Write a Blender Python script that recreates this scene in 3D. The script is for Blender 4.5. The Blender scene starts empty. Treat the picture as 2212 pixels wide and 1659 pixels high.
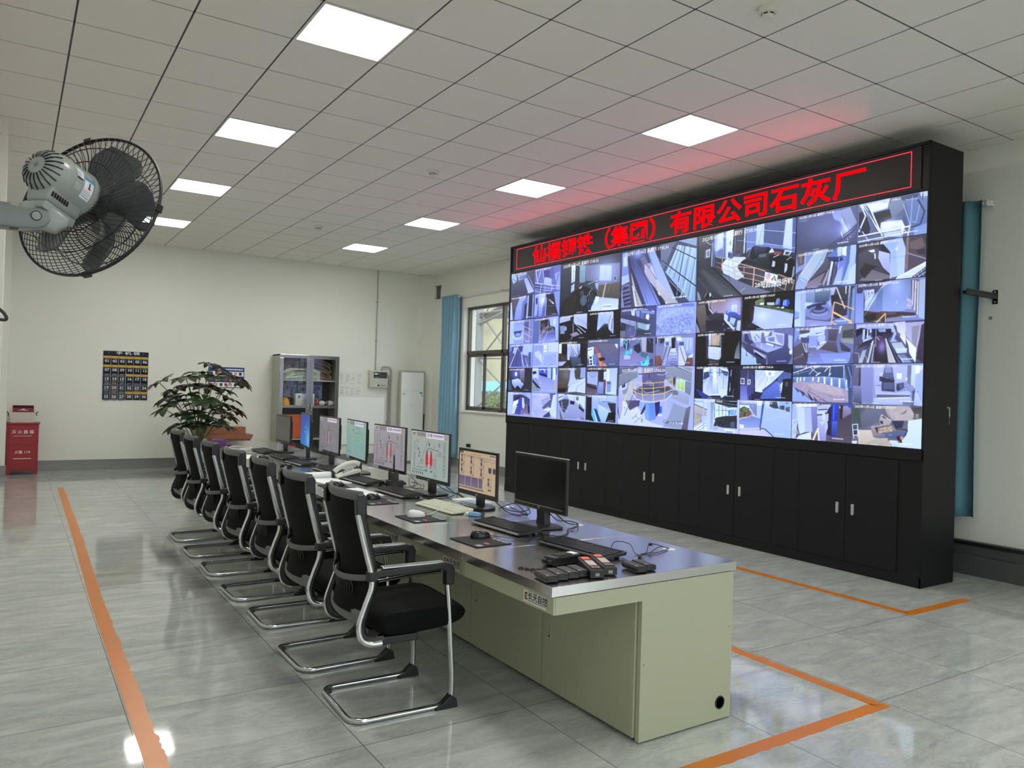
import bpy, bmesh, math, random
import numpy as np
from mathutils import Vector, Matrix, Euler
random.seed(7)
SC = bpy.context.scene
COL = SC.collection
PI = math.pi
# ------------------------------------------------------------------ camera
YAW, PITCH, ROLL, FPX, HC = 0.57437, 0.00662, 0.02916, 1664.15, 1.4883
_f = Vector((math.sin(YAW) * math.cos(PITCH), math.cos(YAW) * math.cos(PITCH), math.sin(PITCH)))
_r0 = Vector((math.cos(YAW), -math.sin(YAW), 0)); _u0 = _r0.cross(_f)
_r = _r0 * math.cos(ROLL) + _u0 * math.sin(ROLL); _u = _u0 * math.cos(ROLL) - _r0 * math.sin(ROLL)
cam = bpy.data.cameras.new('camera'); camo = bpy.data.objects.new('camera', cam); COL.objects.link(camo)
cam.sensor_width = 36.0; cam.lens = FPX / 2212 * 36.0; cam.clip_start = 0.02; cam.clip_end = 300
camo.matrix_world = Matrix(((_r.x, _u.x, -_f.x, 0), (_r.y, _u.y, -_f.y, 0), (_r.z, _u.z, -_f.z, HC), (0, 0, 0, 1)))
SC.camera = camo
# ------------------------------------------------------------------ view
SC.view_settings.view_transform = 'Standard'
SC.view_settings.look = 'None'
SC.view_settings.exposure = 0.0
SC.view_settings.gamma = 1.0
SC.view_settings.use_curve_mapping = False
SC.cycles.use_denoising = True
SC.cycles.max_bounces = 10
SC.cycles.diffuse_bounces = 7
SC.cycles.glossy_bounces = 4
SC.cycles.transmission_bounces = 6
SC.cycles.transparent_max_bounces = 12
SC.cycles.sample_clamp_indirect = 4.0
# ------------------------------------------------------------------ sky (overcast daylight, reaches the room through the windows and the openings added behind the camera)
world = bpy.data.worlds.new('world'); SC.world = world; world.use_nodes = True
_wn = world.node_tree.nodes; _wl = world.node_tree.links
_bg = _wn['Background']; _sky = _wn.new('ShaderNodeTexSky'); _sky.sky_type = 'HOSEK_WILKIE'
_sky.turbidity = 8.0; _sky.sun_direction = (0.5, -0.3, 0.8)
_mx = _wn.new('ShaderNodeMixRGB'); _mx.inputs[0].default_value = 0.75; _mx.inputs[2].default_value = (0.86, 0.93, 1.0, 1)
_wl.new(_sky.outputs[0], _mx.inputs[1]); _wl.new(_mx.outputs[0], _bg.inputs[0]); _bg.inputs[1].default_value = 4.3
# ------------------------------------------------------------------ light levels
PANEL_E = 27.5          # radiance of the ceiling panels
SCREEN_E = 1.08         # the video wall's picture
LED_W = 130.0           # watts of the spots added for the banner's red glow
# ------------------------------------------------------------------ room numbers
CZ, XS, YB, XR, XL, YF = 3.7206, 6.0677, 14.004, 7.0638, -0.34, -3.2
GX, GY, GS = 0.2598, 5.5965, 0.6

# ================================================================== helpers
def srgb(c):
    if isinstance(c, str):
        c = c.lstrip('#')
        if len(c) == 3: c = ''.join(k * 2 for k in c)
        c = [int(c[i:i + 2], 16) / 255 for i in (0, 2, 4)]
    return tuple((x / 12.92 if x <= 0.04045 else ((x + 0.055) / 1.055) ** 2.4) for x in c)

def mat(name, col, rough=0.5, metal=0.0, bump=0.0, bscale=60.0, vary=0.0, vscale=8.0, emit=0.0, ecol=None, spec=0.5, alpha=1.0, trans=0.0, coat=0.0, aniso=0.0, sheen=0.0):
    m = bpy.data.materials.new(name); m.use_nodes = True
    nt = m.node_tree; b = nt.nodes['Principled BSDF']
    c = (*srgb(col), 1)
    b.inputs['Base Color'].default_value = c; b.inputs['Roughness'].default_value = rough
    b.inputs['Metallic'].default_value = metal; b.inputs['Specular IOR Level'].default_value = spec
    b.inputs['Alpha'].default_value = alpha; b.inputs['Transmission Weight'].default_value = trans
    b.inputs['Coat Weight'].default_value = coat; b.inputs['Anisotropic'].default_value = aniso
    b.inputs['Sheen Weight'].default_value = sheen
    if emit:
        b.inputs['Emission Color'].default_value = (*srgb(ecol or col), 1); b.inputs['Emission Strength'].default_value = emit
    tc = nt.nodes.new('ShaderNodeTexCoord')
    if vary:
        n = nt.nodes.new('ShaderNodeTexNoise'); n.inputs['Scale'].default_value = vscale; n.inputs['Detail'].default_value = 4
        mx = nt.nodes.new('ShaderNodeMixRGB'); mx.blend_type = 'MULTIPLY'; mx.inputs[0].default_value = 1
        mr = nt.nodes.new('ShaderNodeMapRange'); mr.inputs[3].default_value = 1 - vary; mr.inputs[4].default_value = 1 + vary
        nt.links.new(tc.outputs['Object'], n.inputs['Vector']); nt.links.new(n.outputs[0], mr.inputs[0])
        mx.inputs[1].default_value = c; nt.links.new(mr.outputs[0], mx.inputs[2]); nt.links.new(mx.outputs[0], b.inputs['Base Color'])
    if bump:
        n = nt.nodes.new('ShaderNodeTexNoise'); n.inputs['Scale'].default_value = bscale; n.inputs['Detail'].default_value = 3
        bp = nt.nodes.new('ShaderNodeBump'); bp.inputs['Strength'].default_value = bump; bp.inputs['Distance'].default_value = 0.002
        nt.links.new(tc.outputs['Object'], n.inputs['Vector']); nt.links.new(n.outputs[0], bp.inputs['Height']); nt.links.new(bp.outputs[0], b.inputs['Normal'])
    return m

class MB:
    """collects shapes; build() links them as ONE mesh object"""
    def __init__(s): s.v = []; s.f = []; s.m = []
    def add(s, vs, fs, mi=0):
        o = len(s.v); s.v += [tuple(v) for v in vs]; s.f += [tuple(i + o for i in f) for f in fs]; s.m += [mi] * len(fs); return s
    def bm(s, bm, mi=0, M=None):
        bm.verts.ensure_lookup_table()
        for i, v in enumerate(bm.verts): v.index = i
        vs = [(M @ v.co if M else v.co) for v in bm.verts]
        s.add(vs, [[v.index for v in f.verts] for f in bm.faces], mi); bm.free(); return s
    def box(s, x0, x1, y0, y1, z0, z1, bev=0.0, mi=0, M=None, seg=2):
        bm = bmesh.new(); bmesh.ops.create_cube(bm, size=1)
        for v in bm.verts: v.co = Vector(((x0 + x1) / 2 + v.co.x * (x1 - x0), (y0 + y1) / 2 + v.co.y * (y1 - y0), (z0 + z1) / 2 + v.co.z * (z1 - z0)))
        if bev: bmesh.ops.bevel(bm, geom=list(bm.edges), offset=bev, segments=seg, affect='EDGES', profile=0.5)
        return s.bm(bm, mi, M)
    def prism(s, pts, h0, h1, axis='z', bev=0.0, mi=0, M=None, seg=2):
        """extrude a 2D outline; axis x: pts=(y,z), y: (x,z), z: (x,y)"""
        g = {'x': lambda p, h: (h, p[0], p[1]), 'y': lambda p, h: (p[0], h, p[1]), 'z': lambda p, h: (p[0], p[1], h)}[axis]
        bm = bmesh.new(); n = len(pts)
        a = [bm.verts.new(g(p, h0)) for p in pts]; b = [bm.verts.new(g(p, h1)) for p in pts]
        bm.faces.new(a); bm.faces.new(b[::-1])
        for i in range(n): bm.faces.new((a[i], b[i], b[(i + 1) % n], a[(i + 1) % n]))
        bmesh.ops.recalc_face_normals(bm, faces=bm.faces)
        if bev:
            e = [e for e in bm.edges if all(v in a for v in e.verts) or all(v in b for v in e.verts)]
            bmesh.ops.bevel(bm, geom=e, offset=bev, segments=seg, affect='EDGES', profile=0.5)
        return s.bm(bm, mi, M)
    def cyl(s, p, q, r0, r1=None, n=16, mi=0, cap=True):
        return s.tube([p, q], [r0, r0 if r1 is None else r1], n=n, mi=mi, cap=cap)
    def tube(s, pts, r, n=8, mi=0, cap=True, closed=False, flat=None, up=None):
        """sweep a circle (or an ellipse/box: flat=(ru,rv)) along a polyline"""
        P = [Vector(p) for p in pts]; N = len(P)
        R = r if isinstance(r, (list, tuple)) else [r] * N
        T = []
        for i in range(N):
            a = P[i - 1] if (i or closed) else P[i]; b = P[(i + 1) % N] if (i < N - 1 or closed) else P[i]
            t = (b - a); T.append(t.normalized() if t.length > 1e-9 else Vector((0, 0, 1)))
        u = Vector(up) if up else (Vector((0, 0, 1)) if abs(T[0].z) < .9 else Vector((1, 0, 0)))
        vs = []; fs = []
        for i in range(N):
            u = (Vector(up) if up else u); u = u - T[i] * u.dot(T[i])
            if u.length < 1e-6: u = T[i].orthogonal()
            u.normalize(); w = T[i].cross(u)
            for k in range(n):
                a = 2 * PI * k / n
                if flat: ca, sa = math.cos(a), math.sin(a); vs.append(P[i] + u * flat[0] * ca + w * flat[1] * sa)
                else: vs.append(P[i] + (u * math.cos(a) + w * math.sin(a)) * R[i])
        L = N if closed else N - 1
        for i in range(L):
            j = (i + 1) % N
            for k in range(n): fs.append((i * n + k, i * n + (k + 1) % n, j * n + (k + 1) % n, j * n + k))
        if cap and not closed: fs.append(tuple(range(n))[::-1]); fs.append(tuple((N - 1) * n + k for k in range(n)))
        return s.add(vs, fs, mi)
    def lathe(s, prof, n=24, mi=0, M=None, cap=True):
        """prof [(r,z)] about +Z"""
        vs = []; fs = []
        for r, z in prof:
            for k in range(n): a = 2 * PI * k / n; vs.append(Vector((r * math.cos(a), r * math.sin(a), z)))
        for i in range(len(prof) - 1):
            for k in range(n): fs.append((i * n + k, i * n + (k + 1) % n, (i + 1) * n + (k + 1) % n, (i + 1) * n + k))
        if cap: fs.append(tuple(range(n))[::-1]); fs.append(tuple((len(prof) - 1) * n + k for k in range(n)))
        if M: vs = [M @ v for v in vs]
        return s.add(vs, fs, mi)
    def grid(s, fn, nu, nv, mi=0, M=None):
        vs = [Vector(fn(i / nu, j / nv)) for j in range(nv + 1) for i in range(nu + 1)]
        if M: vs = [M @ v for v in vs]
        fs = [(j * (nu + 1) + i, j * (nu + 1) + i + 1, (j + 1) * (nu + 1) + i + 1, (j + 1) * (nu + 1) + i) for j in range(nv) for i in range(nu)]
        return s.add(vs, fs, mi)
    def build(s, name, ms, parent=None, smooth=35, loc=None, rot=None, solid=0.0, sub=0):
        me = bpy.data.meshes.new(name); me.from_pydata([tuple(v) for v in s.v], [], s.f)
        if not isinstance(ms, (list, tuple)): ms = [ms]
        for m in ms: me.materials.append(m)
        me.polygons.foreach_set('material_index', s.m)
        me.update()
        if smooth:
            me.polygons.foreach_set('use_smooth', [True] * len(me.polygons))
            try: me.set_sharp_from_angle(angle=math.radians(smooth))
            except Exception: pass
        o = bpy.data.objects.new(name, me); COL.objects.link(o)
        if parent is not None: o.parent = parent
        if loc: o.location = loc
        if rot: o.rotation_euler = rot
        if solid:
            md = o.modifiers.new('solid', 'SOLIDIFY'); md.thickness = solid; md.offset = 0
        if sub:
            md = o.modifiers.new('sub', 'SUBSURF'); md.levels = sub; md.render_levels = sub
        return o

def tag(o, label=None, cat=None, group=None, kind=None):
    if label: o['label'] = label
    if cat: o['category'] = cat
    if group: o['group'] = group
    if kind: o['kind'] = kind
    return o
def thing(name, label, cat, loc=(0, 0, 0), rz=0.0, group=None, kind=None, rot=None):
    o = bpy.data.objects.new(name, None); COL.objects.link(o); o.empty_display_size = 0.05
    o.location = loc; o.rotation_euler = rot if rot else (0, 0, rz)
    return tag(o, label, cat, group, kind)
def kids(o): return [c for c in bpy.data.objects if c.parent == o]
def copy_tree(o, parent=None):
    c = o.copy(); COL.objects.link(c)
    if parent is not None: c.parent = parent
    for ch in kids(o): copy_tree(ch, c)
    return c
def arc(c, r, a0, a1, n, plane='xz', k=0.0):
    out = []
    for i in range(n + 1):
        a = a0 + (a1 - a0) * i / n; p, q = c[0] + r * math.cos(a), c[1] + r * math.sin(a)
        out.append({'xz': (p, k, q), 'xy': (p, q, k), 'yz': (k, p, q)}[plane])
    return out
def spline(pts, n=6):
    """Catmull-Rom through points"""
    P = [Vector(p) for p in pts]; out = []
    for i in range(len(P) - 1):
        a = P[max(i - 1, 0)]; b = P[i]; c = P[i + 1]; d = P[min(i + 2, len(P) - 1)]
        for k in range(n):
            t = k / n
            out.append(0.5 * ((2 * b) + (c - a) * t + (2 * a - 5 * b + 4 * c - d) * t * t + (3 * b - a - 3 * c + d) * t ** 3))
    out.append(P[-1]); return out
def fillet(pts, r, n=5):
    P = [Vector(p) for p in pts]; out = [P[0]]
    for i in range(1, len(P) - 1):
        a, b, c = P[i - 1], P[i], P[i + 1]; d1 = (a - b).normalized(); d2 = (c - b).normalized()
        rr = min(r, (a - b).length * .49, (c - b).length * .49); s0 = b + d1 * rr; s1 = b + d2 * rr
        for k in range(n + 1):
            t = k / n; out.append(s0 * (1 - t) ** 2 + b * 2 * t * (1 - t) + s1 * t * t)
    out.append(P[-1]); return out
_dg = None
def text_mb(mb, body, size, M, mi=0, ext=0.0, bold=0.0, align='CENTER', sx=1.0, res=2):
    """letters as mesh, added to mb; local x to the right, y up, z out"""
    cu = bpy.data.curves.new('t', 'FONT'); cu.body = body; cu.size = size; cu.extrude = ext; cu.offset = bold
    cu.align_x = align; cu.align_y = 'CENTER'; cu.resolution_u = res
    o = bpy.data.objects.new('t', cu); COL.objects.link(o)
    dg = bpy.context.evaluated_depsgraph_get(); ev = o.evaluated_get(dg); me = ev.to_mesh()
    S = Matrix.Diagonal((sx, 1, 1, 1))
    mb.add([M @ S @ v.co for v in me.vertices], [tuple(p.vertices) for p in me.polygons], mi)
    ev.to_mesh_clear(); bpy.data.objects.remove(o); bpy.data.curves.remove(cu)
    return mb
def face_M(o, right, up):
    r = Vector(right).normalized(); u = Vector(up).normalized(); n = r.cross(u)
    return Matrix(((r.x, u.x, n.x, o[0]), (r.y, u.y, n.y, o[1]), (r.z, u.z, n.z, o[2]), (0, 0, 0, 1)))
MINUS_X = lambda o: face_M(o, (0, -1, 0), (0, 0, 1))     # a face that looks to -x
MINUS_Y = lambda o: face_M(o, (1, 0, 0), (0, 0, 1))      # a face that looks to -y
UPZ = lambda o, a=0: face_M(o, (math.cos(a), math.sin(a), 0), (-math.sin(a), math.cos(a), 0))
# ================================================================== shared materials
M_black = mat('black_plastic', '#17181a', .42, bump=.15, bscale=400)
M_blackg = mat('black_gloss', '#0c0d10', .18)
M_dark = mat('dark_grey_plastic', '#2b2c2e', .5)
M_grey = mat('grey_plastic', '#8d9090', .45)
M_white = mat('white_plastic', '#dcded8', .4)
M_chrome = mat('chrome', '#c9cbcb', .16, 1.0)
M_steel = mat('stainless', '#b9bab6', .3, 1.0, vary=.06, vscale=20)
M_paper = mat('paper', '#e9eef0', .7)
M_ink = mat('ink', '#2a2d33', .7)
# ================================================================== room
def walls_mat():
    m = mat('wall_paint', '#e2e3db', .62, bump=.12, bscale=90, vary=.012, vscale=1.3); return m
M_wall = walls_mat()
def floor_mat():
    m = bpy.data.materials.new('marble_tile'); m.use_nodes = True; nt = m.node_tree; N = nt.nodes; L = nt.links
    b = N['Principled BSDF']; g = N.new('ShaderNodeNewGeometry')
    sep = N.new('ShaderNodeSeparateXYZ'); L.new(g.outputs['Position'], sep.inputs[0])
    def math_(op, a, bb=None, c=None):
        n = N.new('ShaderNodeMath'); n.operation = op
        for i, v in enumerate((a, bb, c)):
            if v is None: continue
            if isinstance(v, (int, float)): n.inputs[i].default_value = v
            else: L.new(v, n.inputs[i])
        return n.outputs[0]
    def cell(o, off):
        t = math_('DIVIDE', math_('SUBTRACT', o, off), 0.7955); fl = math_('FLOOR', t); fr = math_('SUBTRACT', t, fl)
        return fl, math_('SUBTRACT', 0.5, math_('ABSOLUTE', math_('SUBTRACT', fr, 0.5)))
    fx, dx = cell(sep.outputs[0], 0.459); fy, dy = cell(sep.outputs[1], 2.19)
    seam = math_('LESS_THAN', math_('MINIMUM', dx, dy), 0.0024)
    # per tile offset so that the veins break at the joints
    off = N.new('ShaderNodeCombineXYZ'); L.new(math_('MULTIPLY', fx, 3.7), off.inputs[0]); L.new(math_('MULTIPLY', fy, 5.3), off.inputs[1])
    vadd = N.new('ShaderNodeVectorMath'); vadd.operation = 'ADD'; L.new(g.outputs['Position'], vadd.inputs[0]); L.new(off.outputs[0], vadd.inputs[1])
    mp = N.new('ShaderNodeMapping'); mp.inputs['Rotation'].default_value = (0, 0, .55); mp.inputs['Scale'].default_value = (1.1, 3.6, 1); L.new(vadd.outputs[0], mp.inputs[0])
    n1 = N.new('ShaderNodeTexNoise'); n1.inputs['Scale'].default_value = 2.2; n1.inputs['Detail'].default_value = 8; n1.inputs['Roughness'].default_value = .62; n1.inputs['Distortion'].default_value = .9; L.new(mp.outputs[0], n1.inputs['Vector'])
    cr = N.new('ShaderNodeValToRGB'); e = cr.color_ramp.elements
    e[0].position = .28; e[0].color = (*srgb('#979c99'), 1); e[1].position = .72; e[1].color = (*srgb('#c0c3bf'), 1)
    k = e.new(.5); k.color = (*srgb('#abafac'), 1); L.new(n1.outputs[0], cr.inputs[0])
    n2 = N.new('ShaderNodeTexNoise'); n2.inputs['Scale'].default_value = 5.0; n2.inputs['Detail'].default_value = 10; n2.inputs['Roughness'].default_value = .7; n2.inputs['Distortion'].default_value = 1.6; L.new(mp.outputs[0], n2.inputs['Vector'])
    vein = N.new('ShaderNodeMapRange'); L.new(math_('ABSOLUTE', math_('SUBTRACT', n2.outputs[0], .5)), vein.inputs[0]); vein.inputs[1].default_value = 0; vein.inputs[2].default_value = .022; vein.inputs[3].default_value = .42; vein.inputs[4].default_value = 0
    m1 = N.new('ShaderNodeMixRGB'); L.new(vein.outputs[0], m1.inputs[0]); L.new(cr.outputs[0], m1.inputs[1]); m1.inputs[2].default_value = (*srgb('#d3d6d2'), 1)
    m2 = N.new('ShaderNodeMixRGB'); L.new(seam, m2.inputs[0]); L.new(m1.outputs[0], m2.inputs[1]); m2.inputs[2].default_value = (*srgb('#5f6260'), 1)
    L.new(m2.outputs[0], b.inputs['Base Color'])
    b.inputs['Roughness'].default_value = .055; b.inputs['Specular IOR Level'].default_value = .75
    nb = N.new('ShaderNodeTexNoise'); nb.inputs['Scale'].default_value = 2.4; nb.inputs['Detail'].default_value = 3; L.new(vadd.outputs[0], nb.inputs['Vector'])
    bp = N.new('ShaderNodeBump'); bp.inputs['Strength'].default_value = .035; bp.inputs['Distance'].default_value = .01; L.new(nb.outputs[0], bp.inputs['Height']); L.new(bp.outputs[0], b.inputs['Normal'])
    return m
def ceil_mat():
    m = bpy.data.materials.new('ceiling_tile'); m.use_nodes = True; nt = m.node_tree; N = nt.nodes; L = nt.links; b = N['Principled BSDF']
    b.inputs['Base Color'].default_value = (*srgb('#e8e5de'), 1); b.inputs['Roughness'].default_value = .8
    tc = N.new('ShaderNodeTexCoord'); n = N.new('ShaderNodeTexNoise'); n.inputs['Scale'].default_value = 55; n.inputs['Detail'].default_value = 4; L.new(tc.outputs['Object'], n.inputs['Vector'])
    bp = N.new('ShaderNodeBump'); bp.inputs['Strength'].default_value = .25; bp.inputs['Distance'].default_value = .003; L.new(n.outputs[0], bp.inputs['Height']); L.new(bp.outputs[0], b.inputs['Normal'])
    return m
M_floor = floor_mat(); M_ceil = ceil_mat()
M_grid = mat('ceiling_grid', '#3c3c3c', .6)
M_skirt = mat('skirting_tile', '#7d7f7d', .25, vary=.12, vscale=3)
def struct(o, label=None):
    o['kind'] = 'structure'
    if label: o['label'] = label
    return o
# floor
struct(MB().box(XL - .3, XR + .3, YF - .3, YB + .3, -.12, 0).build('floor', M_floor, smooth=0))
# ceiling: tiles in a metal grid, open where a light panel is set in
LIGHTS = [(2, -2), (2, 2), (2, 6), (2, 10), (7, -2), (7, 2), (7, 6), (7, 10), (2, -6), (2, -10), (7, -10)]
mc = MB()
def tile_span(lo, hi, g0):
    k0 = math.floor((lo - g0) / GS); out = []; k = k0
    while g0 + k * GS < hi: out.append((k, max(lo, g0 + k * GS), min(hi, g0 + (k + 1) * GS))); k += 1
    return out
xs_ = tile_span(XL, XR, GX); ys_ = tile_span(YF, YB, GY)
GAP = .0062
for i, x0, x1 in xs_:
    for j, y0, y1 in ys_:
        if (i, j) in LIGHTS: continue
        mc.box(x0 + GAP, x1 - GAP, y0 + GAP, y1 - GAP, CZ, CZ + .02, 0)
mc.box(XL - .3, XR + .3, YF - .3, YB + .3, CZ + .06, CZ + .14, 0)
for i, x0, x1 in xs_: mc.box(x0 - .012, x0 + .012, YF, YB, CZ + .0035, CZ + .03, 0, mi=1)
for j, y0, y1 in ys_: mc.box(XL, XR, y0 - .012, y0 + .012, CZ + .0035, CZ + .03, 0, mi=1)
struct(mc.build('ceiling', [M_ceil, M_grid], smooth=0))
# walls
T = .26
struct(MB().box(XL - T, XR + T, YB, YB + T, -.1, CZ + .1).build('wall_back', M_wall, smooth=0))
struct(MB().box(XL - T, XL, YF, YB, -.1, CZ + .1).build('wall_left', M_wall, smooth=0))
mf = MB()      # wall behind the camera, with tall openings added to let in fill daylight
FW = [(.2, 2.2), (2.6, 4.6), (5.0, 6.8)]; prev = XL - T
for a, b in FW: mf.box(prev, a, YF - T, YF, -.1, CZ + .1); mf.box(a, b, YF - T, YF, -.1, .5); mf.box(a, b, YF - T, YF, 3.2, CZ + .1); prev = b
mf.box(prev, XR + T, YF - T, YF, -.1, CZ + .1)
struct(mf.build('wall_front', M_wall, smooth=0))
W1 = (10.15, 12.63, 1.058, 2.99)      # big window y0 y1 z0 z1
W2 = (13.59, 13.94, 3.24, 3.525)      # small high one
mw = MB(); X0, X1 = XR, XR + T
def wbox(y0, y1, z0, z1): mw.box(X0, X1, y0, y1, z0, z1)
wbox(YF, W1[0], -.1, CZ + .1); wbox(W1[0], W1[1], -.1, W1[2]); wbox(W1[0], W1[1], W1[3], CZ + .1)
wbox(W1[1], W2[0], -.1, CZ + .1); wbox(W2[0], W2[1], -.1, W2[2]); wbox(W2[0], W2[1], W2[3], CZ + .1); wbox(W2[1], YB + .02, -.1, CZ + .1)
struct(mw.build('wall_right', M_wall, smooth=0))
# pilasters
struct(MB().box(6.80, XR, 13.86, YB, 0, CZ + .01).build('trim_1', M_wall, smooth=0))
struct(MB().box(XL, -.10, 8.15, 8.75, 0, CZ + .01).box(XL, -.145, 8.1, 8.8, CZ - .12, CZ + .012).build('trim_2', M_wall, smooth=0))
struct(MB().box(XL, -.07, 13.45, YB, 0, CZ + .01).build('trim_3', M_wall, smooth=0))
# skirtings
struct(MB().box(-.07, 6.80, YB - .014, YB, 0, .155).box(-.07, 6.8, YB - .02, YB, .155, .165).build('baseboard_back', M_skirt, smooth=0))
struct(MB().box(XR - .014, XR, 3.9, 13.86, 0, .155).build('baseboard_right', M_skirt, smooth=0))
struct(MB().box(XL, XL + .014, YF, 8.15, 0, .155).box(XL, XL + .014, 8.75, 13.45, 0, .155).box(XL, -.086, 8.136, 8.764, 0, .155).box(XL, -.056, 13.436, YB - .014, 0, .155).build('baseboard_left', M_skirt, smooth=0))
# a dark cable duct with a black cap runs along the right wall beside the video wall
M_duct = mat('duct_grey', '#4b4d4d', .4)
dt = MB().box(XR - .10, XR - .001, .2, 3.9, 0, .17, .004).box(XR - .07, XR - .001, .2, 3.9, .17, .255, .004).box(XR - .085, XR - .001, .2, 3.9, .255, .285, .003, mi=1).build('cable_duct', [M_duct, M_black], smooth=0)
tag(dt, 'low dark grey cable duct with black cap along right wall', 'cable duct')
# window
M_frame = mat('window_frame', '#5a5450', .4, .3)
M_glass = bpy.data.materials.new('window_glass'); M_glass.use_nodes = True
_n = M_glass.node_tree; _b = _n.nodes['Principled BSDF']; _t = _n.nodes.new('ShaderNodeBsdfTransparent'); _g = _n.nodes.new('ShaderNodeBsdfGlossy'); _m = _n.nodes.new('ShaderNodeMixShader')
_t.inputs[0].default_value = (.95, .97, .97, 1); _g.inputs['Roughness'].default_value = .02; _m.inputs[0].default_value = .06
_n.links.new(_t.outputs[0], _m.inputs[1]); _n.links.new(_g.outputs[0], _m.inputs[2]); _n.links.new(_m.outputs[0], _n.nodes['Material Output'].inputs[0])
xw = XR + .12
w1 = struct(thing('window_1', None, None, (xw, 0, 0))); w1['label'] = 'tall brown framed sliding window left of the video wall'
y0, y1, z0, z1 = W1; zt = 2.14; ym = 11.39
f = MB(); F = .045
for a, b, c, d in ((y0, y1, z0, z0 + F), (y0, y1, z1 - F, z1), (y0, y0 + F, z0, z1), (y1 - F, y1, z0, z1), (y0, y1, zt - .035, zt + .035), (ym - .03, ym + .03, z0, z1)):
    f.box(-.035, .035, a, b, c, d, .004)
f.build('window_frame', M_frame, w1, smooth=0)
for k, (a, b) in enumerate(((12.0, 12.585), (11.42, 12.03), (10.75, 11.36), (10.2, 10.78))):
    s = MB()
    for p, q, c, d in ((a, b, z0 + .045, z0 + .09), (a, b, zt - .08, zt - .035), (a, a + .04, z0 + .045, zt - .035), (b - .04, b, z0 + .045, zt - .035)):
        s.box(-.028 + .02 * (k % 2), -.004 + .02 * (k % 2), p, q, c, d, .003)
    so = s.build('window_sash', M_frame, w1, smooth=0)
    MB().box(-.018 + .02 * (k % 2), -.014 + .02 * (k % 2), a + .04, b - .04, z0 + .09, zt - .08).build('window_pane', M_glass, so, smooth=0)
for a, b in ((ym + .03, y1 - F), (y0 + F, ym - .03)):
    MB().box(-.003, .003, a, b, zt + .035, z1 - F).build('window_pane', M_glass, w1, smooth=0)
MB().box(-.16, .1, y0 - .0, y1 + .0, z0 - .02, z0 + .012, .003).build('window_sill', mat('sill_white', '#e3e3de', .4), w1, smooth=0)
w2 = struct(thing('window_2', None, None, (xw, 0, 0))); w2['label'] = 'small brown framed window high in the right corner'
f = MB(); y0, y1, z0, z1 = W2
for a, b, c, d in ((y0, y1, z0, z0 + .03), (y0, y1, z1 - .03, z1), (y0, y0 + .03, z0, z1), (y1 - .03, y1, z0, z1)): f.box(-.035, .035, a, b, c, d)
f.build('window_frame', M_frame, w2, smooth=0)
MB().box(-.003, .003, y0 + .03, y1 - .03, z0 + .03, z1 - .03).build('window_pane', M_glass, w2, smooth=0)
# ------------------------------------------------------------------ ceiling lights
M_panel = mat('panel_diffuser', '#ffffff', .5, emit=PANEL_E, ecol=(1.0, .995, .965))
M_pframe = mat('panel_frame', '#d9d9d6', .4)
LBL = ['large square ceiling light panel nearest the camera in the left row', 'second square ceiling light panel of the left row above the fan', 'third square ceiling light panel of the left row right of the fan', 'farthest square ceiling light panel of the left row partly behind the fan cage',
       'square ceiling light panel in the red glow nearest the LED banner', 'second square ceiling light panel of the row along the video wall', 'third square ceiling light panel of the row along the video wall', 'farthest small ceiling light panel of the row along the video wall',
       'square ceiling light panel over the camera in the left row', 'rearmost square ceiling light panel behind the camera in the left row', 'rearmost square ceiling light panel behind the camera on the right']
for k, (i, j) in enumerate(LIGHTS):
    x, y = GX + GS * i + .3, GY + GS * j + .3
    if k == 0:
        t = thing('ceiling_light', LBL[0], 'ceiling light', (x, y, CZ), group='square ceiling light panels'); L0 = t
        fr = MB()
        for a, b, c, d in ((-.297, .297, -.297, -.281), (-.297, .297, .281, .297), (-.297, -.281, -.281, .281), (.281, .297, -.281, .281)): fr.box(a, b, c, d, -.004, .02, .001)
        fr.build('frame', M_pframe, t, smooth=0)
        MB().box(-.281, .281, -.281, .281, .001, .012).build('diffuser', M_panel, t, smooth=0)
    else:
        t = copy_tree(L0); t.location = (x, y, CZ); t['label'] = LBL[k]
# ------------------------------------------------------------------ smoke detectors
M_det = mat('detector_white', '#d8d6cc', .45)
for k, (x, y, lb) in enumerate(((3.581, 2.94, 'white smoke detector nearest the camera on the ceiling at top right'), (3.575, 7.14, 'white smoke detector on the middle of the ceiling'), (3.569, 10.68, 'small white smoke detector farthest away on the ceiling'))):
    if k == 0:
        D0 = t = thing('smoke_detector', lb, 'smoke detector', (x, y, CZ), group='smoke detectors on the ceiling')
        MB().lathe([(.058, 0), (.06, -.012), (.055, -.03), (.036, -.034)], 32).build('base', M_det, t)
        MB().lathe([(.034, -.034), (.036, -.046), (.034, -.05), (.03, -.062), (.018, -.066)], 32).build('sensor_head', M_det, t)
        mb = MB()
        for q in range(6): mb.box(.030, .0365, -.011, .011, -.045, -.037, M=Matrix.Rotation(q * PI / 3 + .3, 4, 'Z'))
        mb.build('vent_slots', M_black, t, smooth=0)
    else:
        t = copy_tree(D0); t.location = (x, y, CZ); t['label'] = lb
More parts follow.
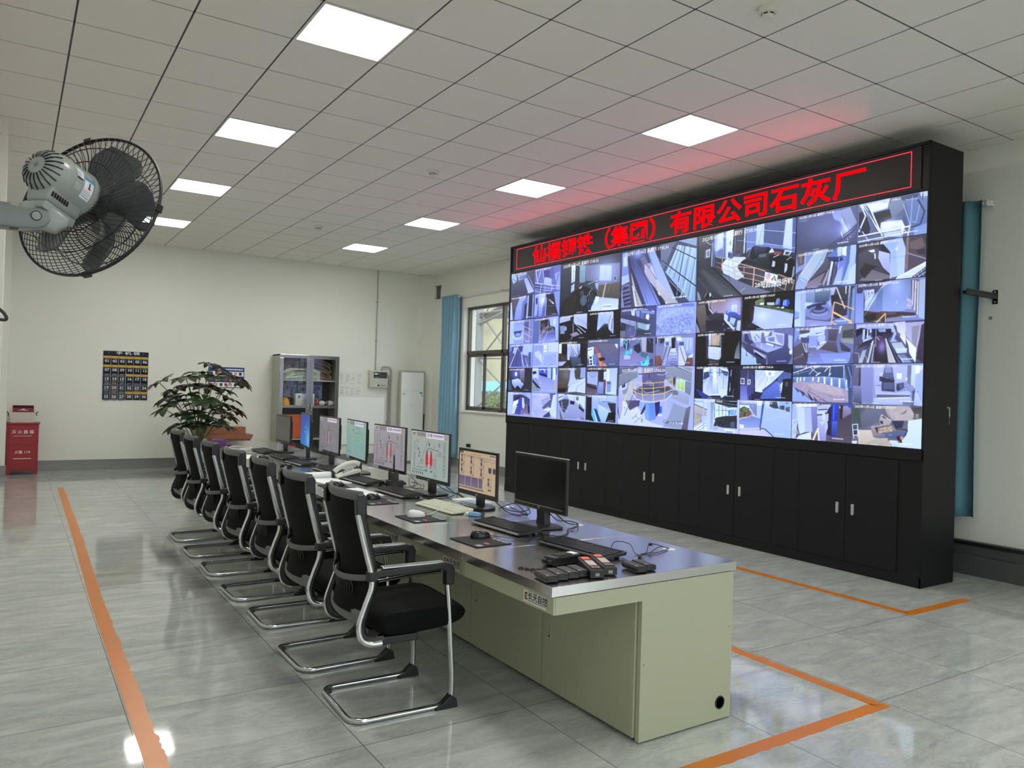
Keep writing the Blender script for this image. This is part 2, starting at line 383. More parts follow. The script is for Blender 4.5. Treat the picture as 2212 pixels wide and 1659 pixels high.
# ------------------------------------------------------------------ orange floor tape
def tape_mat():
    m = mat('orange_tape', '#c8741c', .3, vary=.12, vscale=6); return m
M_tape = tape_mat()
def tape(name, pts, w, label, rough_side=0.0, seed=1):
    rnd = random.Random(seed); n = len(pts); mb = MB(); L_ = []; R_ = []
    P = [Vector((p[0], p[1], 0)) for p in pts]; out = []
    for i in range(n - 1):
        k = max(2, int((P[i + 1] - P[i]).length / .03)) if rough_side else 1
        for q in range(k): out.append(P[i].lerp(P[i + 1], q / k))
    out.append(P[-1]); n = len(out)
    for i, p in enumerate(out):
        a = out[max(i - 1, 0)]; b = out[min(i + 1, n - 1)]
        d0 = (p - a).normalized() if (p - a).length > 1e-6 else (b - p).normalized(); d1 = (b - p).normalized() if (b - p).length > 1e-6 else d0
        nn = Vector((d0.y + d1.y, -d0.x - d1.x, 0)).normalized(); c = max(.3, nn.dot(Vector((d0.y, -d0.x, 0))))
        j = rnd.uniform(-1, .3) * rough_side
        L_.append(p - nn * w / 2 / c); R_.append(p + nn * (w / 2 + j) / c)
    vs = []; fs = []
    for z in (0.0002, .0012): vs += [(*v.xy, z) for v in L_] + [(*v.xy, z) for v in R_]
    for i in range(n - 1):
        fs.append((2 * n + i, 3 * n + i, 3 * n + i + 1, 2 * n + i + 1))
        fs.append((i, i + 1, 2 * n + i + 1, 2 * n + i)); fs.append((n + i, 3 * n + i, 3 * n + i + 1, n + i + 1)[::-1])
    mb.add(vs, fs)
    return tag(mb.build(name, M_tape, smooth=0), label, 'floor tape', 'orange floor marking tape')
tape('floor_tape', [(.508, 2.4), (.508, 5.8), (.54, 8.0), (.57, 11.85)], .082, 'long orange floor tape line down the left aisle with torn edge', .012, 3)
tape('floor_tape', [(1.9, 2.16), (3.59, 2.16), (3.59, 6.5)], .075, 'orange floor tape corner at lower right beside the desk end', .008, 5)
tape('floor_tape', [(5.30, 9.2), (5.30, 3.0), (6.09, 3.0)], .075, 'orange floor tape corner just in front of the video wall', .004, 8)
# ================================================================== what the security cameras show, panel by panel (row, column)
FEED_TXT = {
 (0, 0): '''c 0,0,500,500
p 4a4c62 0,0,500,0,500,500,0,500
p 8fb0c8 19,5,116,30,132,171,54,224,16,106
l 2c3040 8 28,107,121,180
l 2c3040 8 37,32,129,61
p 6c74a0 128,27,337,14,329,110,165,165
l d8e4f8 8 135,88,332,50
l d8e4f8 7 165,171,264,141
l d8e4f8 7 161,23,176,157
l 2c3040 6 128,49,149,174
g 4a4c60 3a3a4c 14,238,287,161,360,439,352,513,16,472
g 8f96c4 b6bce8 276,154,335,126,494,449,382,469,348,382
p 6a6e98 339,68,385,162,494,427,490,331,394,122
p 454352 349,37,486,11,496,333,406,157
c 500,0,1000,500
p 666ca4 500,0,1000,0,1000,500,500,500
p 44467c 679,61,785,72,790,238,684,229
g b2bcf0 9aa4e0 698,196,829,241,833,397,682,333
p 565a94 783,20,867,37,859,261,790,238
p 8e98d8 886,164,981,132,993,529,934,520
l 30345c 9 963,170,897,391
l c8d0f6 11 518,18,568,314
l c8d0f6 11 618,59,557,258
l b0b8e8 9 653,34,690,272
l 30345c 7 534,21,599,308
p 3c4074 500,302,673,363,665,477,508,410
l ccd4f8 10 499,272,882,391,989,417
l bcc4ee 8 501,341,874,455
l bcc4ee 7 508,394,827,493
l bcc4ee 7 509,430,615,495
l ccd4f8 9 636,325,615,500
l ccd4f8 9 848,385,827,503
l aab2e0 6 713,360,706,494
c 0,500,500,1000
p 44445a 0,500,500,500,500,1000,0,1000
p 5c4e58 41,554,198,533,104,762,47,733
p b0c0ea 8,605,34,619,63,983,8,983
g 97a4d8 7e8cc8 210,519,351,497,291,699,298,916,256,993,94,987,126,743
p 656ca4 268,631,368,526,368,730,317,810,305,949,234,987
p 343240 308,701,366,644,359,923,300,959
p 9aa4d4 368,514,397,514,378,984,344,980
p 2c2c38 397,519,471,514,474,958,389,964
p 848cc0 469,509,495,503,485,986,462,973
l c8d0f0 6 376,962,471,957
c 500,500,1000,1000
p 565e9c 500,500,1000,500,1000,1000,500,1000
p 93a0e4 512,538,595,529,580,737,565,930,503,971,517,728
p 3a3c64 530,593,576,589,570,715,539,721
g a8b4ee 7c88cc 589,511,723,517,725,612,682,699,664,948,597,977
o eef4ff 671,665,70,116,0.7
g 2a2832 38323e 738,551,882,548,937,785,957,981,735,971
p 918b94 771,647,813,655,890,749,863,757
p e8ecf4 842,701,867,715,890,750,873,754
l b8c4f0 10 745,609,728,970
p 7c90c4 876,522,992,514,986,994,934,846
l 8a90b0 4 755,786,922,794''',
 (0, 1): '''c 0,0,1000,1000
p 2c2f38 0,0,1000,0,1000,1000,0,1000
g 39424e 262a32 -16,21,186,64,200,583,-1,794
l 20242c 5 -10,276,271,171
l 20242c 5 -6,590,276,378
l 20242c 4 -18,142,187,114
p 2c3440 260,119,331,114,342,507,262,514
g dce6f4 c4d0e8 191,65,259,80,254,384,195,404
p b8c4d8 196,453,249,413,245,551,195,581
l 3c4450 5 232,94,218,565
g 86a4b0 6a8890 331,94,429,116,428,426,335,429
l 4c6670 4 335,222,427,231
g 6a6e88 5a5660 429,116,969,184,980,798,640,728,600,437,436,407
o b4c0f4 753,296,262,309,0.7
g c4d0f8 aebaf0 664,165,848,205,847,477,663,439
l 8a98d0 3 755,184,757,447
p 8a94c4 880,386,928,388,924,501,883,488
p 3c4258 892,413,916,411,914,475,894,472
g 5e564e 4a443c 652,522,973,523,973,824,757,765,640,709
l 8e8478 4 839,517,796,696
l 8e8478 2 896,546,876,699
p 1e1c1e 11,887,64,712,164,657,359,491,559,487,623,706,562,955,469,991,5,987
p 272424 75,804,184,680,292,637,263,948,61,973
l 544c46 2 255,612,288,833
l 544c46 2 120,730,96,866
e 475662 410,761,56,101
l 78889a 3 366,760,458,769
l 78889a 3 407,664,413,859
e 39444e 380,620,35,45
p b88a80 324,514,376,479,386,506,343,546
p 39434e 376,465,600,446,651,503,638,634,561,602,518,557
p 9aa4c0 592,465,651,484,638,615,602,542
l d0d8ee 6 481,474,633,434
l c0c8e0 5 461,702,552,562
l b0b8d0 4 519,594,490,802
p 2a2e3a 488,725,562,612,591,778,542,866
l 14141a 9 552,552,613,639,626,746,626,964
g aab8e4 c8d4f8 607,724,965,814,962,1006,494,975,559,869
l c8b8a0 15 766,495,689,981
l 8a7c6c 6 758,503,708,757
p d8e0f8 607,714,666,733,643,824,602,856
p 202a50 474,839,550,830,537,962,480,945
l e4ecfc 4 719,891,888,895
l 788aa8 16 720,914,857,923
l e4ecfc 6 712,955,969,980''',
 (0, 2): '''c 0,0,1000,1000
p 44485c 0,0,1000,0,1000,1000,0,1000
g 8490c8 7884b8 -20,36,81,27,94,276,112,458,-13,452
p bcc8f4 20,103,76,91,83,273,27,270
l c8d0f4 4 -9,81,196,30
p a4b4e8 0,437,104,416,120,542,-3,594
p 6c6e92 -3,602,121,574,151,977,-15,973
p 33324a 29,623,115,622,116,655,27,689
p 33324a 28,714,124,696,131,731,22,754
p 33324a 26,779,139,765,144,798,23,829
p 33324a 38,847,151,831,155,865,40,906
p 33324a 43,914,162,898,163,938,48,955
l b8c0e4 5 -10,584,41,971
l 9aa4cc 4 -16,782,20,968
p a8a6a8 128,282,149,286,259,727,317,991,212,986,179,746
p c8c4bc 156,613,190,651,245,981,205,977
l 2a2a34 7 198,709,244,949
g 2a2a42 40445e 83,142,124,135,356,1005,317,999,212,687,114,279
g 3a3c5e 8292d0 111,148,178,114,233,168,571,1002,369,1006,243,596,135,283
l 5a66a4 8 180,196,395,1002
l 2c2e4c 7 226,190,521,994
g 45475e 30323c 232,151,272,177,613,1000,558,1003
p 6c6a86 265,183,324,148,486,561,481,638,424,596,343,423
g b4a8b8 a8a8b4 327,285,353,298,480,559,477,715,398,584,324,418
p 9a90a8 353,282,410,279,492,546,446,475
l 55506a 4 286,203,499,555
p bcb8cc 397,378,424,314,499,548,493,562
l d4d8ec 5 483,568,481,724
g bcbcc4 a8a6aa 486,561,538,625,670,808,780,1000,638,996,490,741
g 94a4d4 a4b4e8 368,87,436,17,471,135,743,935,499,578
p 7c8cc0 362,101,387,100,505,580,492,546
p 2a2e3a 462,16,536,11,541,245,497,203
p 686c7c 531,17,729,7,738,138,589,440,544,370
g a8c0d8 84a0b8 742,62,979,181,980,1006,929,1006,602,474
g 707a90 60687c 544,52,666,104,688,277,582,424,543,308
p 8a9cb0 735,-8,981,13,978,145
p 4c525e 724,5,765,46,614,461,576,439
l 6a7488 4 562,56,555,311
l 6a7488 4 599,72,593,349
l 6a7488 4 636,90,624,386
l 3e4a5e 6 767,107,651,500
l dfeaf6 4 749,80,627,510
l dfeaf6 4 790,82,682,567
l 54647c 7 813,96,713,603
l 3e4a5e 11 842,96,773,660
l dfeaf6 4 882,113,779,698
l 54647c 6 911,142,828,773
l dfeaf6 4 945,158,841,843
l 54647c 7 971,312,894,926
l dfeaf6 4 977,343,918,967
l 6c7c94 6 875,320,831,670
l b4c4d8 10 870,632,801,920
l 2c3442 14 554,279,986,770
l a0aec4 4 561,299,980,778
l 2c3442 11 684,94,977,343
p 20242e 641,590,751,731,818,847,778,916,738,910
l c8d4ea 5 653,615,924,1005
l b4c0d8 4 763,725,755,906
o 9aa8f0 231,94,104,97,0.7
p d8def0 612,945,637,973,634,994,619,993
p dce0f0 510,783,535,795,545,843,530,840''',
 (0, 3): '''c 0,0,1000,1000
p 35373e 0,0,1000,0,1000,1000,0,1000
g 4a4c50 303238 -8,13,185,8,188,145,172,510,88,477,-15,536
p 4c5054 -5,14,185,8,165,139,-5,145
l c0ccd4 5 79,93,141,165,165,164
p 5c6468 77,247,142,222,136,357,79,365
p b0bcc4 92,238,139,225,134,349,94,356
p 6c767e 104,261,129,250,127,336,106,338
l c8d4ea 6 161,138,160,500
g 4c5c84 444c66 167,123,193,114,196,530,165,501
g a0b0e0 7c88ac 186,32,313,11,321,416,198,356
g ccd8fa bccaf4 221,26,278,18,277,231,202,285
p 6a7696 196,283,283,264,286,423,198,363
l 4c5878 11 295,7,297,394
g dce4fa c4d0ea 316,13,391,2,377,413,315,414
p c4ccdc 338,160,372,157,371,231,340,235
p 8c96a8 350,174,364,174,363,221,351,222
g 4a4c58 4c484e 397,4,512,5,508,381,449,421,404,388
l 8c98b0 4 408,30,404,379
l c8d4ec 12 510,13,503,379
g 7484ac 6c7cac 520,8,997,14,992,494,870,407,749,363,603,296,525,385
g 5a6484 525c7c 696,5,897,13,879,381,696,276
l 48527c 2 732,8,732,299
l 48527c 2 768,11,763,322
l 48527c 2 803,11,794,344
l 48527c 2 838,10,825,368
l 48527c 2 867,11,854,382
g c0ccf8 b4c2f4 627,8,699,7,695,305,619,286
g c4d0fa bccaf8 902,11,980,10,967,439,879,388
p 54628c 964,11,997,14,992,494,962,445
l 48527c 2 686,2,646,308
l 48527c 3 732,8,698,336
l b4c4ec 5 524,39,704,101,996,219
l a4b4e0 6 516,213,696,283,990,423
l 8a98c0 5 428,176,516,202
g 3a3634 6a6480 409,327,470,341,466,424,399,410
g d4def4 b8c4e0 265,498,321,416,405,411,526,446,467,510,447,583,510,718,439,760,291,629
p c4ccec 399,417,510,434,526,462,462,493,412,490
g 2a2a32 1e1e24 567,341,603,312,749,349,781,416,664,432,628,484,570,487
g 40465a 2a2c38 603,312,739,346,719,416,610,420
l b0bcd4 7 534,333,572,320
l 8c94ac 5 582,306,542,442
g 333a3c 1d2024 633,485,658,423,731,447,761,469,785,683,656,603
p 5a6468 653,437,709,436,731,455,721,482,654,475
p c8d0d8 755,410,780,370,801,434,750,437
p 8a4c48 800,427,871,452,852,491,796,471
p 18181c 751,468,841,481,949,542,993,596,988,839,906,779,776,702
p c4ccd4 899,429,967,459,939,511,885,491
p 3a3e48 909,453,948,469,929,501,900,487
l d0d8dc 6 792,507,846,482
l d0d8dc 5 916,571,959,538
p b4bcc0 788,549,813,570,809,635,780,637
p b4bcc0 902,612,927,623,924,711,900,750
p 8c949c 980,671,992,674,988,795,965,849
g 1e1c22 38303c 484,490,532,478,634,539,656,612,620,634,467,510
g 3a3442 544c5a 446,536,544,542,709,667,707,831,618,785,498,693,441,581
p 5a5e7c 336,324,392,334,394,424,366,433,335,402
p 8c98b4 327,318,370,324,392,334,376,353
p 2a3c9c 339,341,354,349,354,391,340,384
l a0a8c0 4 343,413,339,631
l a0a8c0 4 389,430,396,682
g 6a7088 6c6e7c 262,632,439,760,598,879,781,984,720,1005,476,974,385,836
l c0c8dc 4 475,927,529,884
l 3a3e4a 5 348,657,367,770
l b09c7c 6 204,365,280,398,451,498
l a89470 5 205,445,288,495,414,584
l a89470 4 207,510,410,661
l b49c74 7 413,552,615,618
l c0a478 9 451,514,615,613,724,685
l c0a478 8 414,615,611,708,721,773
l b89c70 7 416,693,607,782,718,847,809,901
l b89c70 7 277,398,273,587
l c0a478 8 411,552,412,747
l b89c70 6 509,558,505,749
l c8ac80 11 612,609,601,888
l c0a478 8 846,753,930,820,998,869
l b89c70 8 843,855,922,913
l b09468 6 830,911,909,977
l b09468 8 930,820,909,984
l a88c60 7 993,875,972,994
l a08458 6 819,881,811,997
l 8c7450 4 722,834,709,936
p d8dcf4 719,692,841,760,829,897,709,824
e c06a80 749,760,23,39
e dcdff4 749,760,17,30
l 3c3a58 7 744,775,756,740
l c06a80 3 733,738,767,782
p 2c2c34 809,762,828,839,778,821
p d0c888 808,779,819,826,790,817
p d08ca0 719,811,763,830,760,845,719,826
g 2f3034 45464a -10,530,64,520,172,501,498,993,298,986,7,705,-14,619
g 3e4044 505256 16,543,83,525,455,994,274,975
l 5c6064 4 46,533,332,991
l 68696c 2 64,529,354,994
l 1c1c20 13 172,519,385,827,493,993
l 74767a 3 -7,621,181,968
p 70787c -10,826,29,888,56,1006,0,999
l b4bcc8 5 -13,817,43,1005
p 1c1c20 91,930,114,903,162,917,175,975,97,980
l c8ccd8 4 88,955,114,894
p c4c8d4 141,907,159,897,163,942,146,964
o b4c4ff 200,195,35,129,0.7''',
 (0, 4): '''c 0,0,500,500
p 4c4e62 0,0,500,0,500,500,0,500
g 555a78 454858 4,-6,496,1,505,509,6,474
o 747aa0 243,224,205,263,0.7
o 8890d0 396,284,114,171,0.7
g 8a94c0 a8b4f0 295,30,360,26,433,312,428,328,396,267,362,173,319,133
g 9098b4 8a90ac 360,34,445,18,500,229,444,298
o d0dcff 412,297,47,77,0.7
l f0f4ff 7 378,314,392,386
l c8d4f4 5 379,160,428,311
l dce6f8 3 373,141,389,162
g 50546c 484c60 281,487,439,349,500,280,501,315,325,498
l 343848 6 270,484,500,264
p 6c7488 17,69,69,49,116,64,64,101
p f0f4ff 450,389,455,391,456,404,450,402
p f0f4ff 428,413,433,413,433,427,428,426
c 500,0,1000,500
p 5c6480 500,0,1000,0,1000,500,500,500
g 9cacd4 c0ccf0 512,16,743,2,726,126,619,142,527,46
p dde6f8 593,33,730,21,726,110,614,123
p 8898b8 676,20,725,24,721,52,681,50
g 2e2c34 232127 625,151,741,139,757,257,680,283,672,379,637,304
g c8d0f4 b4bcec 680,283,823,293,826,494,712,463,677,365
o eef2ff 733,323,67,88,0.7
g 7c8898 6c7888 730,80,781,7,847,62,844,157,761,258
p 485064 781,7,937,14,929,90,847,78
g 6c7c9c 5a6c94 847,69,1004,45,1004,503,890,503,888,344
p b4c0dc 946,8,1001,13,1002,84,956,75
l 343c54 5 947,64,1002,75
l 343c54 5 968,17,965,101
l 8c9cbc 7 897,39,888,376
l a0acc4 5 847,62,938,77
l 3a4258 12 933,82,981,240,956,381,893,401
l a8b4cc 4 948,151,924,354,896,331
l b4c0d8 4 838,114,888,376
g 20222e 2e3040 514,116,559,97,603,327,594,424,518,404
l d0daf0 11 527,20,565,165,517,353
l c8d4f0 11 537,16,672,395
l 2e344c 7 563,24,676,347
l e0e8fa 10 583,30,693,450
l 2e344c 4 548,27,663,410
l b8c4e8 7 542,352,595,490
l 50587c 6 521,270,539,442
p d8dcec 777,344,828,295,852,382,831,503,824,373
p 4c5878 831,216,860,289,870,402,847,365
l dcdcec 12 513,410,888,384
l 2c3044 3 514,427,824,410
l d4d4e4 10 514,478,880,453
l d4ccc4 9 886,368,872,498
l d8c8b8 5 833,392,872,466
g 7c90b8 8498b8 912,414,1002,378,1002,506,913,501
c 0,500,500,1000
p 535668 0,500,500,500,500,1000,0,1000
g 7884a4 8894bc 1,509,181,498,138,674,23,757,0,781
p 605860 1,481,83,501,80,661,22,685
l c8ccd4 6 86,501,81,680
p 80706a 37,545,55,539,51,647,39,644
g 545056 4c4a58 186,781,284,661,307,727,245,977,86,984,107,863
g 746870 8a7e8c 91,949,159,855,264,805,320,843,244,959,115,999
l 32323e 9 114,900,285,775
l 3c3c4a 11 306,685,222,946
g a0b0b8 a8b8c8 175,506,286,479,240,670,119,893,30,813,81,706
g 90a0b4 98a8c4 30,813,119,893,86,994,3,989,8,917
l d8e0ea 4 186,509,53,791
l 7c8c9c 6 271,510,124,875
o c4b4b4 111,765,40,62,0.7
l e0e8f0 3 42,843,90,906
g 5a6aa8 8898d8 271,599,347,511,505,509,507,1013,322,981,361,782,328,671
g 3c4468 2c3450 272,607,392,634,402,680,355,695,284,670
g c0ccec b0c0ec 352,504,389,506,386,616,354,625
p d8e4f8 389,514,426,506,423,634,391,609
g a4b8dc 9cb4d4 457,497,505,509,492,725,434,991,397,994,451,715
p 5c6c94 432,507,458,501,446,715,411,903,387,984,424,709
g d8e0f0 a4b0c8 306,667,322,687,289,975,272,981
l 222638 7 328,689,305,970
l 222638 5 355,695,337,888
l a8b4d0 4 370,638,357,842
g 94a4e0 a4b4ec 362,808,398,747,386,975,322,981
p b8c8f0 452,810,503,727,507,1013,434,1000
l ccc4c4 5 285,775,245,977
c 500,500,1000,1000
p 3a3842 500,500,1000,500,1000,1000,500,1000
g 3a3a44 302e36 514,520,679,511,753,660,681,626,641,584,597,590,518,687
o 7c8094 611,626,59,58,0.7
g 4c4c52 3a3a44 522,622,597,599,643,683,694,826,753,943,622,975,517,965
g e8ecfc c8d0f4 592,606,636,600,642,634,613,631
l e8ecfc 8 642,650,645,717
g 54525c 4c4a54 644,593,666,599,667,714,650,718
g b4bce8 9a9cc0 671,625,749,676,757,927,703,836,667,714
p 2e2e38 679,511,724,573,749,676,700,639,676,593
g 6a6264 766e74 527,967,621,843,753,943,763,977,622,984
p 302c30 569,750,664,820,621,852,568,949,525,858
g 94a8cc a8b8e4 684,513,835,504,860,638,851,946,753,984,753,660
g a8b8d8 b4c4ec 790,589,835,513,860,638,856,946,810,970
p d8e4fa 791,637,805,616,801,655
l 7c8cb4 3 759,734,852,731
l d0dcf0 3 753,660,818,596
g 4c4448 544c58 845,507,1002,517,1002,852,860,948,860,638
p 6a5858 887,574,967,539,991,639,947,674,888,653
p 7c6c68 863,511,882,517,878,888,860,932
l 8c8490 9 866,695,1001,797
p 3a3438 929,679,991,670,996,749,948,730
p 3c3c40 967,516,1002,517,1004,642,986,622
g d4d8ec c0c8e4 805,970,1004,821,1004,999,870,1005,797,999
l e8ecf8 6 796,991,1004,836
p 3a4052 906,989,968,922,1000,882,1002,999,934,1009
l dce2f4 3 920,999,999,904
l dce2f4 4 938,1010,1001,945
l dce2f4 3 919,967,934,1009
l dce2f4 2 942,948,960,1006
l dce2f4 2 968,922,987,996
p 6a5450 753,984,777,964,797,999,758,996''',
 (1, 0): '''c 0,0,500,500
p 8d9ad4 0,0,500,0,500,500,0,500
p a8b8ea -3,5,89,3,103,489,0,483
g 8392cc 97a6e0 89,3,290,2,280,217,208,233,106,192
e aebcf0 183,340,111,77
e 6674b4 182,307,77,55
p 3c4474 85,234,274,217,232,290,109,291
e 8896d4 188,302,49,34
p 7c7ca8 301,13,489,12,498,502,304,490
p 56567c 314,68,410,47,405,250,318,221
l d8c4b8 8 299,138,490,236
l d8c4b8 8 297,268,473,383
l d8c4b8 7 301,393,413,486
l c8ccf0 7 305,132,292,457
l c0c6ee 6 421,37,412,464
c 500,0,1000,500
p 5a618c 500,0,1000,0,1000,500,500,500
p 5668a0 495,34,610,35,602,487,503,492
p 2c2a30 631,70,801,25,827,202,799,282,688,294,635,217
p 9fb0ea 811,6,976,3,979,480,941,477,925,243,826,172
p c4d0f4 890,45,930,39,924,180,884,147
p 4a4a60 642,122,714,109,737,205,666,220
e 6c6e92 797,261,128,72
e 403e4c 787,240,79,36
p 34343e 826,172,915,211,916,292,886,239
g 5a62a0 98a4e0 638,332,928,345,933,518,602,498
l d0a058 10 628,489,631,58,811,6
l dcb468 9 615,404,795,163
l dcb890 9 694,493,775,322
l a8b0d0 5 800,25,770,342
c 0,500,500,1000
p 8590cc 0,500,500,500,500,1000,0,1000
p 6c76b4 13,495,69,487,52,655,5,653
p 3c4270 71,553,295,532,320,663,52,655
p a9b6ee 315,502,498,492,492,675,309,666
l bcc8f4 9 172,503,221,659
l 2c3056 10 116,534,85,653
c 500,500,1000,1000
p a4b0e4 500,500,1000,500,1000,1000,500,1000
p 8f9cd8 498,512,705,503,700,684,481,674
p bcc8f4 805,511,990,511,986,697,810,688
p e4eafc 716,557,777,554,777,586,715,588
p e4eafc 718,604,777,601,778,627,716,627
p dce4fa 719,656,779,653,770,678,718,679
l 7884c4 5 521,578,706,566
c 0,500,500,1000
p 4b4f80 -10,658,260,636,292,975,11,970
p a4aee0 106,560,200,564,146,698,86,685
p a8b2e4 292,570,394,575,420,698,388,764,296,727
p 585c94 285,716,410,753,405,976,304,970
l c4cef2 13 145,688,35,966
l c0c8ee 11 260,669,327,970
l bcc4e8 9 355,797,405,972
l 2e325c 11 134,733,71,966
l 2e325c 9 192,723,142,967
l 34386a 9 332,751,372,970
p 505078 419,688,463,678,472,977,417,977
c 500,500,1000,1000
p 8c9ad4 494,580,709,592,677,948,505,967
p b4c0f0 540,682,626,653,682,742,674,873,587,804,542,748
p c0ccf6 638,730,681,732,686,883,654,883
p 94a2d8 735,755,949,732,966,964,709,960
p e8eefc 718,601,772,601,773,627,716,630
p d8e0fa 717,666,776,662,774,689,720,692
l 7482c0 6 597,794,608,975
l 7482c0 4 800,876,889,751
p 2e3666 853,935,894,937,894,948,853,948''',
 (1, 1): '''c 0,0,500,500
p 1c1a1c 0,0,500,0,500,500,0,500
g b8c0ea 9aa4d8 247,5,478,12,480,282,288,186,250,124
p a8b0d8 -3,37,193,23,195,108,-1,148
p 2a2a38 193,18,257,25,251,143,214,130
p 1a1820 0,159,195,108,269,164,267,400,163,294,1,198
p 7c8aa8 11,199,96,198,100,358,24,352
e 8a98b0 116,259,20,45
l d8dcf0 10 250,134,485,292
l 20202c 9 261,183,479,378
l c4ccec 11 317,278,400,381
l c4ccec 9 260,164,461,358
l b0a8b8 9 244,162,253,380,214,476
p 8a8496 193,375,301,335,365,388,258,429
l 6c7090 4 266,26,483,224
c 500,0,1000,500
p 1b1a1b 500,0,1000,0,1000,500,500,500
g b8c2ee 9cacdf 664,25,892,25,906,422,788,348,640,362
p 1f1f24 648,354,744,221,817,239,838,416,640,391
l e0e6fa 9 655,307,830,119
l 8a94c0 6 672,327,846,93
l 2a3048 6 780,355,854,93
l e0e6fa 7 836,351,870,132
l 3c4468 11 879,143,874,410
l c4ccf0 5 860,343,900,343
l c4ccf0 4 861,372,900,371
o 90a8e8 726,173,97,149,0.7
p 151416 499,159,651,146,643,486,498,476
p 1a191b 896,25,963,34,966,499,903,495
g 26242a 19181b 640,368,777,253,877,402,910,422,911,505,643,486
c 0,500,500,1000
p 2a2628 0,500,500,500,500,1000,0,1000
p d4dcf0 -6,544,54,547,54,730,-6,733
p 1c1a20 74,548,151,553,152,781,69,778
g c4ccec 6c78a0 151,553,378,566,373,748,329,817,215,804,160,729
l e4eafc 9 190,566,299,785
l 2c3454 7 209,588,281,765
l e4eafc 7 247,569,336,756
l 383c60 7 331,575,355,768
p b0bce0 154,656,203,679,203,865,159,854
g 4a566c 3a4050 215,804,384,819,416,982,249,979
p 3a3230 -1,723,147,771,150,884,3,892
p a4acc8 -2,892,150,884,74,966,6,975
p 1a1a1c 378,566,465,572,470,988,407,986
p 4c3c34 69,778,110,800,102,883,62,851
c 500,500,1000,1000
p 575a78 500,500,1000,500,1000,1000,500,1000
g 6c6470 4e5a80 646,582,965,601,975,982,818,979,762,774
l 7c84a0 3 734,646,950,961
l 7c84a0 3 838,748,976,697
p c8d0f0 925,599,973,602,972,687,942,647
p d0d8ee 489,653,604,630,604,964,551,983,492,774
l 23263c 9 499,694,578,678
l 23263c 7 519,784,533,973
l 23263c 7 590,777,612,966
p 2a2c40 537,810,573,807,574,851,541,849
p 2a2c40 544,874,579,874,580,911,545,909
p 2a2c40 550,924,585,925,582,964,550,964
p c0745c 654,751,711,742,768,988,699,986
p a85a48 613,640,656,642,676,751,651,769
l e0b09c 7 685,761,717,986
p 3c2024 679,839,772,823,790,881,706,899
p cc8474 775,919,819,988,751,988
p 5a7ab4 607,768,659,769,656,986,613,985
l e4ecfa 9 479,977,638,966
l 20243a 5 926,972,973,934''',
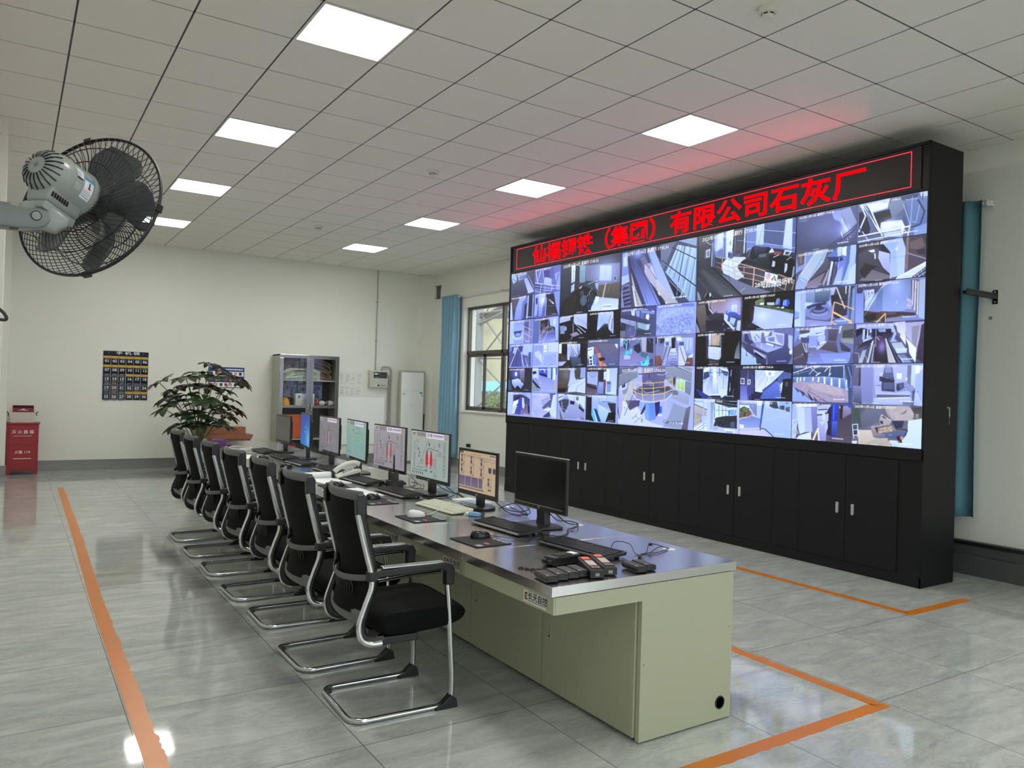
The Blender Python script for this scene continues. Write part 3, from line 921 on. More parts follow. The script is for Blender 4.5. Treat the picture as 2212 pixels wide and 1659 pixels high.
 (1, 2): '''c 0,0,500,500
p 4a4d6e 0,0,500,0,500,500,0,500
p 44508c -18,21,134,3,475,41,477,151,415,122,312,83,135,54
p 7c88b8 294,45,477,102,474,144,301,102
p c0ccf4 153,48,209,45,206,137,167,130
p 8894cc 236,58,277,57,274,163,232,150
p 5c6690 289,100,347,108,337,198,285,178
l e4ecfc 5 230,22,228,108
l e4ecfc 6 334,37,386,57
l e4ecfc 8 442,77,477,102
p d4dcf2 364,138,399,128,410,164,401,233,360,199
p 3c4058 -23,79,136,111,418,262,419,304,362,284,-22,144
g 9498b8 8a90ac -15,151,216,234,212,319,18,228,-13,211
p 8ca4ac 252,252,374,300,371,397,254,343
p a8c4c8 374,300,419,297,410,386,371,397
l d0d8e8 4 223,242,222,355
l c8d4e4 3 246,244,243,358
l 1c1c2c 4 137,276,145,227
p 30303a -20,217,92,272,82,386,21,381,-17,349
p 6a6c74 -16,386,77,378,85,487,-13,480
l 9aa0c4 4 14,228,13,285
p 5c5a80 94,358,201,324,205,496,97,489
l 9aa4d0 4 153,320,143,391
l 9aa4d0 5 228,356,205,496
p 3a4044 238,378,433,416,407,490,240,477
c 500,0,1000,500
p 8e9ad0 500,0,1000,0,1000,500,500,500
g 7884bc 8e9ad0 486,21,971,32,967,111,749,68,488,131
t 9aa8dc 0.16 5 580,67,971,79,973,514,496,483,492,311
t 8a96c8 0.22 6 626,228,968,175,971,514,518,484
a 5c6494 0.5 491,269,553,371,496,483
g 6a74ac 7884bc 706,37,850,23,971,32,967,84,826,58
c 0,500,500,1000
p 6c6e92 0,500,500,500,500,1000,0,1000
g b4bcd8 8c94c0 -13,502,54,499,64,630,-9,669
p 3c3e54 55,514,181,509,195,595,126,713,59,674
p 6c68a0 128,512,206,518,197,652,175,736
g 77749c 8a86b4 -8,729,211,737,478,922,474,991,-13,983
p 2c2e3a 203,652,289,601,310,742,270,783,210,717
l 7de0e8 11 105,589,105,704
e 44bcd0 92,581,24,42
e 37425a 92,581,13,27
e 3cc0d8 116,766,35,43
e 58c8dc 171,721,19,27
p 94a0c8 148,735,187,730,176,794,153,785
p b4b4d0 68,804,165,815,160,871,73,876
l c8d0f0 3 143,521,141,685
l 50b0c0 8 270,550,265,585
p a8a8b4 316,511,379,516,373,767,327,743,312,602
p 2e3038 385,530,469,543,475,784,385,759
l a8b0c0 3 408,538,437,610
p 4c6876 304,742,414,803,393,871,306,833
p 4cccd4 308,925,382,899,414,816,422,913,407,991,321,989
e 40b4c4 403,865,17,40
p 2c5c6c 332,932,365,912,355,969
l c05a74 7 437,838,423,956
p 484a70 427,886,477,867,480,991,418,991
l 3a3c5c 4 262,931,309,960
c 500,500,1000,1000
p 7c80a8 500,500,1000,500,1000,1000,500,1000
g 505470 7c80a4 475,530,616,532,625,675,588,687,483,647
l d4dcf4 6 527,547,524,650
p 2a2a34 486,544,519,547,516,642,488,640
p 34343e 558,556,617,547,608,621,565,631
p b4c0ec 622,534,702,540,705,687,615,675
p 5a6488 629,608,677,611,673,672,636,669
p c8d4f4 639,548,675,550,676,591,639,589
p 26222a 707,540,754,543,753,723,711,720
g a4b4e4 8ca0d4 760,543,971,564,972,812,887,796,864,676,798,678
p d4def8 769,544,832,556,832,601,771,598
p 4c5878 802,620,859,623,859,682,803,672
l dce6fa 6 903,567,901,756
l dce6fa 5 943,576,941,739
p 8e94b0 615,675,684,679,627,993,573,993,602,838
l 24243a 7 652,684,594,945
l d4daec 5 679,685,627,988
l 2c2c44 6 695,700,656,860
g d0d4f4 6c70a0 701,720,758,716,786,831,800,996,648,993,676,820
l 3a3c64 4 692,787,769,790
l 3a3c64 4 677,839,782,844
l 3a3c64 5 704,887,777,890
l 3a3c64 4 700,928,778,929
l 3a3c64 4 695,969,784,970
p c0c4c8 799,685,855,682,904,900,866,998,800,996
l 2c3050 6 814,700,881,953
l e0e4ec 4 794,698,810,991
g 805650 6a4644 476,826,569,829,598,919,594,993,477,991
l a07870 2 489,916,565,863
g 74504c 5c4040 899,880,973,870,971,999,877,998
p c8d4ee 923,842,972,804,973,870,919,874''',
 (1, 3): '''c 0,0,500,500
p 4a4248 0,0,500,0,500,500,0,500
g 6a6058 544840 3,73,107,71,114,393,34,402,-11,258
g 8a7670 9c94b8 157,9,480,19,486,275,310,226,205,205,160,131
o b4bcff 409,119,103,132,0.7
g c8d4fa b4c4f8 389,114,446,116,446,234,385,205
l 8898d8 4 420,121,422,217
p 2a2628 96,70,141,61,190,249,122,242
g c8c0c0 a8a8b0 126,13,146,16,148,130,194,196,195,242,143,153
g 3a3640 302c34 122,249,211,214,300,239,317,278,307,322,174,323
g 25222c 2b2836 112,308,174,323,307,322,406,487,364,499,110,477
p 1c1a1e -16,256,7,259,58,489,12,489
p 86889a -22,256,40,448,47,492,-20,486
p 4a4448 34,402,107,370,120,439,69,451
g bcccf4 aebcec 310,226,359,268,367,358,427,467,412,502,312,323
l 20202a 6 307,330,422,503
l e8eefc 4 318,316,430,496
g 4460b8 2c4690 354,223,385,212,433,226,486,290,487,330,402,266,376,285,367,358,350,349
p a8b8ec 381,292,439,322,416,422,372,359
p 3c4c84 439,314,450,323,427,467,411,436
g bcc8f0 a8bae8 456,352,487,349,485,509,443,483
o d8d0ec 307,382,8,15,0.7
o d0c4e4 320,472,8,15,0.7
p 161618 222,185,230,179,228,215,219,215
p 161618 334,198,342,199,340,237,335,236
c 500,0,1000,500
p 1d1a1b 500,0,1000,0,1000,500,500,500
p 282222 574,92,624,92,619,370,574,351
g a8b4dc b0bce4 624,170,992,313,982,516,730,508,600,396,615,355
o d4dcf8 702,307,86,100,0.7
o 3a3440 580,437,64,63,0.7
g b8c4e4 a0acd0 620,162,821,237,992,313,990,340,724,211,621,176
t 6a7c54 0.3 6 629,92,712,47,722,112,685,157,630,150
t 485a3c 0.3 5 630,143,820,189,992,266,990,307,792,227,631,170
p b4c0b8 742,130,814,132,815,175,748,164
p d0d4cc 679,124,718,125,713,160,675,151
p 7a88a8 836,86,865,87,866,167,819,175,828,127
p 3c5cc4 856,116,870,119,866,180,848,172
p 2c54d0 898,116,943,109,958,166,936,211,889,191
p e4ecf8 902,121,908,119,906,186,900,185
p c4d4f8 918,119,924,119,925,192,918,192
p c8ccc0 885,204,908,207,904,234,876,224
p 8c9a88 839,198,866,202,862,223,835,218
c 0,500,500,1000
p 1c1a19 0,500,500,500,500,1000,0,1000
p 37344a 116,516,147,511,147,906,127,899
g c8d4f4 a8b0d0 147,518,173,514,177,695,151,701
g b4a08c 9c8a7a 176,544,276,544,271,708,179,695
o d0b090 214,637,38,82,0.7
g c4cef4 b4bcee 151,708,282,732,280,903,253,918,152,892
l e4ecfa 4 281,522,286,896
l 2c304a 10 291,522,296,896
l b0bce8 5 148,708,152,892
p 3a3236 158,908,275,918,266,1001,155,991
l 7c6c64 4 165,938,226,943
l 7c6c64 4 165,969,227,973
g 4a4c50 7c8088 482,633,488,909,430,900,444,777
p 0f0f10 430,908,488,909,487,989,416,980
p 6c6458 227,969,265,970,260,1001,228,999
c 500,500,1000,1000
p 686c94 500,500,1000,500,1000,1000,500,1000
g 8c98b8 a0b0cc 485,502,556,508,570,639,529,636,522,563
p 3c3e58 527,548,557,544,584,639,635,671,586,711,529,650
g c0ccf0 a8b4dc 587,511,701,527,695,682,625,678,604,627
l 22243a 4 628,585,650,665
l 22243a 4 643,564,688,626
g d0dcf8 b4c4ec 721,528,783,541,761,602,727,607
g b4bce4 c4ccf0 803,543,915,579,909,743,743,671,736,614,799,598
p 7480a4 761,623,827,614,824,684,772,674
p 8c90b4 831,579,907,599,904,730,857,685
g 8890bc a4acd4 635,678,743,700,900,764,831,816,765,826,651,743
p d8e0fa 748,692,820,724,821,746,749,714
l e4ecfa 3 704,675,701,781
l 30324c 4 824,697,821,767
l b09880 4 734,698,729,733
g 474860 34344a 488,647,586,711,755,833,749,1002,671,986,562,810
p 8a92b0 622,771,751,868,747,918,628,820
l e8eef8 5 637,793,737,896
p 1e1e2c 642,815,737,911,709,916,643,849
g 565a80 3a3a5a 755,833,905,764,922,703,915,572,947,582,951,759,989,897,950,1012,768,1009
g a8b4dc b4c4ec 952,595,988,612,991,857,955,753
e d8e0f4 976,832,12,30
g a8c0d4 98b0c4 489,720,547,788,655,908,656,1007,494,1004
l 20202e 5 556,774,556,861
p 20202e 548,854,569,861,559,871
p 5c6c80 609,877,634,886,624,899''',
 (1, 4): '''c 0,0,500,500
p 7482b8 0,0,500,0,500,500,0,500
g a4b8ec bccaf4 5,29,55,28,60,495,1,489
p 8498c8 3,272,45,304,41,386,5,381
l 30385c 5 2,390,46,372
g 9aace4 a8b8ec 58,19,99,16,96,499,60,495
g b4c4e8 c4d0f4 90,176,176,179,119,234,97,258
g 76849c 3e4a60 105,26,307,12,298,170,266,201,113,179
g 8494b8 6c7c98 105,45,173,38,176,188,110,179
p 3a3a54 102,231,199,201,271,201,271,227,211,237,177,250,120,269
e 7a82ac 212,333,110,97
e 5c648c 217,308,83,61
e 8a92b8 217,325,72,47
e 444a6c 217,299,67,43
e 6c7498 217,291,52,33
e 343a58 214,272,41,24
p 2e3048 182,215,232,205,234,266,189,260
p 9aa4d4 282,204,309,163,321,243,300,258
g 64668c 585c80 99,356,168,407,280,429,318,399,320,450,186,445,100,400
g 8c88a8 949ccc 105,402,314,458,309,500,113,500
g b4b8d4 8c8cac 312,22,350,15,368,112,325,122,304,172
g 44404c 38343e 350,6,451,15,459,178,441,361,378,422,334,400,321,173
p 2c2a32 308,112,368,112,374,199,326,210,316,259
l c4bcb8 10 352,15,424,300
l 26242a 5 385,183,453,176
l 2e2a2e 7 325,434,446,370
g c4d0dc a4b4c4 424,10,433,12,432,114,426,112
l dce4e8 6 430,16,428,105
g a4b4b4 5c6c78 453,15,464,18,451,345,440,327
g 3a3e4c 5a6a8c 466,18,503,16,500,486,452,447
g 7888ac 8090b4 480,70,503,16,502,486,473,450
l e0b074 9 315,511,338,202,502,322
l e4bc84 15 328,330,479,474
l dcb074 10 320,458,364,506
p d8b888 453,473,489,480,487,496,453,489
c 500,0,1000,500
p 7882b0 500,0,1000,0,1000,500,500,500
p 3c3e54 513,9,574,44,555,116,535,138,514,118
g 7884bc 8c9cd4 507,125,565,127,566,492,508,486
g 4c4c68 3a3a50 568,2,735,-9,679,103,650,156,594,329,568,326
g bcc4ec 94a0d0 570,93,644,89,642,237,584,327
l 5c648c 3 585,96,587,228
l 5c648c 2 605,92,607,231
l 6c4c48 4 570,86,644,82
e 2c3050 604,136,4,10
e 2c3050 628,133,4,10
g c8d4f8 a4b4ec 577,227,640,154,594,346,574,343
l d4d4e0 9 764,12,694,82,594,346
l 6c8cdc 7 655,140,574,377
g 6c7c9c 92a4d4 679,95,764,21,898,13,881,349,858,378,770,375,663,355,656,189
o a8b8ec 802,83,74,161,0.7
g 5c6c8c 7888b0 661,173,707,83,707,359,658,354
l c8d4f4 4 810,253,808,292
g 6a6068 787080 898,13,961,25,954,422,927,387,906,227
l d0c8cc 9 935,35,931,387
l c4c4dc 7 917,25,916,323
g 98a4b8 a4b0c8 959,32,1001,25,1004,498,959,470
l dce8f0 5 950,47,950,436
p a8a0b4 878,231,911,259,908,370,876,356
l d8dcf4 3 879,239,911,291
l d8dcf4 3 875,317,917,330
g 44383a 4a3e3e 569,351,663,371,770,380,872,396,940,412,937,458,873,444,742,454,734,509,572,493
p 2c282c 570,409,659,378,665,461,596,479
l 5c4a44 7 569,346,732,400
p 5a4e4e 693,367,807,388,798,419,703,400
g 7a7484 8c8ca8 733,468,855,434,864,458,809,500,739,502
l dcb878 10 666,502,730,396
l dcb878 6 730,396,731,500
l 8c7c78 3 575,410,589,354
c 0,500,500,1000
p 6a7098 0,500,500,500,500,1000,0,1000
g 8494c4 7484b0 13,509,49,512,51,602,-1,743
g 44444c 5c5a60 49,521,136,547,137,608,55,585
g ccd8f8 a8b4e4 51,602,137,582,143,610,75,666,46,665
g bcc8f0 b0bce8 142,530,282,506,261,583,189,595,198,780,141,777,137,618
p 8c98cc 138,627,206,623,208,755,146,768
e aab8ec 240,660,33,65
l d4e0fa 11 189,621,267,592
l e0e8fc 11 225,737,280,707
p 4a4c68 63,639,138,653,134,714,69,711
g 5c5664 48444e 294,551,380,550,361,711,296,698
l b8b8c4 4 294,543,380,550
g 5a545e 484450 291,707,361,720,380,858,220,799
l 7c7888 3 361,720,398,688
g 4a4858 3c3a48 388,713,420,749,479,820,475,854,406,833
g 6a6e74 787a74 406,511,500,511,499,753,410,723,387,628
p 8c908c 398,679,498,695,499,753,410,723
p 484848 413,579,496,560,498,671,409,672
g c0ccf4 a0b0e0 385,525,406,511,392,611,381,611
g 54525c 4a4450 0,769,69,711,141,785,187,849,168,999,-3,996
l c0c0cc 6 82,720,113,847
l c8c8d4 6 110,723,118,857
l b8b8c8 5 134,724,125,874
l 70686c 11 2,932,90,873
g 6c6880 8490d0 141,796,198,780,220,799,380,858,480,854,486,896,451,1005,121,998
g 7c8cc8 8c9cdc 222,860,380,867,475,854,486,905,451,996,268,983
l 6474b0 3 301,993,481,929
l 9aa8d8 4 73,863,171,876
g b8c4ec a4b0d8 197,771,285,716,226,799,204,816
g 5c6080 5c5c74 480,871,500,864,498,1007,467,1005
p 44404c 90,836,130,848,127,972,96,909
c 500,500,1000,1000
p 50506c 500,500,1000,500,1000,1000,500,1000
g 7c84b0 b4c0ec 515,487,791,522,783,627,672,601,608,628,517,605
g 1f1f2c 2a2836 512,579,552,557,617,580,619,679,563,626,518,672
g b4c4ec a4b4dc 568,576,585,578,580,708,564,708
l dce4f4 8 605,579,602,694
g a8b8d0 98a8c8 753,535,786,538,811,644,798,708,822,742,766,746,793,643
g 94a4c4 a4b4d0 595,694,618,646,640,697,635,762,560,758,575,708
g b8c8dc ccd8e8 575,708,630,704,621,761,560,758
g 2e2a38 242230 632,573,773,585,779,642,756,704,722,694,688,659,639,681
p 8c94b4 681,585,734,582,735,623,687,618
p 3a3448 697,652,788,650,775,689,727,703
g 3c3444 2e2630 658,682,736,695,760,995,658,993,652,879
o a490dc 709,798,33,90,0.7
l d09a94 7 673,682,691,720
l 9aa4c8 4 664,583,666,804
g a8a8a8 b8b8ac 731,695,741,704,812,996,760,995
l 2a2a34 8 746,713,821,989
l c8ccc8 5 736,704,807,996
g a4b0b8 b4c0c4 775,755,850,751,878,832,805,844
g ccd8e0 b4c0cc 805,828,887,825,884,880,815,884
l 5c6474 4 800,828,815,884
g 6c788c 8894b0 815,893,870,895,922,999,844,996
l 1c1c28 8 806,876,854,998
l c4ccd8 4 824,909,867,989
g bcb8ec e4e4fc 786,514,869,506,878,793,820,646,810,564
p 6c5c88 811,612,839,655,835,694,816,660
g a4a0b8 b4b0c4 869,522,1000,521,975,658,951,844,876,682
p 8c8894 915,575,969,556,946,828,919,771
l d4d4ec 2 874,524,872,697
g ece8fa d8dcf4 872,689,951,835,945,999,902,880,896,793
g 4a3e50 3a303c 978,564,1000,535,998,1001,953,953
g 2e2c3c 3c3a48 530,756,640,697,649,739,591,784,531,815
g 8ca0ac a4b4bc 567,841,601,817,569,991,539,991
l c8ccb8 11 644,721,609,992
l 24242e 7 653,681,586,833
l d4d8c8 4 655,764,639,992
l b4b098 4 506,864,542,873,544,982
l b4b098 4 577,858,604,950,602,992
l 88847c 3 505,831,565,733''',
 (2, 0): '''c 0,0,500,500
p 2b2a30 0,0,500,0,500,500,0,500
p 34324a 13,40,237,20,231,212,31,201
o 6a78f0 169,121,104,125,0.7
p d4dcf4 145,87,192,85,190,167,147,161
g 8a84a8 524e58 237,20,350,-2,348,312,255,268
g c4cef4 6a78ac 80,248,219,217,290,268,337,334,261,460,156,428,94,338
p 2e2c34 350,-2,478,-11,486,465,341,457
p 46506a -5,201,56,270,86,465,2,468
p 1c1c20 144,440,212,360,296,459
p 1c1c20 283,245,312,257,302,302,285,290
c 500,0,1000,500
p 8d98c8 500,0,1000,0,1000,500,500,500
p b0bce8 489,-1,624,-9,631,220,512,199
p 20222e 508,78,573,66,596,111,521,133
g 2c36d4 4a54ee 627,-4,799,-7,792,137,644,100
p 93a0f0 647,24,678,23,680,68,659,56
p a0acf4 721,24,763,25,765,101,733,89
p 1a2058 689,14,710,14,712,84,696,84
p 20264c 638,100,797,137,795,213,651,143
p 9fb8e4 804,-1,876,-5,892,217,819,187
p 2a50a8 871,-1,896,-4,898,249,871,229
p d0d8f0 901,5,957,1,953,238,903,249
p 2a50a8 952,7,977,7,975,133,961,133
g 7f88ba 9aa4d8 640,143,831,207,934,292,878,468,692,473,667,350
p 2a2e44 512,220,668,393,679,425,604,395,514,287
l c8d4ee 14 543,155,668,372
l 20222e 8 566,199,656,350
p c4a4a4 654,263,686,284,698,338,666,328
p 7a8a90 503,287,670,459,520,479
p b0a090 936,344,972,196,979,465,929,466
c 0,500,500,1000
p 8c98d0 0,500,500,500,500,1000,0,1000
p a8b8e8 -2,514,122,498,113,968,-1,965
g 3c3c5c 54507a 125,566,287,537,468,619,478,950,125,966
p 2a283a 161,622,287,561,301,649,175,690
p e0e4f4 129,703,232,654,288,606,279,684,201,757,160,953,112,956
p 2f48b0 232,642,288,616,301,661,276,966,230,965
p c4c4dc 311,616,345,614,372,780,352,849,317,806
p 6c5c8c 383,747,427,732,430,821,397,834
g 6a5c78 827490 296,853,441,821,467,958,276,966
p c0c8ec 121,818,189,769,213,790,147,953,119,962
p 1c1c2c 440,776,473,785,477,929,444,910
p 9aa8e0 387,501,476,486,480,641,423,600
c 500,500,1000,1000
p a6acdc 500,500,1000,500,1000,1000,500,1000
p 9aa8e4 487,508,692,489,525,649,493,684
p 5c5c80 859,505,970,481,943,619,862,633
g b4b4d8 a0a4d8 546,638,725,543,883,622,732,758,837,827,610,962,572,790
p 8488b4 696,652,820,582,863,655,741,747
p a0a0c4 718,657,810,604,843,651,751,725
p 585878 862,633,934,619,906,726,888,802,836,763,733,834,721,780
p c0ccf4 921,534,971,523,984,975,860,910
p 3c4062 747,952,858,857,893,972,748,984
p d8dcf4 723,824,887,792,849,857
l 6c74a4 5 504,706,598,952
l 6c74a4 4 575,878,680,827''',
 (2, 1): '''c 0,0,500,500
p 4f4c4e 0,0,500,0,500,500,0,500
g 5a5654 464244 -8,17,240,-1,235,194,169,236,4,280
o 7c7672 147,133,76,113,0.7
g a4b0dc b4c0ec 222,30,286,1,301,194,385,233,286,357,182,360,208,236
p 4c4440 289,72,389,31,375,194,321,235
l d0d8f0 6 389,12,465,113
l 2e2e38 7 408,33,339,235
p bcc8f0 385,233,480,193,483,482,326,457,186,473,192,380
l 8090c0 4 191,350,377,254
l 6878a8 5 326,457,352,356,469,273
p 8c9cc8 398,12,475,2,476,193,394,203
g 5c5044 40372e -6,280,160,247,184,431,-2,437
p 1a1918 -3,406,173,401,137,475,0,479
c 500,0,1000,500
p 4c4a58 500,0,1000,0,1000,500,500,500
g 8a98b4 a0b0cc 500,73,676,84,673,329,515,293
l b8c8dc 5 527,92,524,292
l c4d0e4 6 676,84,670,369
l 4c5870 5 573,172,618,177
p 302838 497,303,666,369,649,404,493,353
p 30222a 499,53,675,36,676,73,509,84
p 2c2830 683,25,769,17,771,268,698,251
g 8c9ccc 6c7cb0 698,270,775,268,771,482,668,476
g 544854 6a5c6c 494,383,667,408,686,485,497,492
p c8d4f4 771,94,812,75,808,249,774,231
p 8c3a38 782,220,803,220,799,393,782,385
g a8b8e4 bccaf0 811,27,976,20,971,494,806,481
p d4def8 820,37,857,37,858,248,825,248
p 6a6478 821,258,883,252,888,305,826,312
p 7c90c0 822,312,888,305,884,449,825,452
c 0,500,500,1000
p 8e98c0 0,500,500,500,500,1000,0,1000
p b4c4e8 20,510,177,494,73,613,24,657
p 3e4050 24,646,131,600,208,606,204,833,119,859,67,758
g 9aa0bc 8288ac 201,709,389,718,465,834,477,953,112,974,138,879
p bcc8ec 177,514,300,510,294,632,208,606
p c4d0f0 300,520,484,533,482,773,398,718,312,632
p 6a7086 329,549,375,548,377,617,335,620
l 20222c 11 23,584,177,500,484,527
p 22242e 237,625,313,642,296,703,229,687
l e4eaf8 6 83,654,97,799
l d0d8ee 5 116,776,186,854
p 2a2c3c 388,668,473,773,465,834,381,760
l e0e8f8 5 389,699,464,774
p 7c5c60 413,929,477,943,478,968,405,965
p 6c5a50 48,802,112,984,63,988
c 500,500,1000,1000
p 8c9cc4 500,500,1000,500,1000,1000,500,1000
p 1d1c1e 493,523,591,518,595,873,638,978,500,961
g a8b8e0 94a4cc 600,518,695,514,701,738,606,754
g b4c2e8 9aaacc 704,514,971,502,967,664,859,623,716,620
l 6c789c 4 831,508,834,614
l 1c1c22 6 758,619,859,617,966,641
p 2c2e34 843,633,967,645,966,968,897,783
g b8c8ec 8cb4e0 699,670,862,738,905,802,817,972,707,962
l 8c6c60 5 717,660,897,783
p 17171a 864,805,970,788,966,977,817,972
p 4cb4c4 597,756,632,773,681,984,638,988,599,824
p 243c70 632,753,676,760,750,978,699,982
p c0d8f0 624,773,637,772,699,978,677,979''',
 (2, 2): '''c 0,0,1000,1000
p a2a8cc 0,0,1000,0,1000,1000,0,1000
g 8a92b4 767e9c -22,2,279,-1,277,180,146,257,-14,367
g 7e8690 747c86 -13,158,268,59,270,180,197,225,-14,337
p 5c6278 -22,18,266,7,-13,158
l 2a2c3a 7 -13,158,266,7
l d4dcec 4 -18,169,98,95
l 2c2e36 7 -14,360,190,226
l 5c6670 2 59,127,63,289
l 5c6670 2 143,97,146,233
g 8a909c 70788c 648,12,965,31,962,370,953,460,888,414,744,319,646,206
l 3a3e4c 7 765,7,967,107
l e4ecfa 5 787,4,971,104
l 454a58 8 763,169,954,267
l e0e8f8 5 779,174,954,260
l 646c7a 2 848,65,851,184
g 666284 575370 323,23,642,12,646,193,546,382,349,388,331,135
p 82809c 316,7,544,11,557,76,324,111
l 3c3e50 18 282,127,643,84
l b0b8d0 6 275,120,343,113,643,76
l b8c0d8 7 283,168,344,156
l b4bcd4 8 535,137,621,145,672,91
p 60607c 547,142,628,149,626,337,562,331
l 282a38 7 428,127,430,201
p 7a7894 388,238,467,238,475,354,433,363,432,297,390,305
g d0d8ee a4acc4 25,335,115,280,131,440,63,543,42,505
p 3e4458 51,326,102,287,104,350,52,373
p 8088a0 53,412,130,364,126,456,74,488
l 5c6478 5 140,257,137,424
p 333a4c 736,184,769,184,765,290,743,297
g b8d0b4 9cc450 786,199,890,219,882,401,783,354
l e8f0f4 4 838,204,833,373
l e0e8f0 6 783,199,781,357
l e8f0f8 5 884,219,882,401
l e8f0f8 5 783,361,888,406
p a8b0c0 812,402,889,436,879,478,819,452
g a4a8be 8e93a8 745,376,942,454,935,607,805,558,709,505
p 6c7074 740,376,806,402,808,459,736,462
g 9aa2c4 b0b8e0 721,562,760,575,915,664,847,1006,664,1025,630,783
p 8a94a8 750,590,915,664,863,997,634,971,709,763
g 6c6a78 585460 909,664,962,619,932,995,858,1004
g cdd2ee bfc6ec -22,601,57,581,314,718,470,929,634,963,618,1001,-19,981
p a4a2cc -15,585,69,550,68,735,38,891,1,740
p 4e4a5e -18,616,-9,600,32,892,23,916
g 5e5c74 6a6a80 213,392,733,348,735,420,659,530,462,575,279,548,215,468
g 8080a0 8c8cac 214,453,351,478,634,437,735,412,648,530,498,574,254,549
g 4e4c64 45435a 256,360,336,328,688,321,729,363,634,408,351,433
l d8dcf0 5 355,402,399,446,570,396
l c4c8e4 13 215,468,254,542,342,582,498,588,648,545,730,454
p 50486a 115,578,317,568,306,658,234,724,171,742
l 40384a 4 229,527,294,645
l 40384a 4 199,612,257,677
l c8c0b0 13 158,767,282,676
l 282838 6 320,718,391,625
p 8aa4d8 311,591,360,596,391,616,321,777
p 2c2c46 391,616,322,799,346,805,399,690
g 6d94d4 7ea4e0 391,601,439,607,443,908,387,869
g 5a80c4 6890d0 439,607,510,596,534,863,443,908
p 34285c 513,596,580,569,578,751,533,834
p 2c5cd8 576,649,607,648,609,748,578,773
l a4b4d4 4 637,566,635,769
l c8ccd4 3 659,530,657,709
e d0d8f0 584,797,31,17
l e6c44c 11 200,248,198,430
l e0b868 9 210,263,334,280,491,274,635,254,736,199
l e6c860 7 212,335,250,353,349,369,493,358,638,332,733,292
l ecd488 7 213,406,252,443,351,470,495,468,634,437,734,376
l e8cc60 7 328,277,354,574
l e8cc60 7 488,274,498,574
l e0b468 7 639,257,636,537
l e8d070 6 235,270,253,511
l d8a860 7 736,191,737,376
l d8a868 4 673,156,706,149,736,191
l d8a868 3 714,220,715,385
l c89c3c 6 203,233,202,437
l e0dc50 7 191,264,72,642,95,795
l dcd848 6 199,331,97,617
l d8d860 5 207,399,117,670
l c8b43c 5 143,393,148,577
l c8b43c 4 107,486,117,655
l 52525e 7 215,482,102,840
l 9aa2b4 5 197,498,95,825
p 80c0d0 86,687,111,678,106,740,93,734
l 30303c 4 206,892,285,795
l 30303c 4 239,958,371,804
l 30303c 4 255,828,287,870
e d8dcee 348,902,25,59
e 9098b0 348,902,17,43
e c8cce4 369,855,10,29
p b8bccf 341,814,377,788,372,840,348,850
p 5a626c 695,892,706,892,706,917,696,918''',
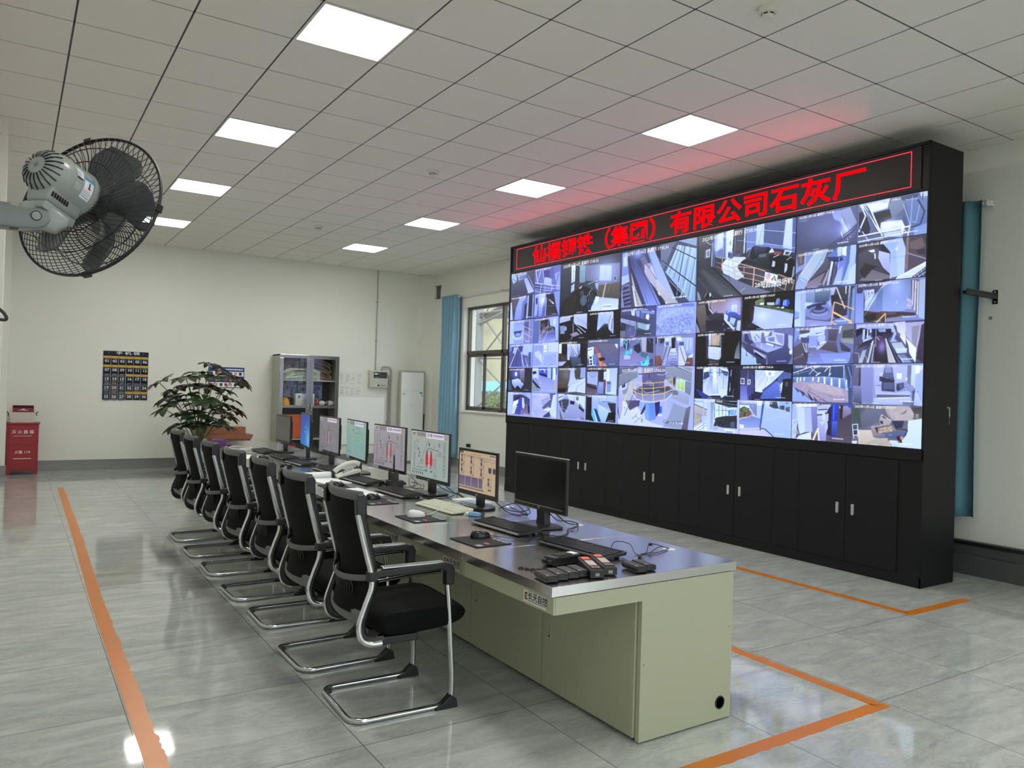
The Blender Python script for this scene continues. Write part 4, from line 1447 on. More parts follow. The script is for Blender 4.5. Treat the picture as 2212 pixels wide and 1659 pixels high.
 (2, 3): '''c 0,0,500,500
p 24252e 0,0,500,0,500,500,0,500
g 9cacdc c8d4f6 98,81,160,20,358,30,380,104,376,444,179,453,99,409
p 3a4464 105,111,155,88,174,165,101,219
p d0daf4 97,57,131,27,171,28,160,81,104,104
p 505c84 277,44,314,30,375,104,365,164,327,142
p e0e8fa 282,30,369,68,364,89,293,66
l 2e3854 7 104,107,370,108
l 2e3854 5 183,36,173,135
l 2e3854 5 277,44,278,156
o f0f6ff 224,66,33,52,0.7
g e4ecfc a8b4e4 206,104,245,104,268,418,201,421
g 8c94b8 c8d0ec 184,142,207,164,180,468,116,424
g b8c4e8 ccd4ee 251,149,279,180,344,446,307,485
l 7480a8 4 205,164,196,428
l 7480a8 4 251,164,273,425
l f0f4fe 4 240,142,301,478
l dde6f8 4 284,164,344,431
l 38466c 4 146,172,102,271
l 6c7ca8 4 327,119,321,357
p 1f2027 379,46,468,39,477,484,366,452
l b0b8cc 6 406,68,400,164
l c8d0e0 5 396,252,394,385
g 303c80 2c3a8c 11,351,81,388,169,491,95,494
p 4a4c5a 427,347,435,347,430,486,419,479
p 3c3c54 180,468,291,478,291,507,169,505
c 500,0,1000,500
p 232430 500,0,1000,0,1000,500,500,500
g 393650 5a5a90 479,55,637,63,642,383,593,436,595,500,483,505
l 8890a8 4 502,84,499,185
l 8890a8 4 579,76,571,313
g 6064a0 7c84c4 484,287,565,300,579,501,482,498
p 46447c 571,313,642,319,638,405,578,421
p c4ccdc 500,188,543,188,545,276,502,273
p 5c5468 507,201,536,200,537,261,509,260
p c4ccdc 574,206,604,206,603,281,575,279
p 4c4a60 582,217,597,216,595,264,583,264
p c8d4f0 483,193,489,193,491,265,484,265
g b4c4e8 d8dcf0 646,71,923,87,865,175,749,331,716,388,652,376
l 7c90b0 4 661,85,659,213
l 7c90b0 3 721,100,659,191
l 8898b8 4 745,120,731,169
p e4e8f4 740,78,839,85,831,155,765,162
p 9aa4bc 774,107,802,100,803,148,779,148
l e8ecf4 6 789,148,758,316
l 8c9cb8 4 775,177,744,316
l 98a4c0 3 808,177,815,260
g b8c0dc d0d0e0 698,191,746,184,662,361,651,348
g 4c5888 52649c 924,100,988,114,988,188,916,196,889,258,861,210,874,169
g 6478bc 4c60a8 856,217,889,258,898,465,699,481,731,373
p 3c4c84 731,380,856,225,847,210,720,353
l 90a4d8 4 875,245,898,457
p ccd4e4 889,273,912,223,909,326,897,396
p 26252c 901,395,916,203,989,196,989,494,907,491
p 484a54 935,236,962,236,959,297,936,299
g 34304c 26243c 598,436,653,398,712,402,699,488,595,492
l 7078b0 3 608,421,610,492
c 0,500,500,1000
p b4bcd0 0,500,500,500,500,1000,0,1000
g b8c8e4 c4ccdc -24,500,147,500,150,674,-23,577
p 7c98b8 -15,530,107,532,108,555,-14,558
g b8b0ac a89c98 -25,593,110,646,151,689,151,750,-22,741
t a8a090 0.12 5 -22,756,84,763,91,854,-17,965
l 2a3048 8 -23,577,161,673
l 2a3048 5 -22,748,78,753,89,770,88,862
l 2a3048 3 89,756,157,757
g c8d4ec d8e0f4 -17,981,153,834,156,978,-16,995
l 343a52 4 19,993,154,856
l 343a52 4 65,987,155,901
g 9aaed8 a4b4e4 106,501,118,501,120,981,108,982
g acbcec b8c8f4 152,500,189,497,190,985,156,985
g c0d0e4 d4e4f0 189,513,472,498,472,776,244,870,195,950
g 8090b0 a0b0cc 192,527,226,526,223,955,190,952
l 1f2230 5 232,540,237,818
p 24262e 237,510,475,498,477,614,390,620,293,582,237,562
l b4c0d4 3 248,548,474,580
l c4d0e0 3 259,524,472,527
l a0b0c8 3 287,582,464,616
l 2a2e3c 4 282,590,285,754
l 2a2e3c 4 320,596,323,751
l 2a2e3c 3 358,609,361,756
l 2a2e3c 4 245,667,385,665
p 3c7cd8 383,658,404,657,403,738,387,740
p 7c9ce4 407,649,470,645,466,732,408,729
l e0e8f8 4 448,646,448,726
g 2c2c30 34363c 253,779,340,750,476,732,480,921,332,921,228,902
t 30343c 0.4 4 242,795,350,757,363,897,244,885
p 48566c 410,833,457,821,454,908,412,905
p 9caabc 228,910,277,897,278,965,229,969
p d0d8e4 349,934,460,945,461,988,349,971
p 88a0c0 365,969,439,969,435,991,366,995
c 500,500,1000,1000
p b0bce4 500,500,1000,500,1000,1000,500,1000
g c0ccf0 a8b8e8 570,508,985,501,983,651,735,584,676,574
g a8b8e4 9cb0e4 676,574,986,651,989,990,847,1000,731,888,674,758
l b8c8f0 4 757,773,979,671
l 94a8dc 2 736,683,986,799
l 94a8dc 2 758,850,988,949
l 98acdc 3 773,610,984,725
g 9ab0cc 8ca0c8 884,507,985,508,986,651,877,603
t 3c4650 0.4 5 795,518,862,507,882,603,844,606,797,581
t 46505c 0.4 5 895,561,936,558,933,620,887,610
t 46525c 0.4 5 946,585,984,569,983,638,947,639
p 5c6c84 945,517,967,516,968,536,940,530
p d8e0ec 674,507,728,507,724,571,676,566
g 8894b4 6c7ca4 493,534,675,532,673,731,648,697,597,585,499,577
p dce4f0 499,577,597,578,592,651,547,625,500,628
l 5c6478 3 646,533,643,690
l 5c6478 4 666,575,665,689
l 5c6478 3 610,542,628,633
t 6c5a4c 0.2 5 500,628,582,616,628,684,604,735,503,766
t 5a6c44 0.4 5 500,628,546,590,602,622,578,667,502,693
p 5a3c34 543,676,568,674,564,740,543,734
l c4a8a0 8 612,635,633,697,599,737,508,766
l 6c3030 4 638,690,605,754,514,779
g 7080ac 8c9ccc 503,795,629,726,709,756,706,884,552,900,504,838
p 3c4c90 726,508,748,507,716,889,704,884
g bcbcc4 c4bccc 480,914,711,889,799,1006,487,993
p d8dae4 505,856,546,856,552,905,496,911
l 8a8490 2 496,933,702,918
l 1c1c28 8 711,889,759,898,847,1007
p 2c3458 706,897,721,902,716,917,704,916
p a098a4 472,527,496,520,499,853,481,847''',
 (2, 4): '''c 0,0,500,500
p 5c6a94 0,0,500,0,500,500,0,500
g 44506c 3c4864 -4,53,101,9,433,17,436,185,218,161,4,180
l d8e4f4 6 3,117,171,28,423,24
l c8d4ec 5 148,37,229,135
l c8d4ec 5 144,135,199,39
l e0e8f8 6 310,31,273,100
l d4e0f0 5 321,31,312,143
l e0e8f8 8 201,152,240,108
l e0e8f8 6 307,156,328,117
l c4d0e8 5 73,89,125,37
l b8c8e4 4 44,89,51,135
l 8090b0 4 4,143,172,73
g 7c90bc 54709c -5,171,252,161,446,185,454,321,385,297,253,239,46,233
l e4eefc 9 46,171,41,233
l e4eefc 9 72,171,70,229
l e4eefc 9 105,171,102,223
l e4eefc 11 181,169,177,223
l e4eefc 13 226,169,225,231
l e4eefc 14 274,169,276,257
l dceafa 14 332,183,334,290
l dceafa 13 397,190,396,305
l d4e4f8 11 452,203,451,321
l a0b8dc 5 252,162,425,187
t a090a0 0.1 4 -3,252,59,225,219,231,385,297,464,321,473,488,258,491,167,452,66,341,-3,280
t b4a4a8 0.06 4 123,260,253,248,417,322,440,405,333,393,193,337
g 94a4cc 8c9cc8 -3,270,37,350,85,385,150,453,179,495,-2,514
p 4c4458 24,315,60,350,49,377,37,341
p 453e50 72,341,114,383,97,428,85,393
p 453e50 131,366,190,469,167,479,143,418
p 4e4656 183,417,224,476,201,486
l 5c5260 4 136,347,312,497
l 5c5260 4 235,457,334,501
l 6c6270 3 300,395,462,489
g 3c4866 48506c 433,17,493,17,496,504,467,497,469,303
l b4c0dc 7 428,15,431,185,464,337
l 98a4bc 8 436,194,467,472
l 7c8cb0 7 460,33,488,185,485,303
c 500,0,1000,500
p 8890b4 500,0,1000,0,1000,500,500,500
g 6a687a 5c5c74 501,17,541,9,546,277,505,277
g 4c4a5c 383644 542,18,559,18,561,276,546,277
g 7c80a4 4a4c60 503,286,566,276,572,500,506,486
g 8c90b8 787ca4 562,18,652,20,654,486,572,484
l a4a8cc 2 652,20,657,495
g b0b4c8 a4a8c4 657,20,893,24,892,222,661,265
g c4d0f4 b0c0e8 698,119,721,110,720,151,700,155
g e0e8fc d0dcf8 819,119,856,119,855,190,820,187
p 3a3c50 698,159,717,159,713,216,699,216
p dce4f8 882,174,893,174,893,201,882,201
p 74788c 893,33,920,25,924,276,896,229
g c4d0f4 a8b8e4 920,25,996,27,999,514,941,486,942,276,919,261
g a4b4cc 98a8cc 949,127,996,73,998,468,966,383,946,276
p e4ecfc 947,33,978,34,975,111,949,135
g 6a6e8c 585c78 734,21,787,23,797,135,803,183,717,175,726,119
p 848aac 734,21,782,23,784,111,740,110
g 4a4e66 3a3e54 716,184,803,175,811,342,715,329
p 565a74 728,232,799,231,801,311,730,313
p 34364a 717,167,808,207,804,231,713,225
g 44485e 34384c 823,247,869,229,874,293,833,334,819,311
e 585c78 853,269,14,34
l a4acc8 4 811,239,812,342
l 7c84a4 4 869,293,897,292,902,324
l 3c4054 5 661,299,704,265
g a4a8c8 b4b8d8 661,274,709,273,716,345,811,350,902,324,921,354,916,377,677,396
g 5c5c70 68687c 682,379,916,377,917,405,683,417
g b4b8dc a4accc 663,421,926,409,990,484,659,502
l e4e8fa 6 683,424,917,402
g 4c5068 5c6484 932,331,949,292,941,510,923,511
l 444a60 4 920,338,969,337
l c4d0f0 4 951,315,975,415
p 6c7090 863,452,927,463,923,495,868,491
c 0,500,500,1000
p 5a5468 0,500,500,500,500,1000,0,1000
g 9aace0 a8b8e8 -2,533,40,530,56,763,42,997,1,993
p d4dcfa 40,530,213,520,219,555,41,575
g bcc8f4 c4d0f4 41,575,111,571,123,898,77,930,64,852
g a8b0e0 b0b4e0 111,571,168,566,186,891,123,898
g 8084b4 6c6c9c 168,566,217,555,225,886,186,917
g d4dcf8 c4d4f4 71,949,174,892,176,990,42,1006
g 9aa0d0 ccd4f4 219,546,330,514,335,565,282,638,221,660
g b4b8dc 8c8cb8 222,677,282,646,300,740,299,991,232,1000
l 4a4c70 11 226,598,303,584
l 50547c 11 226,655,288,671
e c0ccf4 277,681,16,52
p c8c8e0 245,763,278,742,268,786
l dce0f0 4 262,788,299,706
g 302c3c 2c2834 308,584,346,521,352,933,308,913,305,696
p b4b8d8 288,655,315,635,312,825,292,914
g 3048b4 2438a0 345,517,397,514,392,732,341,728
g 4460bc 2c3c80 343,737,392,732,382,929,342,934
l 5c78d8 5 357,529,357,718
g 463e48 554a52 394,561,426,542,497,604,501,990,310,990,342,942,384,920
g 9890ac 6c6478 431,542,483,513,496,622,428,694
p 30242c 405,526,426,526,424,712,410,696
p 3450b0 452,516,493,504,494,555,473,548
g c8d4f0 dce0f0 400,543,410,543,406,577
l e0d0a4 16 193,995,219,888,235,833
l e0d4b4 11 233,860,244,998
l e0d49c 6 -6,777,55,726
l e0d49c 5 -3,767,64,914,6,984
l e0d49c 5 -4,894,51,780
p 343048 306,740,338,702,334,789,312,790
c 500,500,1000,1000
p 66646c 500,500,1000,500,1000,1000,500,1000
g 55585c 484a50 504,529,732,511,721,702,564,799,508,747
o 8c90a0 637,668,88,123,0.7
p 44504c 505,553,560,542,568,716,554,767,508,754
g 6c6e7c 585a68 596,565,733,539,712,703,575,815
g a89c98 9c9090 732,511,910,504,937,572,946,596,939,674,802,694,762,617
t b0a49c 0.06 6 742,514,919,520,942,596,930,667,811,686
p 807470 856,603,896,545,892,584,869,609
g 4a4440 5a544c 928,518,996,514,998,638,952,642,941,572
p 8c8678 955,596,977,593,974,641,956,642
g ccd8f8 c0d0f8 907,677,999,646,1001,1001,797,991,860,879,905,780
g c4d4f8 b4c4f4 777,921,842,921,861,966,802,998
p a89c98 715,622,773,665,793,696,765,779,712,751,706,687
p 443a3c 730,620,758,642,754,667,725,652
p 4a3e40 711,694,735,700,731,741,712,726
l d0c8c4 5 720,620,792,687
g 3c3c4c 30303e 792,687,880,680,868,767,821,773
l c4ccd8 3 939,667,937,706
l e0e8f8 4 916,684,913,740
g 746c70 685f64 644,774,755,731,774,745,827,804,738,846,655,863
t a8967c 0.3 4 694,793,793,751,803,814,699,850
p 2e282a 669,780,694,786,699,850,685,836
g 9a8c8c 887a7c 644,774,674,780,694,850,738,854,743,885,666,886
l b8aca8 7 649,777,760,738
l a4948c 7 784,744,822,804
g 767888 60647c 666,886,748,853,748,917,671,918
g 5c6888 4c5874 748,853,905,788,896,852,856,911,767,891
l 2c2e3c 7 821,780,905,788,887,860,851,936
g 2e2c34 2a262c 828,875,860,856,870,942,847,945
p d4786c 851,872,874,862,878,892,860,911
p a47c6c 833,923,856,927,847,952
p e0e8f8 778,853,783,853,783,865,779,865
p e0e8f8 790,852,793,852,794,863,790,863
g ccbfa8 b8aa94 554,825,649,815,666,902,748,917,739,918,782,937,797,1007,563,1007
g b8ac98 a89c88 676,918,767,898,778,978,702,1004,603,993
l ece8e4 4 554,825,560,1003
g 4c5468 2c3040 502,756,546,751,545,892,520,895
l d4dcf4 6 505,763,546,751,549,917
l d4dcf4 5 511,830,547,818
l d4dcf4 6 518,895,545,885
l d4dcf4 5 505,763,521,937
p c4ccdc 506,965,547,959,542,1001,506,1006''',
}
def parse_feed(txt):
    out = []
    for ln in txt.split('\n'):
        t = ln.split(); n = lambda s: [float(x) for x in s.split(',')]
        if t[0] == 'c': out.append(('c', tuple(n(t[1]))))
        elif t[0] == 'p': out.append(('p', t[1], n(t[2])))
        elif t[0] == 'g': out.append(('g', t[1], t[2], n(t[3])))
        elif t[0] == 't': out.append(('t', t[1], float(t[2]), int(t[3]), n(t[4])))
        elif t[0] == 'a': out.append(('a', t[1], float(t[2]), n(t[3])))
        elif t[0] == 'l': out.append(('l', t[1], float(t[2]), n(t[3])))
        else: out.append((t[0], t[1], tuple(n(t[2]))))
    return out
FEEDS = {k: parse_feed(v) for k, v in FEED_TXT.items()}
# ================================================================== painter for the screens' pictures
class Pic:
    def __init__(s, W, H, bg='#000'):
        s.S = 2; s.W, s.H = W * 2, H * 2; s.a = np.zeros((s.H, s.W, 3)); s.a[:] = s.c(bg)
        s.yy, s.xx = np.mgrid[0:s.H, 0:s.W].astype(float); s.clip = (0, 0, 1000, 1000); s.rng = np.random.default_rng(5)
    def c(s, h):
        h = h.lstrip('#'); h = ''.join(k * 2 for k in h) if len(h) == 3 else h
        return np.array([int(h[i:i + 2], 16) / 255 for i in (0, 2, 4)])
    def _box(s, x0, y0, x1, y1):
        cx0, cy0, cx1, cy1 = s.clip; x0, y0, x1, y1 = max(x0, cx0), max(y0, cy0), min(x1, cx1), min(y1, cy1)
        return max(int(x0 / 1000 * s.W), 0), max(int(y0 / 1000 * s.H), 0), min(int(math.ceil(x1 / 1000 * s.W)), s.W), min(int(math.ceil(y1 / 1000 * s.H)), s.H)
    def _ptin(s, P, i0, j0, i1, j1):
        X = s.xx[j0:j1, i0:i1] + .5; Y = s.yy[j0:j1, i0:i1] + .5; ins = np.zeros(X.shape, bool)
        q = [(x / 1000 * s.W, y / 1000 * s.H) for x, y in P]; n = len(q)
        for k in range(n):
            (xa, ya), (xb, yb) = q[k], q[(k + 1) % n]
            if ya == yb: continue
            ins ^= ((ya > Y) != (yb > Y)) & (X < (xb - xa) * (Y - ya) / (yb - ya) + xa)
        return ins
    def poly(s, col, pts, col2=None, al=1.0, tex=0.0, ts=6):
        P = [(pts[k], pts[k + 1]) for k in range(0, len(pts), 2)]
        xs = [p[0] for p in P]; ys = [p[1] for p in P]; i0, j0, i1, j1 = s._box(min(xs), min(ys), max(xs), max(ys))
        if i1 <= i0 or j1 <= j0: return
        m = s._ptin(P, i0, j0, i1, j1)[..., None] * al; c = s.c(col)
        if col2:
            t = ((s.yy[j0:j1, i0:i1] / s.H * 1000 - min(ys)) / max(1, max(ys) - min(ys))).clip(0, 1)[..., None]; c = c * (1 - t) + s.c(col2) * t
        else: c = np.broadcast_to(c, (j1 - j0, i1 - i0, 3))
        if tex: c = c * (1 + .5 * tex * s.noise(i1 - i0, j1 - j0, ts))[..., None]
        s.a[j0:j1, i0:i1] = s.a[j0:j1, i0:i1] * (1 - m) + c * m
    def noise(s, w, h, k):
        g = s.rng.normal(size=(h // k + 3, w // k + 3)); y, x = np.mgrid[0:h, 0:w]; y = y / k; x = x / k; a = y.astype(int); b = x.astype(int); fy = y - a; fx = x - b
        return (g[a, b] * (1 - fy) * (1 - fx) + g[a + 1, b] * fy * (1 - fx) + g[a, b + 1] * (1 - fy) * fx + g[a + 1, b + 1] * fy * fx)
    def line(s, col, w, pts, al=1.0):
        asp = s.H / s.W
        for k in range(0, len(pts) - 2, 2):
            x0, y0, x1, y1 = pts[k:k + 4]; dx, dy = (x1 - x0), (y1 - y0) * asp; L = math.hypot(dx, dy) or 1; nx, ny = -dy / L * w / 2, dx / L * w / 2 / asp
            s.poly(col, [x0 + nx, y0 + ny, x1 + nx, y1 + ny, x1 - nx, y1 - ny, x0 - nx, y0 - ny], al=al)
    def ell(s, col, cx, cy, rx, ry, al=1.0):
        s.poly(col, [v for k in range(24) for v in (cx + rx * math.cos(k * PI / 12), cy + ry * math.sin(k * PI / 12))], al=al)
    def glow(s, col, cx, cy, rx, ry, al=.7):
        i0, j0, i1, j1 = s._box(cx - rx * 2, cy - ry * 2, cx + rx * 2, cy + ry * 2)
        if i1 <= i0 or j1 <= j0: return
        d = ((s.xx[j0:j1, i0:i1] / s.W * 1000 - cx) / rx) ** 2 + ((s.yy[j0:j1, i0:i1] / s.H * 1000 - cy) / ry) ** 2; m = (al * np.exp(-d * 1.6))[..., None]
        s.a[j0:j1, i0:i1] = s.a[j0:j1, i0:i1] * (1 - m) + s.c(col) * m
    def done(s):
        a = s.a.reshape(s.H // 2, 2, s.W // 2, 2, 3).mean((1, 3)); return a.clip(0, 1)
    def run(s, cmds):
        for c in cmds:
            k = c[0]
            if k == 'c': s.clip = c[1]
            elif k == 'p': s.poly(c[1], c[2])
            elif k == 'g': s.poly(c[1], c[3], col2=c[2])
            elif k == 't': s.poly(c[1], c[4], tex=c[2], ts=c[3])
            elif k == 'a': s.poly(c[1], c[3], al=c[2])
            elif k == 'l': s.line(c[1], c[2], c[3])
            elif k == 'e': s.ell(c[1], *c[2])
            elif k == 'o': s.glow(c[1], *c[2])
def pic_mesh(name, arr, fn, m, parent, expo=1.0):
    """a lit screen: one vertex per pixel, colour attribute shown by an emission material; fn(u,v)->point, u right, v down"""
    H, W = arr.shape[:2]; u, v = np.meshgrid(np.linspace(0, 1, W), np.linspace(0, 1, H)); P = np.stack(fn(u, v), -1).reshape(-1, 3).astype(np.float32)
    I = (np.arange(H - 1)[:, None] * W + np.arange(W - 1)[None]).reshape(-1, 1); F = np.concatenate([I, I + W, I + W + 1, I + 1], 1).astype(np.int32)
    me = bpy.data.meshes.new(name); me.vertices.add(W * H); me.vertices.foreach_set('co', P.ravel())
    n = len(F); me.loops.add(n * 4); me.loops.foreach_set('vertex_index', F.ravel()); me.polygons.add(n)
    me.polygons.foreach_set('loop_start', np.arange(0, n * 4, 4, dtype=np.int32)); me.polygons.foreach_set('loop_total', np.full(n, 4, dtype=np.int32))
    me.update(calc_edges=True)
    lin = np.where(arr <= .04045, arr / 12.92, ((arr + .055) / 1.055) ** 2.4) * expo
    at = me.color_attributes.new('picture', 'FLOAT_COLOR', 'POINT'); rgba = np.ones((W * H, 4), np.float32); rgba[:, :3] = lin.reshape(-1, 3); at.data.foreach_set('color', rgba.ravel())
    me.materials.append(m); o = bpy.data.objects.new(name, me); COL.objects.link(o); o.parent = parent
    return o
def screen_mat(name, e):
    m = bpy.data.materials.new(name); m.use_nodes = True; nt = m.node_tree; b = nt.nodes['Principled BSDF']
    a = nt.nodes.new('ShaderNodeAttribute'); a.attribute_name = 'picture'; nt.links.new(a.outputs['Color'], b.inputs['Emission Color'])
    b.inputs['Emission Strength'].default_value = e; b.inputs['Base Color'].default_value = (.004, .004, .005, 1); b.inputs['Roughness'].default_value = .35; b.inputs['Specular IOR Level'].default_value = .25
    return m
M_screen = screen_mat('lit_screen', SCREEN_E)
# ================================================================== video wall
M_cab = mat('cabinet_black', '#0d0e11', .5, bump=.2, bscale=500, spec=.3)
M_cabd = mat('cabinet_door_black', '#101115', .45, bump=.2, bscale=500, spec=.3)
VY0, VY1, VZ = 3.35, 9.505, 3.565; VD = .50
SY1, SZ1, SW, SH = 9.4743, 3.1677, 6.1119 / 5, 2.0628 / 3
vw = thing('video_wall', 'huge black cabinet wall of security camera screens with a red LED banner', 'video wall', (XS, 0, 0))
b = MB().box(.004, VD, VY0, VY1, 0, VZ, .004)
b.box(.0, .012, VY0, VY1, 0, .085, .002); b.box(0, .012, VY0, 3.362, 0, VZ, .002)
b.build('cabinet', M_cab, vw, smooth=0)
fr = MB()
for a, bb, c, d in ((VY0, VY1, 1.012, SZ1 - 3 * SH - .002), (VY0, VY1, SZ1 + .003, 3.185), (VY0, VY1, 3.54, VZ), (VY0, 3.36, 1.0, VZ), (SY1 + .003, VY1, 1.0, VZ)):
    fr.box(-.010, .006, a, bb, c, d, .002)
fr.build('bezel', M_cab, vw, smooth=0)
M_hand = mat('handle_silver', '#c4c6c6', .35, .6)
for k in range(5):
    yc = 4.016 + k * 1.2224
    for s in (-1, 1):
        y0, y1 = (yc - .466, yc - .002) if s < 0 else (yc + .002, yc + .466)
        d = MB().box(-.004, .006, y0, y1, .09, .998, .0015).build('cabinet_door', M_cabd, vw, smooth=0)
        h = MB().prism([(yc + s * .073 - .013, .50), (yc + s * .073, .492), (yc + s * .073 + .013, .50), (yc + s * .073 + .013, .588), (yc + s * .073 - .013, .588)], -.016, -.004, 'x', .003).build('handle', M_hand, d, smooth=0)
    MB().box(-.003, .006, yc + .469, yc + 1.2224 - .469, .09, .998, .001).build('fixed_panel', M_cabd, vw, smooth=0) if k < 4 else None
# LED banner
M_ledp = mat('led_panel', '#1a1717', .55, bump=.6, bscale=900)
M_led = mat('led_red', '#100202', .9, spec=0, emit=1.5, ecol=(1, .0, .04))
M_ledl = mat('led_border', '#100202', .9, spec=0, emit=1.7, ecol=(1, .22, .30))
led = MB().box(-.006, .005, 3.42, 9.42, 3.188, 3.537, .001).build('led_banner', M_ledp, vw, smooth=0)
bd = MB(); e = .006
for a, bb, c, d in ((3.50, 9.335, 3.218, 3.218 + e), (3.50, 9.335, 3.51 - e, 3.51), (3.50, 3.50 + e, 3.218, 3.51), (9.335 - e, 9.335, 3.218, 3.51)): bd.box(-.0085, -.006, a, bb, c, d)
bd.build('light_border', M_ledl, led, smooth=0)
tm = MB(); text_mb(tm, '仙福钢铁（集团）有限公司石灰厂', 1.0, Matrix.Identity(4), bold=.022, ext=.0, res=2)
V = np.array([tuple(v) for v in tm.v]); lo, hi = V.min(0), V.max(0)
TY0, TY1, TZ0, TZ1 = 8.93, 3.90, 3.236, 3.494
tm.v = [(-.0075, TY0 + (x - lo[0]) / (hi[0] - lo[0]) * (TY1 - TY0), TZ0 + (y - lo[1]) / (hi[1] - lo[1]) * (TZ1 - TZ0)) for x, y, z in V]
tm.build('lettering', M_led, led, smooth=0)
# spots added at the banner, tilted up and narrowed to shape its ceiling glow
for k in range(26):
    la = bpy.data.lights.new('banner_glow_spot', 'SPOT'); la.energy = LED_W / 26; la.color = (1, .05, .11); la.shadow_soft_size = 0.0
    la.spot_size = math.radians(54); la.spot_blend = .45
    lo_ = bpy.data.objects.new('banner_glow_spot', la); COL.objects.link(lo_); lo_.parent = vw
    lo_.location = (-.014, 3.75 + k * .217, 3.365); lo_.rotation_euler = (0, PI / 2 + math.radians(17), 0)
# 15 panels
RES = [(150, 150), (170, 150), (200, 160), (230, 170), (264, 180)]
for r in range(3):
    for c in range(5):
        y1 = SY1 - c * SW; z1 = SZ1 - r * SH
        dp = MB().box(-.004, .005, y1 - SW + .001, y1 - .001, z1 - SH + .001, z1 - .001).build('display_panel', M_blackg, vw, smooth=0)
        W, H = RES[c]; pc = Pic(W, H, '#0b0c10'); pc.run(FEEDS.get((r, c), []))
        qs = [(0, 0, 1000, 1000)] if (r, c) in ((0, 1), (0, 2), (0, 3), (2, 2)) else [(0, 0, 500, 500), (500, 0, 1000, 500), (0, 500, 500, 1000), (500, 500, 1000, 1000)]
        for q in qs:      # camera name tags: little white strips at the foot of each picture
            k = (q[2] - q[0]) / 1000; pc.clip = (0, 0, 1000, 1000)
            for i in range(7): pc.line('#dfe6f4', 20 * k, [q[0] + (700 + i * 26) * k, q[1] + 905 * k, q[0] + (719 + i * 26) * k, q[1] + 905 * k], .75)
            for i in range(4): pc.line('#cfd6e8', 12 * k, [q[0] + (300 + i * 26) * k, q[1] + 972 * k, q[0] + (320 + i * 26) * k, q[1] + 972 * k], .7)
            pc.line('#15161c', 2.2, [q[0], q[1] + 1, q[2], q[1] + 1]); pc.line('#15161c', 2.2, [q[0] + 1, q[1], q[0] + 1, q[3]])
        gr = pc.a.mean((0, 1)); pc.a = np.clip((pc.a - .36) * 1.10 + .385, 0, 1) * np.array([.96, 1.0, 1.12])
        g = .0022
        pic_mesh('screen_picture', pc.done(), lambda u, v: (np.full_like(u, -.0055), y1 - g - u * (SW - 2 * g), z1 - g - v * (SH - 2 * g)), M_screen, dp)
# clock lines written over the pictures
M_osd = mat('osd_white', '#101010', .5, emit=.85, ecol=(1, 1, 1)); M_osdk = mat('osd_dark', '#10131c', .5)
for r in range(3):
    for c in range(5):
        full_ = (r, c) in ((0, 1), (0, 2), (0, 3), (2, 2)); y1 = SY1 - c * SW; z1 = SZ1 - r * SH; os_ = MB(); k = 1.0 if full_ else .5
        for qx, qy in ([(0, 0)] if full_ else [(0, 0), (.5, 0), (0, .5), (.5, .5)]):
            text_mb(os_, '2023年11月16日 星期四 17:05:3%d' % ((r * 7 + c * 3 + int(qx * 2)) % 10), .052 * k, MINUS_X((-.0062, y1 - (qx + .045 * k) * SW, z1 - (qy + .072 * k) * SH)), align='LEFT', bold=.0006, res=1)
        if (r, c) == (0, 3): text_mb(os_, '2#窑前仓卷扬机', .062, MINUS_X((-.0062, y1 - .80 * SW, z1 - .865 * SH)), bold=.0008, res=1)
        os_.build('clock_line', M_osd, vw, smooth=0)
        if (r, c) == (2, 2):
            os_ = MB(); text_mb(os_, 'Camera 01', .062, MINUS_X((-.0062, y1 - .74 * SW, z1 - .895 * SH)), res=1); os_.build('camera_name', M_osdk, vw, smooth=0)
# keys hanging in the side lock
kt = thing('key_bunch', 'small bunch of keys on a pale green cord hanging from the cabinet side', 'keys', (6.402, VY0, 1.44))
MB().lathe([(.011, 0), (.011, .008)], 16, M=Matrix.Rotation(PI / 2, 4, 'X')).box(-.0025, .0025, -.03, -.006, -.006, .006).build('lock', M_chrome, kt)
MB().tube(spline([(0, -.02, .004), (-.004, -.024, -.03), (.002, -.022, -.07)], 6), .004, 8).build('cord', mat('cord_green', '#a9b5a0', .8), kt)
for dx, l, a in ((-.006, .055, -.1), (.004, .065, .06), (.009, .04, .18)):
    MB().box(-.003, .003, -.0012, .0012, -l, 0).lathe([(.007, -.001), (.007, .001)], 12, M=Matrix.Translation((0, 0, .004)) @ Matrix.Rotation(PI / 2, 4, 'X')).build('key', M_chrome, kt, loc=(dx * .5, -.022, -.07), rot=(0, a, 0), smooth=0)
# steel arm that ties the cabinet to the wall
bk = thing('wall_bracket', 'black steel bracket tying the video wall cabinet to the right wall', 'bracket', (XR, 3.31, 2.40))
MB().prism([(-.022, -.06), (.022, -.06), (.022, .06), (-.022, .06)], -.006, 0, 'x', .002).build('plate', M_black, bk, smooth=0)
MB().box(-.51, -.006, -.017, .017, -.018, .012, .002).box(-.51, -.006, -.017, -.013, .012, .03, .001).build('arm', M_black, bk, smooth=0)
for z in (-.042, .042): MB().lathe([(.007, 0), (.007, .006), (.003, .01)], 8, M=Matrix.Translation((-.006, 0, z)) @ Matrix.Rotation(-PI / 2, 4, 'Y')).build('bolt', M_chrome, bk)
